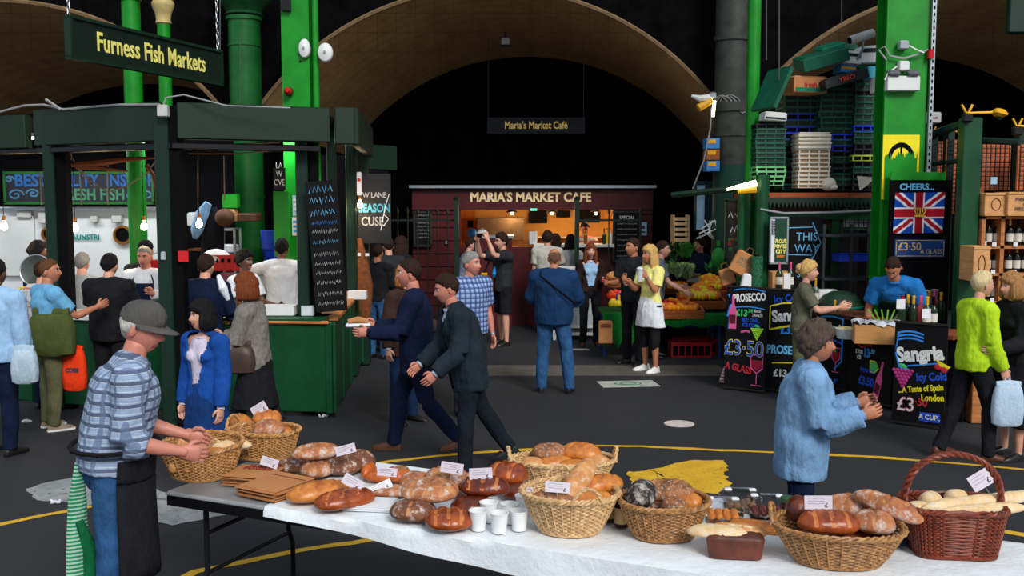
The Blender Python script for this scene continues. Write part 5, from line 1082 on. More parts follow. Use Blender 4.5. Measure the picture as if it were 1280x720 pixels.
# bar counter behind the boards
bc = thing('bar_counter', 'wine bar counter of rough boards behind the chalkboards', 'counter', (0,0,0))
def slab(pa, pb, z0, z1, th, name, m, off): 
    d = (pb-pa); d.z = 0; L_ = d.length; n_ = Vector((-d.y,d.x,0))/L_; c = (pa+pb)/2+n_*off
    return MB().bbox((0,0,0),(L_,th,z1-z0),.01).build(name, m, bc, (c.x,c.y,(z0+z1)/2), (0,0,math.atan2(d.y,d.x)))
g = [Gq(1019,496), Gq(1112,522), Gq(1115,529), Gq(1185,539)]
slab(g[0],g[1],.95,1.0,.5,'counter_top',DWOOD,.32); slab(g[2],g[3],.9,.96,.5,'counter_top',DWOOD,.32); slab(g[0],g[1],0,.94,.04,'counter_side',BLACK,.5); slab(g[2],g[3],0,.9,.04,'counter_side',BLACK,.5); slab(Gq(915,485),Gq(1010,492),0,1.1,.3,'counter_body',BLACK,.25)
slab(Gq(915,485),Gq(1010,492),1.1,1.15,.5,'counter_top',DWOOD,.32)
slab(Gq(1035,505),Gq(1092,516),0,.13,.1,'wooden_plinth',WOOD,-.12)
t = thing('wooden_box', 'open wooden box lined with clear plastic on the counter before the bending man', 'box', at(1098,416,10.55)); t.rotation_euler = (0,0,-.25)
WB = mat('box_pine', srgb(190,135,80), .6, var=.15, stretch=(1,6,10))
for sx,sy,w_,d_ in ((0,-.16,.5,.015),(0,.16,.5,.015),(-.25,0,.015,.32),(.25,0,.015,.32)): MB().box((sx,sy,0),(w_,d_,.2)).build('side_board', WB, t, smooth=False)
MB().box((0,0,-.09),(.5,.32,.012)).build('base', WB, t, smooth=False)
mb = MB(); vs = []; fs = []
for j in range(9):
    for i in range(17): vs.append((-.27+.54*i/16, -.18+.36*j/8, .1+random.uniform(-.02,.05)))
for j in range(8):
    for i in range(16): q_ = j*17+i; fs.append((q_,q_+1,q_+18,q_+17))
mb.add(vs, fs).build('plastic_liner', mat('milky_film',(.5,.52,.55),.2), t)
for i in range(6): tag(MB().tube([(0,0,0),(.02,0,.1),(.03*(i-2),0,.2)],.009,5).build('celery_stick', mat('straw_green',srgb(120,170,60)), None, at(1091+i*5,410,10.65)), '%s of the green stalks standing in the wooden box' % ['leftmost','second','third','fourth','fifth','rightmost'][i], 'vegetable')
t = thing('punnet', 'clear tub of pale ice slices left of the wooden box', 'tub', at(1058,416,10.9)); MB().lathe([(.1,-.06),(.13,.05),(.12,.05)], (0,0,0), 14).build('tub', mat('frosted_plastic',(.6,.65,.68)), t); MB().ell((0,0,.03),(.11,.11,.04)).build('slices', mat('pale_slices',srgb(225,200,140)), t)
PF = mat('pink_foil',srgb(225,80,130),.35); GF = mat('gold_foil',srgb(235,180,40),.3,metal=.3); GRN = mat('clear_green_glass',(.12,.16,.14),.1); ROSE = mat('rose_wine',srgb(190,60,70),.15)
sp = [(1134,402,10.7,'b','gold foiled bottle behind the rightmost board',DG,GF),(1141,404,10.6,'b','gold foiled dark bottle third from the left on the counter',DG,GF),(1127,405,10.6,'b','dark bottle with a white card, leftmost of the counter bottles',DG,FRD),(1150,404,10.6,'b','pink foiled bottle in the middle of the counter bottles',ROSE,PF),(1158,408,10.5,'b','gold foiled bottle beside the price card',DG,GF),
      (1161,380,11.1,'b','pale sparkling bottle with gold foil leaning left, behind',GRN,GF),(1168,378,11.1,'b','rosé bottle with tall pink foil behind the others',ROSE,PF),(1152,378,11.2,'b','grey foiled clear bottle at the back',GRN,STEEL),(1176,385,11.0,'b','gold foiled bottle nearest the lime woman',DG,GF),(1166,405,10.5,'b','dark bottle right of the price card',DG,BLACK)]
for px, py, Y, _, lb, m_, f_ in sp: q = at(px,py,Y); bottle(None, lb, (q.x,Y,max(.965,q.z-.17)), .31, .043, None, m_, lab=LBL if 'price' in lb else None, foil=f_, neck=.34)
for px, py, lb in ((1126,380,'white card clipped to the leftmost counter bottle'),(1158,392,'white card before the gold foiled bottles')): tag(MB().box((0,0,0),(.09,.006,.1)).build('price_card', PAPER, None, at(px,py,10.35), smooth=False), lb, 'card')
t = thing('ice_bucket', 'clear ice bucket behind the counter bottles', 'bucket', at(1150,376,11.3)); MB().lathe([(.14,-.14),(.2,.12),(.21,.13),(.18,.12)], (0,0,0), 18).build('bucket', mat('ice_bucket_plastic',(.35,.4,.42),.15), t); MB().ell((0,0,.08),(.17,.17,.05)).build('ice', WHITE, t)
for px, py, Y, lb, m_, f_ in ((974,352,12.2,'bottle with pink cap left of the khaki woman',DG,PF),(988,352,12.2,'bottle with pink cap behind the khaki woman’s head',DG,PF),(1014,374,12.0,'dark bottle with white label right of the khaki woman',DG,BLACK),(1019,372,12.1,'green bottle with pale label right of the khaki woman',GRN,GF),(1043,400,11.6,'gold necked bottle beside the dark bin',DG,GF),(975,385,12.0,'bottle behind the left board',DG,PF)):
    q = at(px,py,Y); bottle(None, lb, (q.x,Y,q.z-.08), .31, .042, None, m_, lab=LBL, foil=f_)
t = thing('upright_crate', 'light wooden crate behind the first board with a round lemon sticker', 'box', at(974,347,12.3)); t.location.z -= .12; MB().bbox((0,0,.08),(.22,.2,.24),.008).build('body', WB, t); MB().cyl((.06,-.1,.15),(.06,-.105,.15),.035).build('sticker', CO, t)
tag(MB().box((0,0,0),(.08,.006,.2)).build('price_card', PAPER, None, at(984,352,12.0), smooth=False), 'tall white price card beside the wooden crate', 'card')
t = thing('white_carton', 'white carton with a red stripe on a wooden case right of the khaki woman', 'box', at(1033,368,12.2)); MB().bbox((0,0,0),(.24,.2,.12),.01).build('body', WHITE, t); MB().box((.02,-.102,-.04),(.2,.005,.025)).build('red_stripe', mat('red_paper',(.5,.02,.02)), t, smooth=False); 
t = thing('wooden_box', 'wooden case under the white carton', 'box', at(1034,385,12.2)); MB().bbox((0,0,-.04),(.22,.2,.32),.01).build('body', WB, t); MB().box((0,-.102,0),(.2,.006,.02)).build('batten', WOOD, t, smooth=False)
t = thing('wheeled_bin', 'dark green domed bin behind the counter', 'bin', (X(1050,12.0,390),12.0,0)); BINM = mat('dark_bin_green',srgb(20,50,34),.5)
MB().lathe([(.2,0),(.25,.98),(.26,1.0)], (0,0,0), 20).build('body', BINM, t); MB().lathe([(.27,1.0),(.26,1.05),(.2,1.15),(.1,1.2),(.0,1.21)], (0,0,0), 20).build('domed_lid', BINM, t); MB().tube([(.265*math.cos(a*.4),.265*math.sin(a*.4),1.02) for a in range(16)],.012,5,closed=True).build('green_rim', KT, t)
t = thing('folded_easel', 'orange wooden folding stand left of the bending man', 'stand', (X(1098,11.9,340),11.95,0))
for dx in (0,.06): MB().tube([(dx-.06,0,.6),(dx+.03,.1,1.95)],.018,6).build('leg', mat('orange_brown_wood',(.4,.13,.03)), t)
t = thing('red_candy_striped_bag', 'red and white striped paper bag at the foot of the first chalkboard', 'bag', Gq(905,480)+Vector((0,0,.12))); 
MB().bbox((0,0,0),(.06,.05,.22),.01,rot=(0,.3,0)).build('body', stripes('red_white_stripes',(.7,.7,.7),[(.04,.5,srgb(200,30,40))]), t); MB().box((.03,0,.12),(.05,.03,.01)).build('fold', PAPER, t, smooth=False)
# ================================================================== the bread table
TZ = .745
TO = Vector((-1.86, 5.22, 0)); TA = R(-24); TE = Vector((math.cos(TA), math.sin(TA), 0)); TN = Vector((-TE.y, TE.x, 0)); TD = .96
for i, (s0, s1, lb) in enumerate([(0,2.36,'left grey-topped folding table with black tube legs under the bread'),(2.38,4.9,'right folding table under the white cloth')]):
    c = TO+TE*((s0+s1)/2)+TN*(TD/2); t = thing('folding_table', lb, 'table', (c.x,c.y,0), TA, 'folding tables of the bread stall'); W = s1-s0
    MB().bbox((0,0,TZ-.014),(W,TD,.028),.01).build('tabletop', mat('grey_table_top',(.32,.33,.34),.35,bs=.05), t)
    for sy in (-1,1): MB().box((0,sy*(TD/2-.012),TZ-.05),(W-.02,.02,.05)).build('side_rail', BLKM, t, smooth=False)
    for sx in (-1,1):
        x = sx*(W/2-.17)
        for sy in (-1,1):
            MB().tube([(x,sy*.36,TZ-.03),(x,sy*.36,.3),(x,sy*.38,.25),(x,sy*.40,.2),(x,sy*.40,.0)], .015, 8).build('leg', BLKM, t)
        MB().cyl((x,-.36,.5),(x,.36,.5),.012).build('crossbar', BLKM, t); MB().cyl((x,-.36,.28),(x,.36,.28),.012).build('crossbar', BLKM, t); MB().cyl((x,.0,.5),(x-sx*.4,0,TZ-.04),.01).build('brace', BLKM, t)
# white cloth
mb = MB(); vs = []; fs = []; nx, ny = 150, 44
for i in range(nx+1):
    s_ = .66+(4.92-.66)*i/nx
    for j in range(ny+1):
        v_ = j/ny; drop = .05+.09*min(1,max(0,(s_-.9)/1.1)); tot = drop+TD+.1; d = v_*tot
        nz = noise.noise(Vector((s_*3.2, d*5, 0)))*.006+abs(noise.noise(Vector((s_*7+d*6, d*3, 4))))*.005
        if d < drop: y = -.012-.02*math.sin(s_*9)*(1-d/drop)*.6-.01*(1-d/drop); z = TZ+.004-(drop-d)
        elif d < drop+TD: y = d-drop; z = TZ+.003+max(0,nz)
        else: y = TD+.012; z = TZ+.004-(d-drop-TD)
        p = TO+TE*s_+TN*y; vs.append((p.x,p.y,z))
for i in range(nx):
    for j in range(ny): q = i*(ny+1)+j; fs.append((q,q+ny+1,q+ny+2,q+1))
m, nt, b = nodes('white_table_paper'); b.inputs['Base Color'].default_value = (.80,.84,.88,1); b.inputs['Roughness'].default_value = .55
bump(nt, b, noise_n(nt, texco(nt,(1,1,1)), 7, 6, .6), .5, .03); CLOTHM = m
tag(mb.add(vs, fs).build('tablecloth', CLOTHM), 'creased white cloth spread over the bread tables', 'tablecloth')
# ------------------------------------------------------------------ wicker
def wick(name, c, dk):
    m, nt, b = nodes(name); n = noise_n(nt, texco(nt), 45, 4)
    lnk(nt, ramp(nt, n, [(.3,dk),(.65,c)]), b.inputs['Base Color']); b.inputs['Roughness'].default_value = .5; return m
WK = [wick('honey_wicker', srgb(206,152,92), srgb(140,92,48)), wick('pale_wicker', srgb(226,190,138), srgb(170,124,76)), wick('tan_wicker', srgb(186,134,78), srgb(110,70,36)), wick('red_brown_wicker', srgb(138,54,22), srgb(70,22,10))]
def sup(a, rx, ry, n):
    c, s_ = math.cos(a), math.sin(a); return (rx*abs(c)**(2/n)*(1 if c >= 0 else -1), ry*abs(s_)**(2/n)*(1 if s_ >= 0 else -1))
def basket(label, px, py, rx, ry, h, flare=.72, rz=0, m=None, n=2.2, rows=17, stakes=30, handles=(), tilt=0, hoop=0, rise=0):
    q = onz(px, py, TZ); t = thing('wicker_basket', label, 'basket', (q.x,q.y,TZ+.012), rot=(tilt,0,rz))
    def R_(z): k = flare+(1-flare)*(z/h)**.85; return rx*k, ry*k
    def lift(a, z): return z+rise*(z/h)*abs(math.cos(a))**3
    for half in range(1):
        mb = MB(); NS = stakes*2
        for r_ in range(rows):
            z = .012+(h-.02)*r_/(rows-1); a_, b_ = R_(z); rr = (h/rows)*.52
            P = []
            for k in range(NS):
                a = 2*math.pi*k/NS; o_ = .0065*(1 if (k//1+r_) % 2 else -1)*(1 if k % 2 == r_ % 2 else .2); x, y = sup(a, a_+o_, b_+o_, n); P.append((x, y, lift(a, z)))
            mb.tube(P, rr, 4, closed=True, flat=.75)
        stuff(mb.build('woven_wall', m, t))
    mb = MB()
    for k in range(stakes):
        a = 2*math.pi*(k+.25)/stakes; P = []
        for j in range(5): z = h*j/4; a_, b_ = R_(z); x, y = sup(a, a_, b_, n); P.append((x,y,lift(a,z)))
        mb.tube(P, .0052, 4)
    stuff(mb.build('stakes', m, t))
    mb = MB(); a_, b_ = R_(h)
    for s_ in range(3):
        P = []
        for k in range(72):
            a = 2*math.pi*k/72; th = a*16+s_*2.1; x, y = sup(a, a_+.009*math.cos(th), b_+.009*math.cos(th), n); P.append((x,y,lift(a,h)+.008+.009*math.sin(th)))
        mb.tube(P, .0075, 5, closed=True)
    mb.build('plaited_rim', m, t)
    mb = MB(); a_, b_ = R_(0); P = [sup(2*math.pi*k/32, a_, b_, n) for k in range(32)]
    mb.prism(P, Matrix.Translation((0,0,.004)), .008); mb.tube([(x,y,.006) for x, y in P], .01, 5, closed=True); mb.build('base', m, t)
    a_, b_ = R_(h)
    for ha in handles:
        mb = MB(); da = .32
        for s_ in range(2):
            P = []
            for k in range(15):
                u = k/14; a = ha-da+2*da*u; x, y = sup(a, a_+.012, b_+.012, n); th = u*22+s_*math.pi; P.append((x+.005*math.cos(th), y+.005*math.sin(th), lift(a,h)+.075*math.sin(math.pi*u)**.7+.0))
            mb.tube(P, .007, 5)
        mb.build('handle', m, t)
    if hoop:
        mb = MB()
        for s_ in range(3):
            P = []
            for k in range(61):
                u = k/60*math.pi; th = k*.75+s_*2.1; P.append(((rx*1.03+.009*math.cos(th))*math.cos(u)*(1+.08*math.sin(u)), .009*math.sin(th)-.03*0, h-.02+(hoop)*math.sin(u)**.8+.006*math.cos(th)))
            mb.tube(P, .0085, 6)
        mb.build('hoop_handle', m, t)
    return t
B1 = basket('large honey wicker basket of pale baguette ends beside the capped man', 254, 594, .225, .20, .17, .74, TA, WK[0], 2.4, handles=(), tilt=.06)
B2 = basket('wicker basket of round floured loaves behind the paper bags', 330, 572, .215, .16, .155, .76, -.3, WK[0], 2.6, handles=(math.pi*.97,))
B3 = basket('wide pale oval basket with two loop handles at the far edge', 703, 606, .285, .17, .125, .74, .02, WK[1], 2.0, handles=(0,math.pi))
B4 = basket('pale wicker basket with loop handles, front of the table, beside the cups', 712, 664, .228, .195, .175, .62, -.2, WK[1], 2.0, handles=(1.9,-1.1))
B5 = basket('tan wicker basket with plaited rim holding dark rye loaves', 829, 670, .205, .185, .155, .68, .1, WK[2], 2.2)
B6 = basket('wide shallow wicker basket of glossy loaves left of the red hoop basket', 1046, 702, .27, .2, .145, .66, -.12, WK[2], 2.3, handles=(math.pi*.93,))
B7 = basket('square red-brown wicker basket with a tall hoop handle', 1188, 690, .2, .15, .2, .84, -.08, WK[3], 5, rows=22, hoop=.25, stakes=36)
# ------------------------------------------------------------------ breads
def bread_mat(name, crust, dark, flour=0.0, fs=9, gloss=.45):
    m, nt, b = nodes(name); v = texco(nt); g = nt.nodes.new('ShaderNodeNewGeometry')
    n = noise_n(nt, v, 14, 5); c = ramp(nt, n, [(.28,dark),(.62,crust),(.85,tuple(min(1,x*1.25) for x in crust))])
    if flour: c = mixc(nt, ramp(nt, noise_n(nt, v, fs*3, 6, .75), [(.62-flour*.3,(0,0,0)),(.7-flour*.12,(1,1,1))]), c, (.62,.56,.5))
    lnk(nt, c, b.inputs['Base Color']); b.inputs['Roughness'].default_value = gloss
    bump(nt, b, noise_n(nt, v, 60, 4, .7), .35, .006); return m
BM = {'shiny': bread_mat('glossy_brown_crust', srgb(164,74,26), srgb(84,28,10), 0, gloss=.22), 'gold': bread_mat('golden_crust', srgb(214,134,56), srgb(160,84,30), 0, gloss=.3),
      'floury': bread_mat('floured_brown_crust', srgb(190,118,70), srgb(122,66,38), .42, fs=6, gloss=.7), 'dark': bread_mat('dark_floured_rye', srgb(134,82,56), srgb(80,44,30), .3, gloss=.8),
      'white': bread_mat('pale_floured_crust', srgb(232,204,160), srgb(206,164,108), .35, gloss=.7), 'seed': bread_mat('seeded_crust', srgb(170,108,60), srgb(70,38,20), .25, fs=22, gloss=.7),
      'rye': bread_mat('black_rye_white_flour', srgb(46,34,32), srgb(24,18,18), .5, fs=5, gloss=.8), 'roast': bread_mat('deep_roasted_crust', srgb(118,46,20), srgb(50,16,8), 0, gloss=.22), 'pie': bread_mat('orange_pastry', srgb(214,108,34), srgb(150,60,16), 0, fs=8, gloss=.35), 'blond': bread_mat('blond_crust', srgb(216,156,96), srgb(176,108,52), .25, gloss=.6)}
CUT = {k: bread_mat('open_cut_'+k, {'shiny':srgb(200,118,56),'floury':srgb(200,140,88),'white':srgb(238,216,176)}[k], {'shiny':srgb(150,72,30),'floury':srgb(156,98,58),'white':srgb(210,170,120)}[k], 0, gloss=.5) for k in ('shiny','floury','white')}
def loaf_mesh(L, W, H, seed=0, slash=0, style='diag', pointy=2.0, lumps=.05, kind='shiny'):
    rnd = random.Random(seed); nu, nv = 36, 40; vs = []; mi = []; off = Vector((seed*3.1, seed*1.7, 0))
    def groove(x, y):
        g = 9
        for k in range(slash):
            c = (-.5+(k+.5)/slash)*L*.78
            if style == 'diag': d = abs((x-c)*.86-y*.55)/1.0; lim = abs(y) < W*.36
            elif style == 'ring': d = abs(x-c); lim = True
            elif style == 'long': d = abs(y-(k-(slash-1)/2)*W*.3); lim = abs(x) < L*.38
            elif style == 'cross': d = min(abs(x-c), abs(y-(-.5+(k+.5)/slash)*W*.78)); lim = True
            else: d = 9; lim = False
            if lim: g = min(g, d)
        return g
    gw = min(W,L)*.05
    for j in range(nv+1):
        u = -1+2*j/nv; u = math.sin(u*math.pi/2)*.999; r = (1-abs(u)**pointy)**.5; x = u*L/2
        for i in range(nu):
            a = 2*math.pi*i/nu; y = W/2*r*math.cos(a); sz = math.sin(a); z = H*.5*r*sz
            z = z if sz > 0 else z*.62
            f = 1+lumps*noise.noise(Vector((x*14,y*14,z*14))+off)+lumps*.5*noise.noise(Vector((x*40,y*40,z*40))+off)
            if sz > .1 and slash:
                g = groove(x,y); f2 = math.exp(-(g/gw)**2); f3 = math.exp(-((g-gw*2)/gw)**2); z -= H*.07*f2*sz*r; z += H*.035*f3*sz*r
            vs.append((x*f, y*f, z*f+H*.31))
    fs = []
    for j in range(nv):
        for i in range(nu):
            q = j*nu+i; q2 = j*nu+(i+1) % nu; fs.append((q,q2,q2+nu,q+nu))
            cx = (vs[q][0]+vs[q+nu][0])/2; cy = (vs[q][1]+vs[q2][1])/2
            mi.append(1 if slash and math.sin(2*math.pi*(i+.5)/nu) > .25 and groove(cx,cy) < gw*(.75+.9*noise.noise(Vector((cx*40,cy*40,seed)))) else 0)
    fs.append(tuple(range(nu-1,-1,-1))); fs.append(tuple(nv*nu+i for i in range(nu))); mi += [0,0]
    mb = MB(); mb.add(vs, fs); mb.m = mi; ck = 'white' if kind in ('white','blond') else ('floury' if kind in ('floury','dark','seed','rye') else 'shiny')
    return mb.mesh('loaf', [BM[kind], CUT[ck]], ang=80)
SC = [0]
def loaf(label, px, py, z, L, W, H, yaw=0, kind='shiny', slash=0, style='diag', tilt=0, roll=0, pointy=2.2, lumps=.05, name='bread_loaf', cat='bread', group=None):
    SC[0] += 1; L *= 1.14; W *= 1.17; H *= 1.2
    if z < .08: z = H*.31+.012
    me = loaf_mesh(L, W, H, SC[0], slash, style, pointy+.5, lumps, kind); q = onz(px, py, TZ+z)
    q.z -= H*.31; o = link(name, me, None, q, (roll, tilt, yaw)); return tag(o, label, cat, group)
# left basket
for a in [('pale baguette end poking up at the front left of the left basket',230,560,.17,.24,.075,.07,1.2,'blond',1,'long',-.9),('second baguette end in the left basket',244,566,.15,.2,.075,.07,1.35,'blond',0,'long',-.8),('pale split roll at the back of the left basket',262,548,.15,.26,.08,.07,-.5,'white',1,'long'),('pale bread roll at the right in the left basket',290,558,.13,.2,.08,.06,.3,'white',1,'long'),('golden roll at the far left in the left basket',218,556,.13,.15,.09,.07,-.8,'gold',0,'diag'),('short brown roll low in the left basket',268,567,.11,.16,.08,.06,0,'gold',0,'diag'),
          ('cream loaf lying deep in the left basket',252,562,.07,.28,.14,.09,.3,'white',0,'diag')]: loaf(*a)
# second basket
for a in [('split pale and brown loaf behind the loop handle of the second basket',302,530,.15,.2,.11,.1,-.9,'gold',1,'long'),('round golden floured loaf on top of the second basket',334,524,.19,.155,.14,.1,.2,'gold',2,'cross'),('round floured loaf at the front of the second basket',336,537,.155,.17,.15,.1,.1,'floury',1,'long'),('golden loaf end at the right of the second basket',358,541,.12,.12,.1,.08,0,'gold',0,'diag'),('brown loaf lying deep in the second basket',325,548,.07,.26,.16,.09,0,'seed',0,'diag')]: loaf(*a)
loaf('small glossy roll behind the paper bags with a price card', 339, 588, .04, .13,.11,.07,.2,'roast',1,'diag')
# left heap
for a in [('long floured brown loaf on top of the left heap',395,566,.15,.24,.12,.09,.45,'floury',3,'diag'),('pale floured loaf under the left end of the heap',370,583,.04,.18,.12,.09,.2,'dark',1,'long'),('crusty spiral loaf in the middle of the left heap',396,588,.045,.17,.13,.1,.6,'floury',2,'ring'),('dark rye loaf with thick flour in the left heap',428,583,.07,.19,.15,.12,.2,'dark',0,'diag'),('dark floured loaf behind the rye in the left heap',449,578,.07,.17,.14,.12,-.3,'dark',1,'long'),('brown loaf tucked at the back of the left heap',410,574,.06,.16,.12,.1,0,'floury',1,'diag')]: loaf(*a)
loaf('long glossy golden bloomer nearest the paper bags', 399, 616, .055, .30,.155,.1,.55,'gold',3,'diag')
loaf('darker glossy bloomer in front of the golden one', 431, 626, .055, .28,.145,.1,.55,'shiny',3,'diag')
for a in [('orange plaited pastry, upright at the left of the pastries',461,590,.05,.13,.06,.08,1.3,'pie',2,'ring'),('orange plaited pastry in the middle behind the price card',478,597,.045,.17,.07,.06,.0,'pie',3,'ring'),('orange plaited pastry with a broken dark end',502,597,.045,.12,.08,.07,.5,'pie',2,'diag'),('small seeded pastry behind the floury flat bread',498,590,.03,.11,.08,.06,.2,'seed',1,'diag')]: loaf(*a)
loaf('flat scored floury bread beside the napkins', 490, 614, .025, .2,.14,.05,-.1,'floury',5,'diag')
# middle heap
for a in [('large round loaf thick with flour on the middle heap',537,615,.12,.25,.21,.11,-.1,'floury',3,'cross'),('dark floured loaf under the large round one',517,640,.045,.2,.17,.1,-.2,'dark',1,'ring'),('glossy round mahogany loaf at the front of the middle heap',561,651,.05,.2,.18,.1,.05,'shiny',3,'ring'),('floury round loaf at the back of the middle heap',558,598,.09,.2,.17,.11,.4,'floury',2,'cross'),('floury loaf with white square patch at the back',580,609,.07,.16,.15,.12,.1,'floury',1,'ring'),('glossy oval loaf with a pale open end in the middle heap',605,610,.12,.23,.14,.1,-.1,'roast',3,'ring'),('dark glossy loaf under the oval loaf behind the cups',592,634,.045,.2,.14,.09,.05,'roast',0,'ring'),('glossy brown loaf at the far right of the middle heap',634,594,.11,.2,.16,.12,-.4,'shiny',2,'ring'),('dark loaf at the bottom right of the middle heap',646,616,.045,.14,.12,.09,-.2,'roast',0,'ring'),('brown loaf supporting the back of the middle heap',605,604,.04,.22,.16,.1,.1,'dark',0,'ring'),('small loaf behind the large floury one',520,603,.05,.16,.13,.1,0,'floury',0,'ring')]: loaf(*a)
# wide oval basket
for a in [('rough golden loaf at the back left of the wide oval basket',687,566,.16,.17,.13,.09,.1,'seed',0,'diag'),('pale round roll at the left of the wide oval basket',665,581,.13,.11,.1,.07,0,'blond',0,'diag'),('split golden roll in the middle of the wide oval basket',695,579,.12,.17,.1,.07,.2,'gold',1,'long'),('scored golden loaf at the back right of the wide oval basket',727,567,.16,.2,.12,.1,-.35,'gold',4,'diag'),('golden loaf lying across the right of the wide oval basket',744,579,.12,.17,.11,.08,-.6,'blond',1,'diag'),('crusty roll in the middle front of the wide oval basket',716,584,.12,.16,.1,.07,.3,'gold',0,'diag')]: loaf(*a)
# front basket
for a in [('long speckled baguette leaning up out of the front basket',725,600,.23,.27,.1,.09,1.0,'blond',0,'diag',-.5),('folded golden loaf at the right of the front basket',752,607,.19,.2,.11,.09,.45,'gold',3,'diag'),('golden loaf in the front right of the front basket',740,626,.155,.19,.11,.08,.2,'gold',1,'long'),('crusty seeded loaf behind the price card in the front basket',692,628,.155,.2,.13,.09,-.1,'seed',2,'ring'),('dark loaf deep in the front basket',712,636,.09,.26,.2,.1,0,'roast',0,'diag')]: loaf(*a)
# rye basket
for a in [('black rye loaf with white floured stripes',802,620,.18,.2,.12,.12,1.2,'rye',0,'long'),('seeded brown loaf beside the black rye',834,616,.175,.22,.13,.11,-.1,'seed',2,'diag'),('small seeded roll at the front of the rye basket',843,634,.15,.11,.1,.08,.2,'seed',0,'diag'),('golden seeded roll at the right of the rye basket',862,629,.14,.11,.09,.08,-.4,'gold',1,'diag'),('brown loaf deep in the rye basket',828,640,.09,.24,.18,.1,0,'dark',0,'diag')]: loaf(*a)
# flat breads on the tin loaf
for a in [('pale flat floury bread lying on the dark tin loaf',897,666,.1,.23,.1,.055,-.22,'white',1,'long'),('golden edged flat bread behind it',922,664,.09,.22,.09,.055,-.4,'blond',2,'long'),('rearmost golden flat bread in the row of three',948,660,.09,.23,.08,.055,-.5,'gold',2,'long')]: loaf(*a, pointy=2.6)
q = onz(918,697,TZ); t = thing('tin_loaf', 'dark brown brick-shaped fruit loaf on the white cloth', 'bread', (q.x,q.y,TZ+.01), -.13)
mb = MB(); vs = []; rings = []
for j in range(7):
    z = .085*j/6; k = .9+.1*j/6; P = []
    for i in range(40):
        x, y = sup(2*math.pi*i/40, .125*k, .055*k, 6); P.append(Vector((x,y,z)))
    rings.append(P)
for zz, k in ((.095,.9),(.1,.6),(.1,.2)):
    rings.append([Vector((x*k+random.uniform(-.001,.001), y*k, zz+random.uniform(-.003,.003))) for x, y in (sup(2*math.pi*i/40,.125,.055,6) for i in range(40))])
mb.loft(rings); mb.build('loaf', bread_mat('dark_fruit_loaf', srgb(104,46,26), srgb(60,24,12), 0, gloss=.5), t); MB().lathe([(.0,0)]+[(.001,.001)], (0,0,.1), 4).build('crust_crumb', BM['dark'], t)
# glossy basket
for a in [('glossy dark loaf standing at the left end of the wide basket',998,640,.16,.13,.1,.12,1.2,'roast',1,'ring'),('glossy scored loaf at the front of the wide basket',1036,655,.175,.23,.14,.1,-.05,'shiny',3,'ring'),('floured loaf with open slash at the back of the wide basket',1062,634,.17,.19,.13,.1,-.25,'floury',1,'diag'),('floury brown roll at the right of the wide basket',1092,655,.16,.16,.13,.1,-.3,'floury',1,'ring'),('long floured baton hanging over the right rim of the wide basket',1108,634,.21,.28,.1,.09,-.75,'floury',3,'ring',.18),('dark loaf deep in the wide basket',1050,668,.08,.34,.2,.1,0,'roast',0,'diag')]: loaf(*a)
# hoop basket
for a in [('pale floury ball roll at the left of the hoop basket',1148,640,.19,.1,.09,.08,0,'white',0,'diag'),('pale split ball roll second in the hoop basket',1163,628,.21,.09,.08,.08,.5,'white',1,'ring'),('small pale roll in the middle of the hoop basket',1177,634,.2,.06,.06,.06,0,'white',0,'diag'),('pale ball roll at the back of the hoop basket',1195,624,.21,.09,.08,.075,.2,'white',0,'diag'),('small pale roll before the rear ball roll',1186,632,.2,.07,.06,.06,.2,'white',0,'diag'),('long pale baguette lying over the rim of the hoop basket',1212,629,.225,.43,.06,.055,.28,'white',4,'diag',-.02),('front pale baguette of the hoop basket',1230,638,.21,.37,.055,.05,.16,'white',4,'diag'),('right hand baguette sticking out past the hoop basket',1262,624,.22,.26,.06,.055,.35,'white',3,'diag'),('pale bread lying deep in the hoop basket',1187,650,.1,.28,.2,.11,0,'white',0,'diag')]: loaf(*a, pointy=2.6)
# price cards
def price(label, px, py, z, w_=.1, h_=.062, tilt=.25, roll=0, yaw=0, m=NOTE):
    q = onz(px, py, TZ+z); t = thing('price_card', label, 'card', q, rot=(math.pi/2-tilt, roll, yaw))
    t.rotation_euler = (Matrix.Rotation(yaw,4,'Z') @ Matrix.Rotation(math.pi/2-tilt,4,'X') @ Matrix.Rotation(roll,4,'Z')).to_euler()
    MB().box((0,0,0),(w_,h_,.0015)).build('paper', m, t, smooth=False)
    mb = MB(); rnd = random.Random(px)
    for k in range(3):
        P = [(-w_*.38+w_*.6*i/9, h_*.3-k*h_*.2+rnd.uniform(-.1,.1)*h_*.3, .0018) for i in range(10)]; mb.tube(P, .0006, 3)
    mb.build('handwriting', INK, t); text('price', '£', t, (w_*.28,-h_*.22,.0015), (0,0,0), h_*.45, INK, 1, .0006, .0003)
    MB().tube([(0,-h_/2,-.001),(0,-h_/2-.05,-.002)], .0015, 4).build('stick', mat('thin_stick',(.3,.25,.2)), t)
for a in [('price card stuck in the second basket',324,511,.26,.1,.062,.1,.55),('price card leaning on the small roll by the paper bags',337,578,.1,.1,.05,.3,-.3),('price card on top of the left heap',432,562,.2,.11,.05,.2,.25),('price card on the darker bloomer',441,603,.13,.11,.055,.45,-.5),('price card over the orange pastries',484,590,.12,.105,.045,.3,-.1),('white price card on the flat floury bread',476,609,.06,.12,.05,.6,.45,0,PAPER),('price card at the back of the middle heap',565,585,.19,.115,.055,.2,-.15),('price card on the glossy oval loaf',601,592,.2,.115,.055,.2,.05),('price card in the front basket',697,609,.24,.115,.05,.45,-.08),('price card on the glossy loaf in the wide basket',1023,628,.26,.12,.058,.15,.0),('price card in the red hoop basket',1226,600,.26,.11,.075,.35,.5),('tiny price card slipped behind the front basket bread',662,612,.2,.03,.02,.3,0)]:
    price(*a)
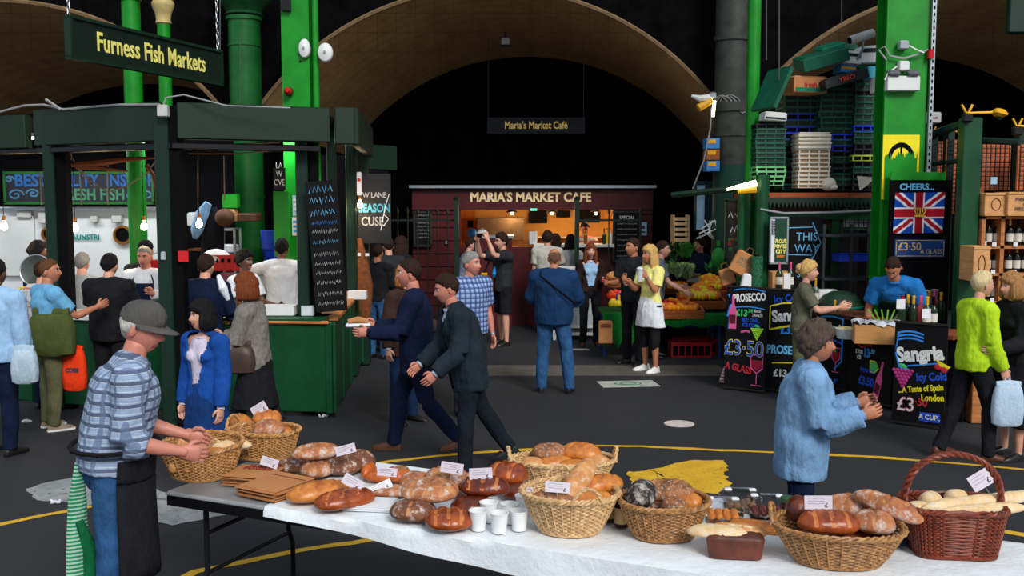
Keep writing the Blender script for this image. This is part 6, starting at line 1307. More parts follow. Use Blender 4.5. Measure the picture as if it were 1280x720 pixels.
# paper bags
def bagstack(label, px, py, w_, d_, n, yaw, printed, fan=.004):
    q = onz(px, py, TZ); t = thing('paper_bag_stack', label, 'bags', (q.x,q.y,TZ+.006), yaw)
    for i in range(n): MB().box((random.uniform(-1,1)*fan*2, random.uniform(-1,1)*fan*3-(i*.0012), .003+i*.0052),(w_,d_,.0035),rot=(random.uniform(-.006,.006),random.uniform(-.006,.006),random.uniform(-.05,.05))).build('paper_bag', CARD, t, smooth=False)
    z = .003+n*.0052; MB().box((0,d_*.25,z+.001),(w_*.98,.003,.002)).build('fold_line', DWOOD, t, smooth=False)
    if printed: text('red_print', 'FLOUR\nPOWER', t, (.01,.05,z+.002), (0,0,0), .05, mat('red_print',srgb(150,30,30)), 1, .001, .0005)
    return t
bagstack('stack of brown paper bags with red print beside the left basket', 318, 602, .25,.24,11,-.25,True,.006)
bagstack('front stack of plain brown paper bags overhanging the table edge', 348, 617, .26,.3,12,-.55,False,.006)
# napkins
q = onz(463,636,TZ); t = thing('napkin_stack', 'stack of white paper sheets on the cloth before the flat bread', 'paper', (q.x,q.y,TZ+.012), -.12)
for i in range(8): MB().box((random.uniform(-.004,.004),random.uniform(-.004,.004),.002+i*.003),(.24,.17,.0026),rot=(0,0,random.uniform(-.03,.03))).build('sheet', PAPER if i else CLOTHM, t, smooth=False)
# cups
CUPM = mat('white_paper_cup', (.78,.79,.8), .6, var=.03, bs=0)
cup = MB().lathe([(.026,0),(.034,.088),(.0365,.09),(.0365,.094),(.033,.094),(.03,.06),(.025,.01)], (0,0,0), 24).mesh('paper_cup', CUPM)
for px, py, lb in ((598,665,'leftmost paper cup of the front row'),(624,668,'middle paper cup of the front row'),(649,665,'rightmost paper cup of the front row'),(611,654,'left paper cup of the second row'),(637,656,'right paper cup of the second row'),(655,645,'rearmost paper cup beside the front basket')):
    q = onz(px,py,TZ); tag(link('paper_cup', cup, None, (q.x,q.y,TZ+.012)), 'white '+lb, 'cup', 'paper cups by the front basket').scale = (1.25,1.25,1.0)
# jars
JG = mat('dark_jam', srgb(50,18,14), .15); 
for px, py, lb, c_ in ((777,661,'honey jar with dark green lid right of the front basket',srgb(190,160,110)),(763,654,'jar with dark lid behind the honey jar',srgb(180,150,100)),(984,664,'jar of dark preserve with green lid behind the wide basket',srgb(190,150,100)),(1004,666,'second green-lidded jar, to the right behind the wide basket',srgb(150,120,90))):
    q = onz(px,py,TZ); t = thing('preserve_jar', lb, 'jar', (q.x,q.y,TZ+.012))
    MB().lathe([(.032,0),(.036,.01),(.036,.11),(.03,.125),(.03,.135)], (0,0,0), 20).build('jar', JG, t)
    MB().lathe([(.0365,.02),(.0365,.095)], (0,0,0), 20, cap=False).build('paper_label', mat('label_%d' % px, c_, .8), t)
    MB().lathe([(.034,.132),(.035,.135),(.035,.152),(.03,.155),(.0,.155)], (0,0,0), 20).build('lid', mat('green_lid',srgb(50,90,60),.35), t)
# clear boxes of biscuits
CLR = glass('clear_plastic_tub', (.95,.97,1), .08); CLR.node_tree.nodes['Principled BSDF'].inputs['IOR'].default_value = 1.12
for px, py, lb, c_ in ((903,652,'clear plastic box of orange biscuits behind the flat breads',srgb(206,120,50)),(958,648,'clear plastic box of dark cakes left of the jars',srgb(110,50,50)),(925,640,'empty looking clear plastic box behind the other two',srgb(150,110,80))):
    q = onz(px,py,TZ); t = thing('clear_box', lb, 'box', (q.x,q.y,TZ+.012), -.1)
    s1 = MB().loft([[Vector((sx*a/2,sy*b_/2,z)) for sx,sy in ((-1,-1),(1,-1),(1,1),(-1,1))] for a,b_,z in ((.17,.13,0),(.19,.15,.06),(.2,.16,.062),(.19,.15,.066),(.14,.1,.1))]).build('clear_shell', CLR, t, smooth=False)
    mb = MB()
    for i in range(4):
        for j in range(3): mb.ell((-.055+i*.037,-.035+j*.035,.025),(.02,.018,.015),nu=8,nv=5)
    mb.build('biscuits', mat('biscuit_%d' % px, c_, .7), t); 
    for sx in (-.06,.06): MB().bbox((sx,-.0,.103),(.035,.03,.012),.004).build('lid_stud', PAPER, t)
q = onz(1120,681,TZ); t = thing('card_reader', 'white lidded tin with dark edge between the last two baskets', 'box', (q.x,q.y,TZ+.03), .75); MB().bbox((0,0,0),(.15,.1,.035),.008).build('body', mat('slate_blue_box',srgb(60,60,90)), t); MB().box((0,0,.02),(.14,.09,.006)).build('lid', PAPER, t, smooth=False)
# ================================================================== people
TS = bpy.data.scenes.new('workshop')
def fuse(mb, name, mats, vox=.013, smooth=3, fold=0.0, seed=0, cut=None):
    """one continuous surface from overlapping volumes: voxel remesh + smooth (+ cloth folds, + opening)"""
    me = mb.mesh('tmp', mats if isinstance(mats, (list, tuple)) else [mats]); o = bpy.data.objects.new('tmp', me); TS.collection.objects.link(o)
    r = o.modifiers.new('r', 'REMESH'); r.mode = 'VOXEL'; r.voxel_size = vox; r.use_smooth_shade = True
    s = o.modifiers.new('s', 'SMOOTH'); s.factor = .5; s.iterations = smooth
    vl = TS.view_layers[0]; vl.update(); dg = vl.depsgraph
    out = bpy.data.meshes.new_from_object(o.evaluated_get(dg), depsgraph=dg); bpy.data.objects.remove(o); bpy.data.meshes.remove(me)
    if fold:
        n = len(out.vertices); co = np.empty(n*3, 'f'); no = np.empty(n*3, 'f'); out.vertices.foreach_get('co', co); out.vertices.foreach_get('normal', no); co = co.reshape(-1,3); no = no.reshape(-1,3)
        d = np.array([noise.noise(Vector((p[0]*11+seed, p[1]*11, p[2]*6)))*fold+noise.noise(Vector((p[0]*26, p[1]*26+seed, p[2]*17)))*fold*.45 for p in co], 'f')
        co += no*d[:,None]; out.vertices.foreach_set('co', co.ravel())
    if cut:
        import bmesh
        bm = bmesh.new(); bm.from_mesh(out); bmesh.ops.delete(bm, geom=[f for f in bm.faces if cut(f.calc_center_median())], context='FACES'); bm.to_mesh(out); bm.free()
    if not len(out.materials):
        for m_ in (mats if isinstance(mats, (list, tuple)) else [mats]): out.materials.append(m_)
    out.polygons.foreach_set('use_smooth', [True]*len(out.polygons)); out.name = name; out.update(); return out
def skin(name, c):
    if name in MATS: return MATS[name]
    m, nt, b = nodes(name); n = noise_n(nt, texco(nt), 9, 3)
    lnk(nt, ramp(nt, n, [(.3,tuple(x*.86 for x in c)),(.7,c)]), b.inputs['Base Color']); b.inputs['Roughness'].default_value = .5; b.inputs['Subsurface Weight'].default_value = .08; b.inputs['Subsurface Radius'].default_value = (.02,.008,.004)
    MATS[name] = m; return m
SK = {'fair': skin('fair_skin', srgb(218,160,136)), 'ruddy': skin('ruddy_skin', srgb(206,132,112)), 'tan': skin('tanned_skin', srgb(186,120,88)), 'dark': skin('brown_skin', srgb(104,66,48))}
EYEW = mat('eye_white', (.7,.68,.66), .3, bs=0); IRIS = mat('dark_iris', (.03,.02,.015), .3, bs=0); LIP = mat('lip', srgb(168,92,86), .5, bs=0)
def hairm(name, c, rough=.5):
    if name in MATS: return MATS[name]
    m, nt, b = nodes(name); n = noise_n(nt, texco(nt, (14,14,1.6)), 9, 4, .7)
    lnk(nt, ramp(nt, n, [(.3,tuple(x*.45 for x in c)),(.7,tuple(min(1,x*1.25) for x in c))]), b.inputs['Base Color']); b.inputs['Roughness'].default_value = .75; b.inputs['Specular IOR Level'].default_value = .15; bump(nt, b, n, .8, .012)
    MATS[name] = m; return m
HB = hairm('black_hair',(.012,.01,.01)); HD = hairm('dark_brown_hair', srgb(52,34,26)); HM = hairm('brown_hair', srgb(104,66,42)); HG = hairm('grey_hair', srgb(150,146,140)); HW = hairm('white_hair', srgb(215,210,200)); HBL = hairm('blonde_hair', srgb(222,178,110)); HST = hairm('strawberry_hair', srgb(206,128,62)); HAU = hairm('auburn_hair', srgb(128,66,36)); HSH = hairm('shaved_hair', srgb(120,86,66)); HPL = hairm('pale_blonde_hair', srgb(232,208,160))
def headpt(a, ph):
    x, y, z = math.sin(ph)*math.sin(a), -math.sin(ph)*math.cos(a), -math.cos(ph); fr = max(0, math.cos(a)); X_, Y_, Z_ = x*.074, y*.096, z*.118
    if Z_ < .015:
        t = min(1, (.015-Z_)/.125); X_ *= 1-.30*t*t
        if y > 0: Y_ *= 1-.5*t
        else: Y_ -= .016*t*fr*fr
    elif y > 0: Y_ *= 1.04
    if fr > 0 and y < 0:
        ax = abs(X_)
        if -.044 < Z_ < .026: 
            pr = ((.026-Z_)/.054) if Z_ > -.028 else max(0,(Z_+.044)/.016); Y_ -= .027*pr*math.exp(-(X_/(.010+.006*pr))**2)
        Y_ += .010*math.exp(-((ax-.031)/.016)**2-((Z_-.014)/.013)**2); Y_ -= .005*math.exp(-((Z_-.036)/.010)**2)*(1 if ax < .05 else .3)
        Y_ -= .007*math.exp(-(X_/.021)**2)*(math.exp(-((Z_+.059)/.006)**2)+math.exp(-((Z_+.072)/.006)**2)); Y_ -= .004*math.exp(-((ax-.04)/.018)**2-((Z_+.03)/.02)**2)
        Y_ -= .006*math.exp(-(X_/.016)**2-((Z_+.098)/.014)**2)
    return Vector((X_, Y_, Z_))
def head_mesh(mb, M, hair_i, nu=40, nv=34):
    base = len(mb.v); vs = []; 
    for j in range(nv+1):
        ph = math.pi*(.015+.97*j/nv)
        for i in range(nu): vs.append(M @ headpt(2*math.pi*i/nu, ph))
    fs = []; mi = []
    for j in range(nv):
        for i in range(nu):
            q = j*nu+i; fs.append((q, j*nu+(i+1) % nu, (j+1)*nu+(i+1) % nu, q+nu))
            c = headpt(2*math.pi*(i+.5)/nu, math.pi*(.015+.97*(j+.5)/nv)); mi.append(3 if abs(c.x) < .024 and -.079 < c.z < -.054 and c.y < -.05 else 0)
    mb.add(vs, fs); mb.m[-len(fs):] = mi
    mb.add([vs[0].lerp(vs[nu//2], .5), M @ headpt(0, math.pi*.985)], [])
    for s in (-1, 1):
        def E(c, r, k, rot=None):
            t = MB(); t.ell(c, r, rot, 10, 7); mb.add([M @ Vector(p) for p in t.v], t.f, k)
        E((s*.031,-.0775,.013), (.0145,.0095,.0085), 1); E((s*.031,-.0865,.013), (.0062,.003,.0066), 2)
        E((s*.076,.008,-.008), (.008,.018,.032), 0, (.25,0,s*-.35)); 
        t = MB(); t.tube([(s*.014,-.096,.031),(s*.031,-.096,.037),(s*.05,-.082,.032)], [.003,.0042,.002], 5); mb.add([M @ Vector(p) for p in t.v], t.f, 2)
        t = MB(); t.tube([(s*.017,-.0855,.016),(s*.031,-.0885,.0225),(s*.046,-.077,.017)], [.0016,.002,.0014], 4); mb.add([M @ Vector(p) for p in t.v], t.f, 2)
def hair_mesh(name, M, style, m, parent, seed=0):
    rnd = random.Random(seed); mb = MB(); nu, nv = 40, 30
    K = {'short':(.068,.056,.008,-.022,-.07,.010),'crop':(.072,.058,.01,-.02,-.065,.005),'fringe':(.2,.2,.02,-.03,-.08,.010),'bob':(.05,.03,-.06,-.1,-.12,.024),'long':(.056,.036,-.02,-.1,-.12,.024),'up':(.06,.04,-.01,-.04,-.085,.024),'thick':(.062,.048,-.002,-.035,-.08,.020),'under':(.3,.3,.3,-.02,-.08,.012),'wild':(.05,.03,-.03,-.07,-.11,.036)}[style]
    def zl(a):
        a = abs((a+math.pi) % (2*math.pi)-math.pi); xs = (0,.9,1.45,2.1,math.pi)
        for k in range(4):
            if a <= xs[k+1]: return K[k]+(K[k+1]-K[k])*(a-xs[k])/(xs[k+1]-xs[k])
        return K[4]
    vs = []; keep = []
    for j in range(nv+1):
        ph = math.pi*(.015+.975*j/nv)
        for i in range(nu):
            a = 2*math.pi*i/nu; p = headpt(a, ph); p0 = p.copy(); line = zl(a); t = min(1, max(-1, (p.z-line)/.022)); th = K[5]*(1+.35*max(0,p.z)/.118)
            if style in ('fringe','under'): t = min(t, (.055-p.z)/.02 if abs((a+math.pi)%(2*math.pi)-math.pi) > .0 else t)
            o_ = th*max(0,t)**.5+.003*t+(.45*th+.004)*noise.noise(Vector((p.x*55+seed,p.y*55,p.z*22)))*max(0,t) if t > 0 else -.006
            n_ = Vector((p.x/.0055, p.y/.0092, p.z/.0139)).normalized(); p += n_*o_; vs.append(M @ p); keep.append(t > -.35)
    fs = [f for f in ((j*nu+i, j*nu+(i+1) % nu, (j+1)*nu+(i+1) % nu, (j+1)*nu+i) for j in range(nv) for i in range(nu)) if any(keep[k] for k in f)]
    top = (nv)*nu
    if keep[top]: fs.append(tuple(top+k for k in range(nu)))
    mb.add(vs, fs)
    if style == 'wild': mb.v = [tuple(Vector(p)+(Vector(p)-M.translation).normalized()*.012*noise.noise(Vector(p)*45)) for p in mb.v]
    if style in ('long',):
        for s_ in range(15):
            a = math.pi*(.42+1.16*s_/14); x, y = math.sin(a)*.082, -math.cos(a)*.098; L_ = .30+rnd.uniform(-.03,.05)
            t = MB(); t.tube([(x*.9,y*.9,.06),(x*1.06,y*1.05,-.02),(x*1.15,y*1.12+.01,-.12),(x*1.1,y*1.0+.015,-.2),(x*(1.0+rnd.uniform(-.1,.1)),y*.95+.015,-L_)], [.02,.032,.034,.028,.006], 8, flat=.75); mb.add([M @ Vector(p) for p in t.v], t.f)
    if style == 'bob':
        for s_ in range(17):
            a = math.pi*(.36+1.28*s_/16); x, y = math.sin(a)*.084, -math.cos(a)*.098
            t = MB(); t.tube([(x*.85,y*.85,.06),(x*1.1,y*1.06,-.02),(x*1.14,y*1.08,-.09),(x*.98,y*.96,-.125)], [.02,.028,.028,.008], 8, flat=.8); mb.add([M @ Vector(p) for p in t.v], t.f)
    if style == 'up':
        t = MB(); t.ell((0,.115,.045),(.05,.045,.05),nu=12); t.ell((.01,.13,.0),(.03,.03,.035),nu=10); mb.add([M @ Vector(p) for p in t.v], t.f)
    if style in ('wild',):
        for s_ in range(22):
            a = rnd.uniform(1.2, 5.1); z = rnd.uniform(-.06,.1); r_ = math.sqrt(max(.1,1-(z/.12)**2)); t = MB(); t.ell((math.sin(a)*.085*r_,-math.cos(a)*.105*r_,z),(.03,.03,.032),(a,z,a),8,6); mb.add([M @ Vector(p) for p in t.v], t.f)
    return mb.build(name, m, parent, ang=70)
def vd(v, side=1): return Vector((side*v[0], -v[1], v[2])).normalized()
SECT = [(-.10,.115,.095),(-.03,.165,.115),(.05,.158,.112),(.14,.135,.098),(.25,.155,.112),(.36,.172,.115),(.44,.155,.09),(.49,.085,.07),(.52,.058,.058)]
def person(label, gx, gy, facing=0, H=1.75, build=1.0, female=False, lean=0, sk='fair', hair=('short',HD), yaw=0, nod=0, headroll=0, arms=None, legs=None, top=('t_shirt',None,'short'), bottom=('trousers',None), shoes=None, inner=None, opened=.0, cap=None, apron=None, vox=.0135, group=None, hem=-.06, ease=.016, curl=45, glasses=False, scarf=None, headband=None, sideL=0, twist=0, skirt=None, z0=0.0, ground=True, scale_top=1.0, name='person'):
    ease += .007; s = H/1.75; rz = R(facing); t = thing(name, label, 'person', (gx, gy, z0), rz, group)
    arms = arms or {}; legs = legs or {}
    AL = arms.get('L', ((.14,.02,-1),(.06,.22,-1))); AR_ = arms.get('R', ((.14,.02,-1),(.06,.22,-1)))
    LL = legs.get('L', ((.05,.04,-1),(.02,-.03,-1))); LR = legs.get('R', ((.05,-.02,-1),(.02,-.06,-1)))
    hipw = .095 if female else .09; shw = (.165 if female else .185)*(.6+.4*build)
    la = R(lean)
    def limb(o, d1, d2, l1, l2, side): a = vd(d1, side); b_ = vd(d2, side); k = o+a*l1; return k, k+b_*l2
    hip0 = Vector((0,0,.92)); K_ = {}
    for nm, side, d in (('L',1,LL),('R',-1,LR)):
        h = hip0+Vector((side*hipw,0,-.02)); k, a = limb(h, d[0], d[1], .42, .41, side); K_[nm] = (h,k,a)
    low = min(K_['L'][2].z, K_['R'][2].z); dz = .085-low
    for nm in 'LR': K_[nm] = tuple(p+Vector((0,0,dz)) for p in K_[nm])
    hip = hip0+Vector((0,0,dz))
    def spine(h):
        n = 12; p = hip.copy(); st = h/n
        for i in range(n):
            hh = st*(i+.5); a = la*min(1, max(.35, hh/.22)) if hh > 0 else la*.35; p = p+Vector((0,-math.sin(a),math.cos(a)))*st
        a = la*min(1, max(.35, h/.22)); return p, a
    def section(h, w, d, add=0, n=18, fwd=0):
        p, a = spine(h); ux = Matrix.Rotation(R(twist)*min(1,max(0,h/.4)),3,'Z') @ Vector((1,0,0)); uy = Vector((0,math.cos(a),math.sin(a)))
        return [p+ux*((w+add)*math.cos(2*math.pi*k/n))+uy*((d+add)*math.sin(2*math.pi*k/n)+fwd) for k in range(n)]
    def SW(h, w, d):
        if female: w *= {True:1.04,False:.86}[h < .08]; d *= .92
        b_ = build if h < .45 else (1+build)/2
        belly = (build-1)*.6*math.exp(-((h-.12)/.14)**2)
        return w*(b_*.7+.3), d*(b_+belly)
    T = [(h,*SW(h,w,d)) for h, w, d in SECT]
    P5, a5 = spine(.455); tw = Matrix.Rotation(R(twist),3,'Z')
    sh = {nm: P5+tw @ Vector((side*shw,0,0))+Vector((0,.0,-.015)) for nm, side in (('L',1),('R',-1))}
    A = {}
    for nm, side, d in (('L',1,AL),('R',-1,AR_)):
        e, w_ = limb(sh[nm], d[0], d[1], .285, .25, side); A[nm] = (sh[nm], e, w_, vd(d[1], side))
    # ---- body: one continuous surface
    mb = MB(); mb.loft([section(h,w,d) for h,w,d in T])
    np_, na = spine(.49); hd = spine(.585)[0]+Vector((0,-.012,0)); mb.tube([np_, hd+Vector((0,.0,.02))], [.058*(.85 if female else 1.05), .052*(.85 if female else 1.05)], 12)
    mb.tube([sh['L'], P5+Vector((0,0,.012)), sh['R']], [.05,.065,.05], 12)
    if female:
        for side in (-1,1):
            p, a = spine(.33); mb.ell(p+tw @ Vector((side*.07,-.085*build,0)), (.06,.05,.06), nu=12)
    bf = .75+.25*build*(.85 if female else 1)
    for nm in 'LR':
        S_, E_, W_, d = A[nm]; M1 = S_.lerp(E_,.45); mb.tube([S_+(S_-E_)*.05, S_, M1, E_], [.03*bf,.056*bf,.048*bf,.038*bf], 12); mb.tube([E_, E_.lerp(W_,.3), W_, W_+d*.03], [.038*bf,.042*bf,.026*bf,.027*bf], 12)
        h, k, a = K_[nm]; mb.tube([h+Vector((0,0,.06)), h, h.lerp(k,.5), k], [.06*bf,.088*bf,.073*bf,.054*bf], 14); mb.tube([k, k.lerp(a,.3), a, a+Vector((0,0,-.03))], [.054*bf,.056*bf,.034*bf,.034*bf], 12)
        mb.ell(a+Vector((0,-.03,-.045)), (.028,.06,.024), nu=10)
    body = fuse(mb, 'body', [SK[sk],EYEW,IRIS,LIP], vox)
    # hands and head join the same mesh
    mb = MB()
    for nm, side in (('L',1),('R',-1)):
        S_, E_, W_, d = A[nm]; x = Vector((0,-1,0)) if abs(d.y) < .7 else Vector((0,0,1)); x = (x-d*x.dot(d)).normalized(); inn = d.cross(x)*side*-1
        if (W_+inn*.1-spine(.2)[0]).length > (W_-inn*.1-spine(.2)[0]).length: inn = -inn
        # palm
        mb.tube([W_-d*.01, W_+d*.03, W_+d*.075, W_+d*.092], [(.027,.018),(.040,.016),(.042,.015),(.036,.010)], 10, up=x)
        for f in range(4):
            u = (f-1.5)*.0205; L_ = (.068,.078,.074,.058)[f]; b0 = W_+d*.08-x*u*1.0; c = R(curl); P = [b0-d*.012]; dd = d.copy(); p = b0.copy(); P.append(p.copy())
            for q in range(3):
                ang = c*(.35+.45*q); dd = (d*math.cos(ang)+inn*math.sin(ang)).normalized(); p = p+dd*(L_*(.45,.32,.26)[q]); P.append(p.copy())
            mb.tube(P, [.009,.0095,.0085,.0078,.005], 7)
        b0 = W_+d*.025+x*.03; mb.tube([b0-x*.01, b0+x*.018+d*.018+inn*.008, b0+x*.026+d*.042+inn*.02, b0+x*.022+d*.062+inn*.028], [.012,.0125,.0105,.006], 7)
    hc = hd+Vector((0,-.018,.082)); HM_ = Matrix.Translation(hc) @ Matrix.Rotation(R(yaw)+0,4,'Z') @ Matrix.Rotation(R(nod)+la*.25,4,'X') @ Matrix.Rotation(R(headroll),4,'Y') @ Matrix.Scale(.97 if female else 1.0,4)
    head_mesh(mb, HM_, 0)
    nvb = len(body.vertices); bv = [tuple(v.co) for v in body.vertices]; bfaces = [tuple(p.vertices) for p in body.polygons]
    full = MB(); full.add(bv, bfaces, 0); full.add(mb.v, mb.f, 0); full.m = [0]*len(bfaces)+mb.m
    bpy.data.meshes.remove(body); ob = full.build('body', [SK[sk],EYEW,IRIS,LIP], t, ang=80)
    if hair: hair_mesh('hair', HM_, hair[0], hair[1], t, len(label))
    # ---- bottom
    bk, bm_, *bx_ = bottom; seed = len(label)*1.7
    if skirt:
        hemz, sm = skirt; mb = MB(); kk = [(K_['L'][1]+K_['R'][1])/2]; mid = (K_['L'][1]+K_['R'][1])/2; secs = []
        spread = max(.13, abs(K_['L'][1].x-K_['R'][1].x)/2+.09); fy = abs(K_['L'][1].y-K_['R'][1].y)/2+.10
        for z, w_, d_, yy in ((.10,.145,.115,0),(.0,.185,.14,0),(-.1,.2,.15,.2),(-.1-(hip.z-.1-hemz),spread+.06,max(.14,fy),1)): c = Vector((0, hip.y+(mid.y-hip.y)*yy, hip.z+z)); secs.append([c+Vector((w_*math.cos(2*math.pi*k/20), d_*math.sin(2*math.pi*k/20), 0)) for k in range(20)])
        mb.loft(secs); link('skirt', fuse(mb, 'skirt', sm, .014, 2, .012, seed), t)
    if bk:
        mb = MB(); mb.loft([section(h,*SW(h,w,d),add=.014) for h,w,d in ((-.12,.08,.08),(-.06,.15,.11),(.0,.162,.116),(.07,.152,.112),(.12,.14,.102))])
        shortk = {'shorts':.0,'leggings':.45}.get(bk, 1); 
        for nm in 'LR':
            h, k, a = K_[nm]; g = 1
            if bk == 'shorts': mb.tube([h+Vector((0,0,.05)), h, h.lerp(k,.5), k+Vector((0,0,.0))], [.07*g*bf,.104*bf,.098*bf,.1*bf], 14)
            else:
                e = k.lerp(a, shortk) if bk == 'leggings' else a+Vector((0,0,-.03)); mb.tube([h+Vector((0,0,.05)), h, h.lerp(k,.5), k], [.07*bf,.102*g*bf,.088*g*bf,.072*g*bf], 14); mb.tube([k, k.lerp(e,.35), e], [.072*g*bf,.07*g*bf,(.062 if bk != 'leggings' else .05)*bf], 14)
        link(bk, fuse(mb, bk, bm_, vox, 2, .010, seed), t)
    # ---- shoes
    if shoes:
        for nm, side in (('L',1),('R',-1)):
            h, k, a = K_[nm]; sdir = (a-k).normalized(); pitch = 0
            if a.z > .11: pitch = min(.9, (a.z-.085)*3)
            M_ = Matrix.Translation(a) @ Matrix.Rotation(side*.16,4,'Z') @ Matrix.Rotation(pitch,4,'X'); mb = MB()
            secs = []
            for y, w_, h_ in ((.065,.024,.05),(.05,.034,.085),(.0,.037,.095),(-.06,.042,.07),(-.12,.047,.052),(-.17,.038,.04),(-.195,.015,.02)):
                secs.append([M_ @ Vector((w_*math.cos(q)*(1.0 if math.sin(q) < 0 else .85), y, -.083+(h_*(.5+.5*math.sin(q)) if math.sin(q) > -.5 else 0))) for q in [2*math.pi*i/12 for i in range(12)]])
            mb.loft(secs); sm, sole = shoes if isinstance(shoes, tuple) else (shoes, None); sh_ = mb.build('shoe', sm, t)
            if sole: mb = MB(); mb.loft([[M_ @ Vector((sx*w_,y,z)) for sx, z in ((-1,-.085),(1,-.085),(1,-.066),(-1,-.066))] for y, w_ in ((.068,.025),(.0,.04),(-.12,.05),(-.19,.03),(-.2,.012))]); mb.build('sole', sole, sh_)
    # ---- top
    tk, tm, sleeve = top[:3]
    if tk:
        mb = MB(); hs = [hem]+[h for h in (.0,.07,.14,.25,.36,.44,.485) if h > hem+.03]; wd = {h:(w,d) for h,w,d in SECT}
        def wdi(h):
            for i in range(len(SECT)-1):
                if SECT[i][0] <= h <= SECT[i+1][0]: u = (h-SECT[i][0])/(SECT[i+1][0]-SECT[i][0]); return SECT[i][1]*(1-u)+SECT[i+1][1]*u, SECT[i][2]*(1-u)+SECT[i+1][2]*u
            return SECT[0][1:] if h < SECT[0][0] else SECT[-1][1:]
        def coat(add, hs_): return [section(h, *SW(h, max(wdi(h)[0], .15 if h < .2 else 0)+(0.02*(-h) if h < -.1 else 0), max(wdi(h)[1], .108 if h < .2 else 0)), add=add if h < .47 else add*.5) for h in hs_]
        mb.loft(coat(ease, hs)); mb.tube([sh['L'], P5+Vector((0,0,.012)), sh['R']], [.056+ease,.07+ease*.7,.056+ease], 12)
        if female:
            for side in (-1,1):
                p, a = spine(.33); mb.ell(p+tw @ Vector((side*.07,-.088*build,0)), (.062+ease*.5,.052+ease*.5,.06), nu=12)
        for nm in 'LR':
            S_, E_, W_, d = A[nm]; e2 = ease*.9
            if sleeve == 'none': continue
            mb.ell(S_, ((.066*bf+e2*.8),)*3, nu=12)
            if sleeve == 'short': mb.tube([S_+(S_-E_)*.05, S_, S_.lerp(E_,.72)], [.05,.068+e2*.6,.062+e2*.7], 12)
            else:
                mb.tube([S_+(S_-E_)*.06, S_, S_.lerp(E_,.5), E_], [.05*bf,.066*bf+e2*.7,.055*bf+e2*.7,.045*bf+e2], 12); w2 = W_ if sleeve == 'long' else E_.lerp(W_,.35)
                mb.tube([E_, E_.lerp(w2,.4), w2], [.043*bf+e2,.042*bf+e2,.030*bf+e2], 12)
        cut = None
        if opened:
            def cut(c, o_=opened):
                best = None
                for i in range(24):
                    h = hem+.02+(.52-hem)*i/23; p, a = spine(h)
                    if best is None or abs(p.z-c.z) < abs(best[0].z-c.z): best = (p, h)
                p, h = best; w_ = o_*(.35+1.0*max(0,(h-.05))/.4) if h > 0 else o_*(.6+abs(h)*1.2); q = tw.inverted() @ (c-p); return q.y < -.055 and abs(q.x) < w_*.5 and (q.z > -.03)
        me = fuse(mb, tk, tm, vox, 2, .011*scale_top, seed, cut); jk = link(tk, me, t)
        if opened: md = jk.modifiers.new('s','SOLIDIFY'); md.thickness = .008; md.offset = -1
        if sleeve != 'none' and tk in ('suit_jacket','jacket','blazer'):
            for nm in 'LR': S_, E_, W_, d = A[nm]; MB().tube([W_-d*.01, W_+d*.018], [.031*bf+.004,.032*bf+.004], 12).build('cuff', inner or tm, jk)
        # collar
        c0, ca = spine(.497); cm = top[3] if len(top) > 3 else (inner or tm); r0 = .066 if female else .074
        MB().tube([c0+Vector((r0*1.06*math.cos(q*math.pi/8), r0*1.0*math.sin(q*math.pi/8)-.006, .0+.014*math.sin(q*math.pi/8))) for q in range(16)], (.013), 6, closed=True, flat=.7).build('collar', cm, t)
        if inner:
            mb = MB(); mb.loft(coat(ease*.35, [max(hem,-.04),.07,.14,.25,.36,.44,.485])); mb.tube([sh['L'], P5+Vector((0,0,.0)), sh['R']], [.04,.066,.04], 12)
            if female:
                for side in (-1,1):
                    p, a = spine(.33); mb.ell(p+Vector((side*.07,-.087*build,0)), (.061,.052,.06), nu=12)
            link('shirt', fuse(mb, 'shirt', inner, vox, 2, .005, seed), t)
        if tk == 'suit_jacket' or opened > .1:
            pass
    if apron:
        am, az, full_ = apron; vs = []; fs = []; rows = 16; cols = 13; top_h = .38 if full_ else .06
        pts = []
        for j in range(rows):
            u = j/(rows-1); 
            h = top_h-u*(top_h+.06); 
            if u > .999: pass
            half = 1.5 if h < .2 else .62
            p, a = spine(max(h,-.06)); w_, d_ = (max(wdi(h)[0],.15), max(wdi(h)[1],.11)) if h > -.06 else (.17,.12); w_, d_ = SW(h, w_, d_)
            for i in range(cols): th = -math.pi/2+half*(2*i/(cols-1)-1); pts.append(p+Vector((1,0,0))*((w_+ease+.022)*math.cos(th))+Vector((0,math.cos(a),math.sin(a)))*((d_+ease+.022)*math.sin(th)))
        low_ = pts[-cols:]; ext = 8; rowsT = rows+ext
        for j in range(1, ext+1): pts += [Vector((q.x*(1+.03*j), q.y*(1+.01*j)+.01*math.sin(i*1.3), q.z-(q.z-az)*j/ext)) for i, q in enumerate(low_)]
        for j in range(rowsT-1):
            for i in range(cols-1): q = j*cols+i; fs.append((q,q+1,q+cols+1,q+cols))
        ap = MB().add(pts, fs).build('apron', am, t); md = ap.modifiers.new('s','SOLIDIFY'); md.thickness = .006
        p, a = spine(.10); MB().tube([p+Vector(((.185*build+.02+ease*.5)*math.cos(q*.3927), (.135*build+.03+ease*.5)*math.sin(q*.3927), 0)) for q in range(16)], .012, 5, closed=True).build('apron_string', am, ap)
        if full_: 
            for side in (-1,1): MB().tube([pts[0 if side < 0 else cols-1], spine(.47)[0]+Vector((side*.07,-.06,.03)), spine(.5)[0]+Vector((side*.06,.04,.01)), spine(.49)[0]+Vector((0,.09,0))], .008, 5).build('neck_strap', am, ap)
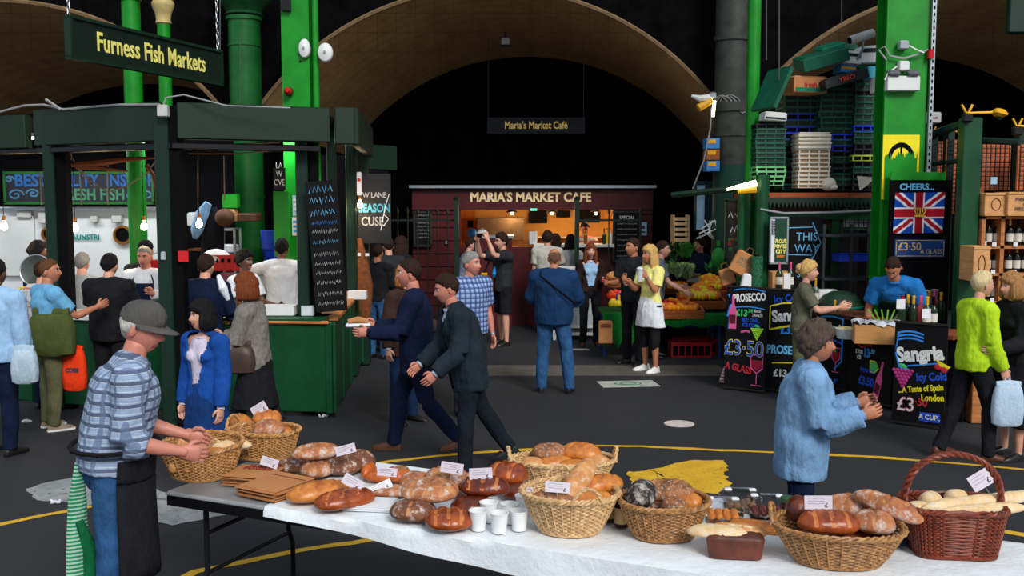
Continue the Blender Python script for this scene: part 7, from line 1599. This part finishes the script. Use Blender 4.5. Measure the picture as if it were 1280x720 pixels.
    if cap:
        cmn, visor = cap; mb = MB(); vs = []
        for z, rx_, ry_ in ((.028,.086,.108),(.05,.09,.112),(.08,.086,.106),(.11,.068,.085),(.132,.04,.05),(.138,.008,.01)): vs.append([HM_ @ Vector((rx_*math.cos(q*.3927), ry_*math.sin(q*.3927)+.004, z+.012*math.sin(q*.3927)*-1*.5)) for q in range(16)])
        mb.loft(vs); c_ = mb.build('cap', cmn, t)
        if visor:
            mb = MB(); g = []
            for j in range(7):
                for i in range(11): a = math.pi*(i/10)-math.pi; r_ = 1+.72*(j/6)*max(0,math.sin(-a))**.6; g.append(HM_ @ Vector((.086*math.cos(a)*(1+.05*j/6), .108*math.sin(a)*r_, .032-.012*j/6-.012*abs(math.cos(a))*j/6)))
            mb.add(g, [(j*11+i,j*11+i+1,(j+1)*11+i+1,(j+1)*11+i) for j in range(6) for i in range(10)]); v_ = mb.build('visor', cmn, c_); md = v_.modifiers.new('s','SOLIDIFY'); md.thickness = .004
    if glasses:
        mb = MB()
        for side in (-1,1): mb.tube([HM_ @ Vector((side*.031+.021*math.cos(q*.6283), -.099+abs(side*.031+.021*math.cos(q*.6283))*.18, .012+.016*math.sin(q*.6283))) for q in range(10)], .002, 4, closed=True); mb.tube([HM_ @ Vector((side*.052,-.09,.016)), HM_ @ Vector((side*.078,0,.014))], .002, 4)
        mb.tube([HM_ @ Vector((-.01,-.1,.016)), HM_ @ Vector((.01,-.1,.016))], .002, 4); mb.build('glasses', BLKM if glasses is True else glasses, t)
    if scarf:
        sm, ln = scarf; p = spine(.47)[0]; mb = MB(); mb.tube([p+Vector((.085*math.cos(q*.5), .085*math.sin(q*.5)-.01, .02+.02*math.sin(q*.5))) for q in range(13)], .028, 8)
        mb.tube([p+Vector((.06,-.1,.0)), p+Vector((.06,-.16,-.16)), p+Vector((.055,-.165,-.32)), p+Vector((.06,-.15,-ln))], [(.03,.03),(.045,.02),(.05,.016),(.055,.012)], 8); mb.build('scarf', sm, t)
    t.scale = (s, s, s)
    Mw = Matrix.Translation((gx,gy,z0)) @ Matrix.Rotation(rz,4,'Z') @ Matrix.Scale(s,4)
    return dict(t=t, hand={nm: Mw @ (A[nm][2]+A[nm][3]*.08) for nm in 'LR'}, wrist={nm: Mw @ A[nm][2] for nm in 'LR'}, sh={nm: Mw @ sh[nm] for nm in 'LR'}, head=Mw @ hc, hip=Mw @ hip, M=Mw, spine=lambda h: Mw @ spine(h)[0], HM=HM_)
def pg(px, py): p = onz(px, py, 0); return p.x, p.y
def watch(P, nm, m=STEEL):
    w_, h_ = P['M'].inverted() @ P['wrist'][nm], P['M'].inverted() @ P['hand'][nm]; d = (h_-w_).normalized(); MB().tube([w_-d*.02, w_], .033, 12).build('wristwatch', m, P['t'])
DEN = cloth('blue_denim', srgb(46,84,128), .35, fold=7); DEND = cloth('dark_denim', srgb(24,44,76), .35, fold=7); BLKC = cloth('black_cloth', (.012,.012,.015), .3); NAVY = cloth('navy_cloth', srgb(18,28,52), .3); CHAR = cloth('charcoal_cloth', srgb(44,46,50), .25)
WHC = cloth('white_cotton', (.74,.77,.82), .06); PBL = cloth('pale_blue_cotton', srgb(150,185,220), .15); SKYB = cloth('sky_blue_cotton', srgb(104,166,206), .15); GREYC = cloth('grey_cotton', srgb(150,152,154), .15); KHAKI = cloth('khaki_cotton', srgb(92,92,66), .25)
BSH = mat('black_leather', (.012,.011,.011), .35, var=.2); BRS = mat('brown_leather', srgb(84,50,34), .4, var=.2); WSH = mat('white_trainer', (.75,.74,.74), .5, var=.1); TSH = mat('tan_trainer', srgb(150,130,110), .7, var=.3)
PPL = {}
# ---- foreground: capped stallholder
PPL['cap'] = person('elderly man in blue-grey checked shirt, dark apron and grey cap beside the bread table', *pg(150,812), 112, 1.83, 1.12, lean=14, sk='ruddy', hair=('fringe',HW), yaw=-22, nod=14, top=('checked_shirt', stripes('blue_grey_check', srgb(148,166,194), [(.052,.38,srgb(48,54,82)),(.026,.12,srgb(205,214,226))], plaid=[(.045,.3,srgb(96,112,144))]), 'three'), bottom=('jeans', DEN), shoes=BSH, cap=(cloth('grey_cap_cloth', srgb(84,82,80), .15), True), apron=(BLKC, .42, False), arms={'R':((.14,-.1,-1),(-.05,.9,-.25)),'L':((.12,.1,-1),(-.2,.9,-.3))}, vox=.011, hem=-.02, ease=.03, glasses=STEEL, curl=60, legs={'L':((.06,.12,-1),(.03,-.05,-1)),'R':((.06,-.04,-1),(.03,-.08,-1))})
p = PPL['cap']; M_ = p['M'].inverted()
c = M_ @ p['hip']; tw_ = thing('tea_towel', 'green and white striped towel hanging from the back pocket of the capped man', 'towel', p['M'] @ (c+Vector((-.06,.15,.03)))); tw_.rotation_euler = (0,0,R(40))
MB().tube([(0,0,0),(-.0,.05,-.2),(.0,.07,-.42),(.0,.075,-.62)], [(.02,.02),(.045,.02),(.055,.022),(.06,.024)], 10).build('cloth', stripes('green_white_towel', srgb(40,140,90), [(.02,.45,srgb(200,225,215))]), tw_)
MB().tube([(0,.03,-.3),(.05,.04,-.45),(.05,.04,-.75)], [(.02,.02),(.035,.02),(.04,.02)], 8).build('green_fold', cloth('green_towel', srgb(20,100,60)), tw_)
# ---- left side
PPL['l1'] = person('person at the left edge in a pale blue shirt and dark trousers', *pg(2,568), 170, 1.80, 1.05, hair=('short',HB), sk='dark', top=('shirt', PBL, 'long'), bottom=('trousers', NAVY), shoes=BSH, hem=-.1, ease=.035, arms={'L':((.2,.0,-1),(.1,.1,-1))})
def bag(label, p, d, m, name='bag', strap=None, rz=0, flap=True, text_=None, sm=None):
    t = thing(name, label, 'bag', p, rz); w_, dd, h = d
    secs = []
    for u, k in ((0,.75),(.06,.98),(.35,1.06),(.7,1.0),(.93,.86),(1,.7)): secs.append([Vector((x,y,-h*(1-u))) for x, y in (sup(2*math.pi*i/20, w_/2*k, dd/2*k, 3.2) for i in range(20))])
    MB().loft(secs).build('pouch', m, t)
    if flap: MB().tube([(-w_*.4,0,0),(0,0,.012),(w_*.4,0,0)], (dd*.3), 8, flat=.4).build('zip_edge', sm or m, t)
    if strap: MB().tube([Vector(q)-Vector(p) for q in strap], .014, 6, flat=.4).build('strap', sm or m, t) if rz == 0 else MB().tube([Matrix.Rotation(-rz,3,'Z') @ (Vector(q)-Vector(p)) for q in strap], .014, 6, flat=.4).build('strap', sm or m, t)
    if text_: text('print', text_[0], t, (0,-dd/2*1.08,-h*.5), (R(90),0,0), text_[1], text_[2], .8, .003)
    return t
bag('pale carrier bag held low by the person at the left edge', at(30,437,8.7), (.22,.12,.3), cloth('pale_bag', srgb(170,190,205)), 'carrier_bag')
pb = person('man in a pale blue T-shirt and olive trousers with cropped hair at the fish stall', *pg(66,536), 138, 1.74, 1.05, hair=('crop',HM), sk='tan', yaw=-42, top=('t_shirt', SKYB, 'short'), bottom=('trousers', KHAKI), shoes=(TSH,WSH), arms={'R':((.1,.6,-.8),(.0,1,.35)),'L':((.15,.06,-1),(.05,.12,-1))}, ease=.022, hem=-.08); PPL['blue'] = pb
bag('olive green shoulder bag slung behind the man in the pale blue T-shirt', at(64,392,9.75), (.44,.2,.42), cloth('olive_canvas', srgb(74,82,44), .25), 'shoulder_bag', [at(64,392,9.75), at(62,366,9.8), pb['sh']['L']+Vector((.06,-.05,.07)), pb['sh']['L']+Vector((.1,.1,.06))])
bag('orange-red carrier bag with dark print hanging from his hand', at(92,436,9.85), (.23,.1,.42), cloth('orange_bag', srgb(232,62,24), .1), 'carrier_bag', None, text_=('COBB',.06,INK))
PPL['blk'] = person('broad man in a black T-shirt seen from behind at the fish counter', *pg(142,520), 172, 1.76, 1.25, hair=('short',HB), sk='fair', top=('t_shirt', BLKC, 'short'), bottom=('trousers', BLKC), shoes=BSH, ease=.03, hem=-.12, arms={'L':((.2,.3,-1),(.1,.8,-.3)),'R':((.2,.3,-1),(.0,1,-.1))})
PPL['wt'] = person('man in a white T-shirt with red and blue stripes half hidden by the post', *pg(58,512), 150, 1.66, 1.0, hair=('short',HD), top=('t_shirt', stripes('white_red_blue', (.6,.6,.6), [(.2,.12,srgb(200,60,40)),(.21,.06,srgb(30,40,100))]), 'short'), bottom=('trousers', NAVY), shoes=BSH)
PPL['dr'] = person('dark-haired person in navy carrying a round lid at the left post', at(44,300,11.6).x, 11.6, 120, 1.84, 1.0, hair=('thick',HB), sk='dark', top=('jacket', NAVY, 'long'), bottom=('trousers', NAVY), shoes=BSH)
q = at(45,338,11.0); t = thing('round_pan', 'large round dark metal pan lid with a bright rim on that back', 'pan', q, rot=(R(80),R(10),0)); MB().lathe([(.0,-.03),(.12,-.02),(.17,0),(.17,.015),(.12,.0),(0,-.01)], (0,0,0), 28).build('dish', mat('dull_pewter',(.08,.09,.08),.35,metal=.6), t); MB().tube([(.172*math.cos(a*.2618),.172*math.sin(a*.2618),.01) for a in range(24)],.008,6,closed=True).build('rim', STEEL, t)
q = at(28,370,10.9); tag(MB().tube([q+Vector((-.1,0,0)),q+Vector((0,0,.1)),q+Vector((.12,0,.06)),q+Vector((.16,0,-.25))],.014,6).build('yellow_hose', mat('yellow_tube',srgb(225,190,50))), 'yellow hoop handle below the round lid', 'handle')
PPL['old'] = person('grey-haired person peeping out behind the man in pale blue', at(99,330,11.4).x, 11.45, 180, 1.72, .9, hair=('short',HG), top=('shirt', GREYC, 'long'), bottom=('trousers', CHAR), shoes=BSH)
FST = 0.0
PPL['fm'] = person('grey-haired fishmonger in a white coat and navy apron facing the street', at(182,320,11.5).x, 11.5, 0, 1.80, 1.0, hair=('crop',HG), sk='ruddy', nod=8, top=('coat', WHC, 'long'), bottom=('trousers', WHC), shoes=WSH, hem=-.2, ease=.025, apron=(NAVY,.5,True), arms={'L':((.12,.35,-1),(-.1,.9,.4)),'R':((.12,.35,-1),(-.4,.8,.5))})
PPL['bc'] = person('fishmonger in a black cap and dark T-shirt at the back of the stall', at(184,300,12.5).x, 12.45, 10, 1.82, 1.0, hair=('crop',HB), sk='tan', cap=(BLKC,False), top=('t_shirt', CHAR, 'short'), bottom=('trousers', CHAR), shoes=BSH, apron=(WHC,.5,True), arms={'L':((.3,.3,-1),(-.6,.6,.5)),'R':((.1,.2,-1),(-.3,.8,.2))})
q = at(196,306,12.4); t = thing('red_bucket', 'red plastic bucket to the right of the capped fishmonger', 'bucket', at(200,336,12.3)); MB().lathe([(.1,-.12),(.13,.1),(.135,.11),(.115,.1)], (0,0,0), 16).build('shell', RP, t); MB().tube([(.13*math.cos(a*.4),0,.1+.1*math.sin(a*.4)) for a in range(9)],.006,5).build('handle', STEEL, t)
PPL['sw'] = person('dark-haired man in a navy sweater leaning towards the counter, back turned', *pg(258,524), 168, 1.76, 1.1, hair=('short',HD), top=('sweater', NAVY, 'long'), bottom=('trousers', BLKC), shoes=BSH, ease=.03, lean=6, arms={'L':((.5,.2,-1),(.1,.9,-.3)),'R':((.3,.2,-1),(.0,.9,-.3))})
q = at(276,362,9.75); tag(MB().tube([q+Vector((-.02,0,.14)),q+Vector((.03,-.03,.02)),q+Vector((.07,0,-.1))],[.02,.045,.02],8).build('white_cloth', WHC), 'white cloth over the shoulder of the man in the navy sweater', 'cloth')
PPL['wg'] = person('dark-haired woman in a white top serving inside the stall', at(304,330,11.5).x, 11.5, 60, 1.74, .95, female=True, sk='dark', hair=('up',HB), top=('shirt', WHC, 'short'), bottom=('trousers', CHAR), shoes=BSH, arms={'R':((.12,.5,-1),(.0,1,-.1)),'L':((.12,.4,-1),(.0,1,-.1))}, apron=(BLKC,.5,False))
PPL['ch'] = person('chef in a white jacket and blue check trousers seen from behind in the stall', at(352,330,12.6).x, 12.6, 178, 1.84, 1.0, hair=('short',HB), sk='dark', top=('chef_jacket', WHC, 'long'), bottom=('trousers', stripes('blue_check', srgb(90,120,180), [(.03,.5,srgb(40,60,120))])), shoes=BSH, arms={'L':((.9,.2,-.2),(.3,.9,.5)),'R':((.2,.4,-1),(.0,.9,-.2))}, ease=.028)
PPL['bj'] = person('short dark-haired woman in a blue jacket over a pale top', *pg(262,625), -28, 1.56, .98, female=True, hair=('bob',HB), yaw=-20, top=('jacket', cloth('bright_blue_wool', srgb(26,72,150),.2), 'long'), inner=cloth('pale_pink_cotton',srgb(205,195,215)), opened=.17, bottom=('leggings', BLKC), skirt=(.5, cloth('blue_skirt',srgb(24,56,110))), shoes=WSH, ease=.03, hem=-.22, vox=.012)
PPL['tw'] = person('woman in a grey tweed jacket with brown hair walking left', *pg(322,574), -96, 1.70, .98, female=True, hair=('bob',HAU), lean=5, top=('jacket', cloth('grey_tweed', srgb(122,116,110),.25,fold=30), 'long'), bottom=('trousers', BLKC), skirt=(.5, BLKC), shoes=BSH, ease=.03, hem=-.1, arms={'L':((.12,.3,-1),(-.1,1,.0)),'R':((.12,.3,-1),(-.1,1,.1))}, vox=.012, legs={'L':((.03,.3,-1),(.02,.05,-1)),'R':((.03,-.25,-1),(.02,-.5,-1))})
bag('dark brown handbag under the arm of the woman in tweed', at(293,432,8.55), (.36,.16,.24), mat('brown_bag_leather', srgb(64,48,42), .45), 'handbag')
# ---- middle
PPL['pj'] = person('man in a black sweater and jeans seen from behind, left of the café', *pg(473,448), 160, 1.68, 1.0, hair=('short',HD), sk='tan', top=('sweater', BLKC, 'long'), bottom=('jeans', DEN), shoes=BSH, arms={'L':((.12,.2,-1),(.1,.8,-.2)),'R':((.12,.2,-1),(.0,.8,-.1))})
PPL['sg'] = person('man with sunglasses pushed up behind the man in black', at(488,330,15.2).x, 15.0, 200, 1.76, 1.0, hair=('short',HD), glasses=True, top=('jacket', CHAR, 'long'), bottom=('trousers', BLKC), shoes=BSH)
PPL['s2'] = person('dark-haired woman beyond them in the shade at the café railing', at(500,330,15.8).x, 15.8, 150, 1.74, .9, female=True, hair=('long',HD), top=('jacket', BLKC, 'long'), bottom=('trousers', BLKC), shoes=BSH)
bw = person('strawberry blonde woman in glasses, brown jacket and orange scarf', *pg(506,528), 55, 1.66, 1.08, female=True, hair=('bob',HST), yaw=-8, nod=-6, top=('jacket', cloth('brown_wool',srgb(58,40,36)), 'long'), bottom=('jeans', DEND), shoes=BSH, glasses=True, scarf=(cloth('orange_scarf',srgb(222,76,34),.15), .62), ease=.03, hem=-.18, arms={'R':((.25,-.1,-1),(.1,.15,-1)),'L':((.1,.3,-1),(.0,.8,-.2))}); PPL['bw'] = bw
MB().tube([(0,0,0),(0,0,.02)],.036,12).build('white_bracelet', WHITE, None, bw['wrist']['R'], (.3,0,0)).parent = None
tag(bpy.data.objects[[o.name for o in COL.objects][-1]], 'white bracelet on the wrist of the strawberry blonde woman', 'bracelet')
ns = person('man in a navy suit striding left holding food in both hands', *pg(522,566), -88, 1.83, 1.05, hair=('short',HD), sk='ruddy', top=('suit_jacket', cloth('navy_suit',srgb(20,28,54),.2), 'long'), bottom=('trousers', cloth('navy_suit',(0,0,0))), shoes=BRS, ease=.026, hem=-.2, lean=3, arms={'L':((.05,.45,-1),(.0,1,.02)),'R':((.05,.35,-1),(.0,1,.1))}, legs={'L':((.03,-.22,-1),(.02,-.75,-.8)),'R':((.03,.38,-1),(.02,.16,-1))}, vox=.012); PPL['ns'] = ns
q = (ns['hand']['L']+ns['hand']['R'])/2+Vector((-.05,0,.03)); t = thing('takeaway_tray', 'white paper tray with a brown wrap held by the man in the navy suit', 'food', q, .1); MB().bbox((0,0,0),(.22,.13,.03),.01).build('tray', PAPER, t); MB().tube([(-.09,0,.035),(0,0,.05),(.09,0,.035)],[.02,.03,.02],10).build('wrap', CARD, t)
PPL['gs'] = person('man in a dark pinstriped suit bending forward as he walks left', *pg(585,592), -72, 1.74, 1.08, hair=('short',HD), sk='ruddy', lean=17, top=('suit_jacket', cloth('charcoal_suit_wool', srgb(34,44,52), .2), 'long', cloth('pale_shirt',srgb(170,185,210))), inner=cloth('pale_shirt',srgb(170,185,210)), opened=.12, bottom=('trousers', cloth('charcoal_suit',srgb(24,30,38))), shoes=BSH, ease=.034, hem=-.2, nod=10, yaw=-6, arms={'L':((.1,.1,-1),(-.05,.75,-.65)),'R':((.1,.2,-1),(-.1,.8,-.6))}, legs={'L':((.03,.12,-1),(.02,.02,-1)),'R':((.03,-.42,-1),(.02,-.72,-1))}, vox=.012)
watch(PPL['gs'], 'L')
PPL['pl'] = person('grey-haired man in a blue checked short-sleeved shirt facing right', *pg(588,520), 38, 1.78, 1.12, hair=('short',HG), sk='ruddy', yaw=18, top=('checked_shirt', stripes('blue_white_plaid', srgb(150,172,214), [(.05,.4,srgb(44,62,120)),(.025,.12,srgb(30,34,60))], plaid=[(.05,.4,srgb(44,62,120))]), 'short'), bottom=('trousers', CHAR), shoes=BSH, ease=.028)
watch(PPL['pl'], 'L')
ph = person('tall young man in a dark grey T-shirt and black shorts taking a photograph', *pg(629,431), -62, 1.80, 1.0, hair=('thick',HD), glasses=True, top=('t_shirt', CHAR, 'short'), bottom=('shorts', BLKC), shoes=BSH, arms={'L':((.15,.85,.1),(-.25,.3,1)),'R':((.15,.8,.0),(-.25,.3,1))}, curl=70, ease=.024, hem=-.1); PPL['ph'] = ph
q = (ph['hand']['L']+ph['hand']['R'])/2; t = thing('camera', 'small black camera held up by the tall photographer', 'camera', q, R(-62)); MB().bbox((0,0,0),(.11,.05,.07),.01).build('body', BLKM, t); MB().cyl((0,-.02,0),(0,-.07,0),.028,n=14).build('lens', BLACK, t)
t = thing('umbrella_bag', 'yellow and black striped bag hanging at the photographer’s side', 'bag', ph['hip']+Vector((-.3,-.12,.0))); MB().tube([(0,0,.2),(.0,0,.05),(-.01,0,-.15),(-.02,0,-.28)],[(.05,.04),(.09,.06),(.1,.06),(.06,.04)],12).build('pouch', stripes('yellow_black_stripes',srgb(235,170,20),[(.05,.45,(.01,.01,.01))]), t); MB().tube([(0,0,.2),(.14,0,.5),(.22,.05,.62)],.012,6).build('strap', BLKC, t)
mb = MB(); lp = [ph['spine'](.3)+Vector((-.13,-.09,0)), ph['spine'](.2)+Vector((-.14,-.09,-.02)), ph['spine'](.12)+Vector((-.15,-.06,0))]; t = tag(MB().tube(lp,[.012,.035,.014],8).build('lanyard', mat('blue_lanyard',srgb(30,150,220))), 'bright blue strap hanging on the photographer’s chest', 'strap')
PPL['wc'] = person('customer in a white T-shirt and maroon trousers at the café counter', *pg(684,415), 176, 1.78, 1.02, hair=('thick',HD), top=('t_shirt', cloth('off_white_cotton',srgb(190,186,176),.1), 'short'), bottom=('trousers', cloth('maroon_trouser',srgb(60,20,30))), shoes=(WSH,mat('red_sole',(.5,.02,.02))), ease=.03, hem=-.1, arms={'R':((.2,.2,-1),(.0,.8,-.2))})
PPL['w2'] = person('long-haired woman in dark brown leaning on the café counter', *pg(694,408), 175, 1.70, .95, female=True, hair=('long',HD), top=('jacket', cloth('dark_brown',srgb(50,30,26)), 'long'), bottom=('trousers', BLKC), shoes=BSH)
PPL['g2'] = person('woman in a pale grey top waiting at the café hatch', *pg(713,412), 178, 1.70, .98, female=True, hair=('bob',HB), top=('sweater', GREYC, 'long'), bottom=('trousers', NAVY), shoes=BSH)
PPL['sv'] = person('café server in a white and red top behind the counter', at(731,280,19.1).x, 19.1, 0, 1.92, .95, female=True, sk='tan', hair=('short',HD), nod=20, top=('shirt', stripes('red_white_pattern',(.6,.6,.6),[(.08,.4,srgb(190,40,60))]), 'short'), bottom=('trousers', BLKC), shoes=BSH)
PPL['lb'] = person('person in pale blue-grey bending in the café doorway at left', at(579,330,17.8).x, 17.75, 100, 1.66, 1.0, lean=14, hair=('short',HD), top=('shirt', cloth('blue_grey_cotton',srgb(120,125,150)), 'long'), bottom=('trousers', BLKC), shoes=BSH)
bb = person('balding man in a navy zip jacket and blue jeans, back to the camera', *pg(692,491), 172, 1.76, 1.2, hair=('under',HSH), sk='tan', nod=18, yaw=14, top=('jacket', cloth('navy_fleece',srgb(24,52,88),.2), 'long'), bottom=('jeans', DEN), shoes=BSH, ease=.045, hem=-.1, arms={'L':((.3,.35,-1),(-.45,.8,.1)),'R':((.28,.2,-1),(-.4,.8,.1))}, legs={'L':((.10,.04,-1),(.05,-.02,-1)),'R':((.14,.02,-1),(.1,-.04,-1))}); PPL['bb'] = bb
q0 = bb['sh']['L']+Vector((.04,-.16,.03)); q1 = bb['hip']+Vector((.26,-.17,.14)); tag(MB().tube([q0+Vector((.0,.08,.05)),q0,(q0+q1)/2+Vector((0,-.09,0)),q1],.018,6,flat=.4).build('bag_strap', BLKC), 'black bag strap across the back of the navy jacket', 'strap')
lw = person('young woman in an open brown leather jacket and pale blue shirt', *pg(737,432), 6, 1.64, .98, female=True, hair=('long',HAU), top=('jacket', cloth('brown_leather_jacket',srgb(44,32,28)), 'long'), inner=PBL, opened=.2, bottom=('trousers', BLKC), shoes=BRS, ease=.026, hem=-.02, legs={'R':((.05,.18,-1),(.02,-.1,-1)),'L':((.05,-.05,-1),(.02,-.1,-1))}, arms={'L':((.15,.1,-1),(-.1,.8,.1)),'R':((.15,-.05,-1),(.05,.2,-1))}); PPL['lw'] = lw
tag(MB().ell(lw['hand']['L']+Vector((0,-.03,.0)),(.04,.04,.045)).build('pink_cup', mat('pink_flask',srgb(200,50,90),.4)), 'pink drink can in the hand of the woman in the leather jacket', 'cup')
cm = person('man in a black short-sleeved shirt and black trousers looking left', *pg(791,455), -42, 1.80, 1.0, hair=('short',HD), sk='tan', yaw=-20, top=('shirt', cloth('black_shirt',srgb(34,36,40)), 'short'), bottom=('trousers', BLKC), shoes=BSH, ease=.024, hem=-.08, arms={'L':((.15,.25,-1),(-.1,.95,.15)),'R':((.15,.25,-1),(-.1,.95,.1))}, curl=60); PPL['cm'] = cm; watch(cm,'L')
bl = person('long-haired blonde woman in a yellow top, white skirt and black leggings', *pg(812,464), -55, 1.72, .95, female=True, hair=('long',HBL), sk='tan', yaw=-8, top=('t_shirt', cloth('pale_yellow_cotton',srgb(236,228,140),.08), 'short'), bottom=('leggings', BLKC), skirt=(.62, WHC), shoes=(WSH,WSH), ease=.014, hem=.02, arms={'L':((.14,.35,-1),(-.15,.6,.9)),'R':((.14,.35,-1),(-.1,.8,.6))}, curl=70); PPL['bl'] = bl; watch(bl,'L')
q = (bl['hand']['L']+cm['hand']['L'])/2+Vector((-.05,0,.1)); t = thing('plastic_cup', 'tall clear plastic cup held between the couple', 'cup', bl['hand']['L']+Vector((-.05,-.02,-.02))); MB().lathe([(.03,-.1),(.042,.06),(.044,.065)], (0,0,0), 14).build('cup', mat('frosted_plastic',(.6,.6,.6)), t); MB().lathe([(.045,.065),(.045,.075),(.03,.09)], (0,0,0), 14).build('lid', WHITE, t)
PPL['gb'] = person('dark-haired man in grey reaching for fruit behind the blonde', *pg(818,447), 80, 1.74, 1.0, hair=('short',HD), top=('t_shirt', cloth('slate_cotton',srgb(90,100,112)), 'short'), bottom=('trousers', BLKC), shoes=BSH, lean=8, arms={'R':((.1,.6,-1),(-.05,.9,-.5)),'L':((.1,.3,-1),(.0,.8,-.2))})
PPL['vs'] = person('vegetable seller in navy facing left among the greens', at(876,320,16.15).x, 16.15, -62, 1.72, 1.0, female=True, hair=('up',HD), sk='ruddy', top=('sweater', NAVY, 'long'), bottom=('trousers', BLKC), shoes=BSH, arms={'L':((.1,.6,-1),(.0,.9,.5)),'R':((.1,.3,-1),(.0,.8,-.2))})
# ---- right
PPL['kh'] = person('fair curly-haired woman in a khaki T-shirt reaching right over the boards', *pg(998,503), 74, 1.64, .98, female=True, hair=('up',HBL), sk='fair', lean=6, top=('t_shirt', cloth('khaki_tee',srgb(92,92,76)), 'short'), bottom=('trousers', KHAKI), shoes=BSH, arms={'R':((.12,.6,-.9),(-.05,1,.25)),'L':((.12,.5,-.9),(-.05,1,.1))})
PPL['bn'] = person('wine seller in a blue T-shirt and dark green apron bending over the counter', at(1130,380,11.0).x, 11.08, -35, 1.86, 1.05, hair=('crop',HD), sk='tan', lean=44, nod=34, top=('t_shirt', cloth('royal_blue_cotton',srgb(36,110,180),.12), 'short'), bottom=('trousers', DEND), shoes=BSH, apron=(cloth('bottle_green_apron',srgb(14,50,40)),.6,True), arms={'L':((.35,-.18,-1),(-.12,.1,-1)),'R':((.35,-.18,-1),(-.12,.1,-1))}, ease=.024)
PPL['dn'] = person('grey-haired woman in a light denim jacket walking right past the boards', *pg(997,730), 78, 1.60, 1.14, female=True, hair=('wild',hairm('grey_brown_hair',srgb(92,78,70))), sk='tan', lean=6, top=('jacket', cloth('light_denim',srgb(116,152,190),.25,fold=8), 'long', cloth('purple_collar',srgb(70,60,110))), bottom=('trousers', NAVY), shoes=BSH, ease=.045, hem=-.2, arms={'R':((.14,.25,-1),(-.02,.95,.35)),'L':((.12,.3,-1),(.0,.9,.3))}, vox=.012, curl=65)
PPL['lm'] = person('blonde woman in a lime green cardigan carrying a white bag', *pg(1212,574), 100, 1.72, .98, female=True, hair=('short',HPL), sk='fair', lean=3, top=('cardigan', cloth('lime_knit',srgb(178,214,40),.12), 'long'), bottom=('trousers', BLKC), shoes=BRS, ease=.026, hem=-.1, arms={'R':((.14,.05,-1),(.02,.5,-1)),'L':((.12,.1,-1),(.0,.5,-.6))}, vox=.012, legs={'R':((.03,.25,-1),(.02,.0,-1)),'L':((.03,-.2,-1),(.02,-.4,-1))})
bag('pale blue-white carrier bag hanging from the hand of the lime cardigan woman', PPL['lm']['hand']['R']+Vector((.0,-.04,-.06)), (.26,.1,.36), cloth('pale_carrier', srgb(180,200,220),.1), 'carrier_bag', [PPL['lm']['hand']['R']+Vector((-.05,-.04,-.06)), PPL['lm']['hand']['R'], PPL['lm']['hand']['R']+Vector((.05,-.04,-.06))])
PPL['bd'] = person('fair-haired woman in a long black dress at the right edge walking left', *pg(1262,572), -80, 1.68, 1.0, female=True, hair=('bob',hairm('sandy_hair',srgb(180,130,84))), sk='fair', lean=3, top=('cardigan', BLKC, 'long'), bottom=(None,None), skirt=(.32, BLKC), shoes=BSH, ease=.03, hem=-.1, arms={'L':((.12,.15,-1),(.0,.9,-.1)),'R':((.12,.15,-1),(.0,.9,-.1))}, vox=.012)
t = thing('shoulder_bag', 'red and mustard bag hanging between the two women at right', 'bag', at(1232,425,9.05)); MB().tube([(0,0,.14),(0,0,.0),(.0,0,-.1)],[(.05,.03),(.09,.05),(.08,.05)],12).build('red_pouch', cloth('dark_red_bag',srgb(130,20,30)), t); MB().tube([(.02,-.02,-.02),(.03,-.02,-.16),(.02,-.02,-.28)],[(.05,.03),(.08,.04),(.03,.03)],12).build('mustard_pouch', cloth('mustard_cloth',srgb(220,150,20)), t)
bpy.data.scenes.remove(TS)
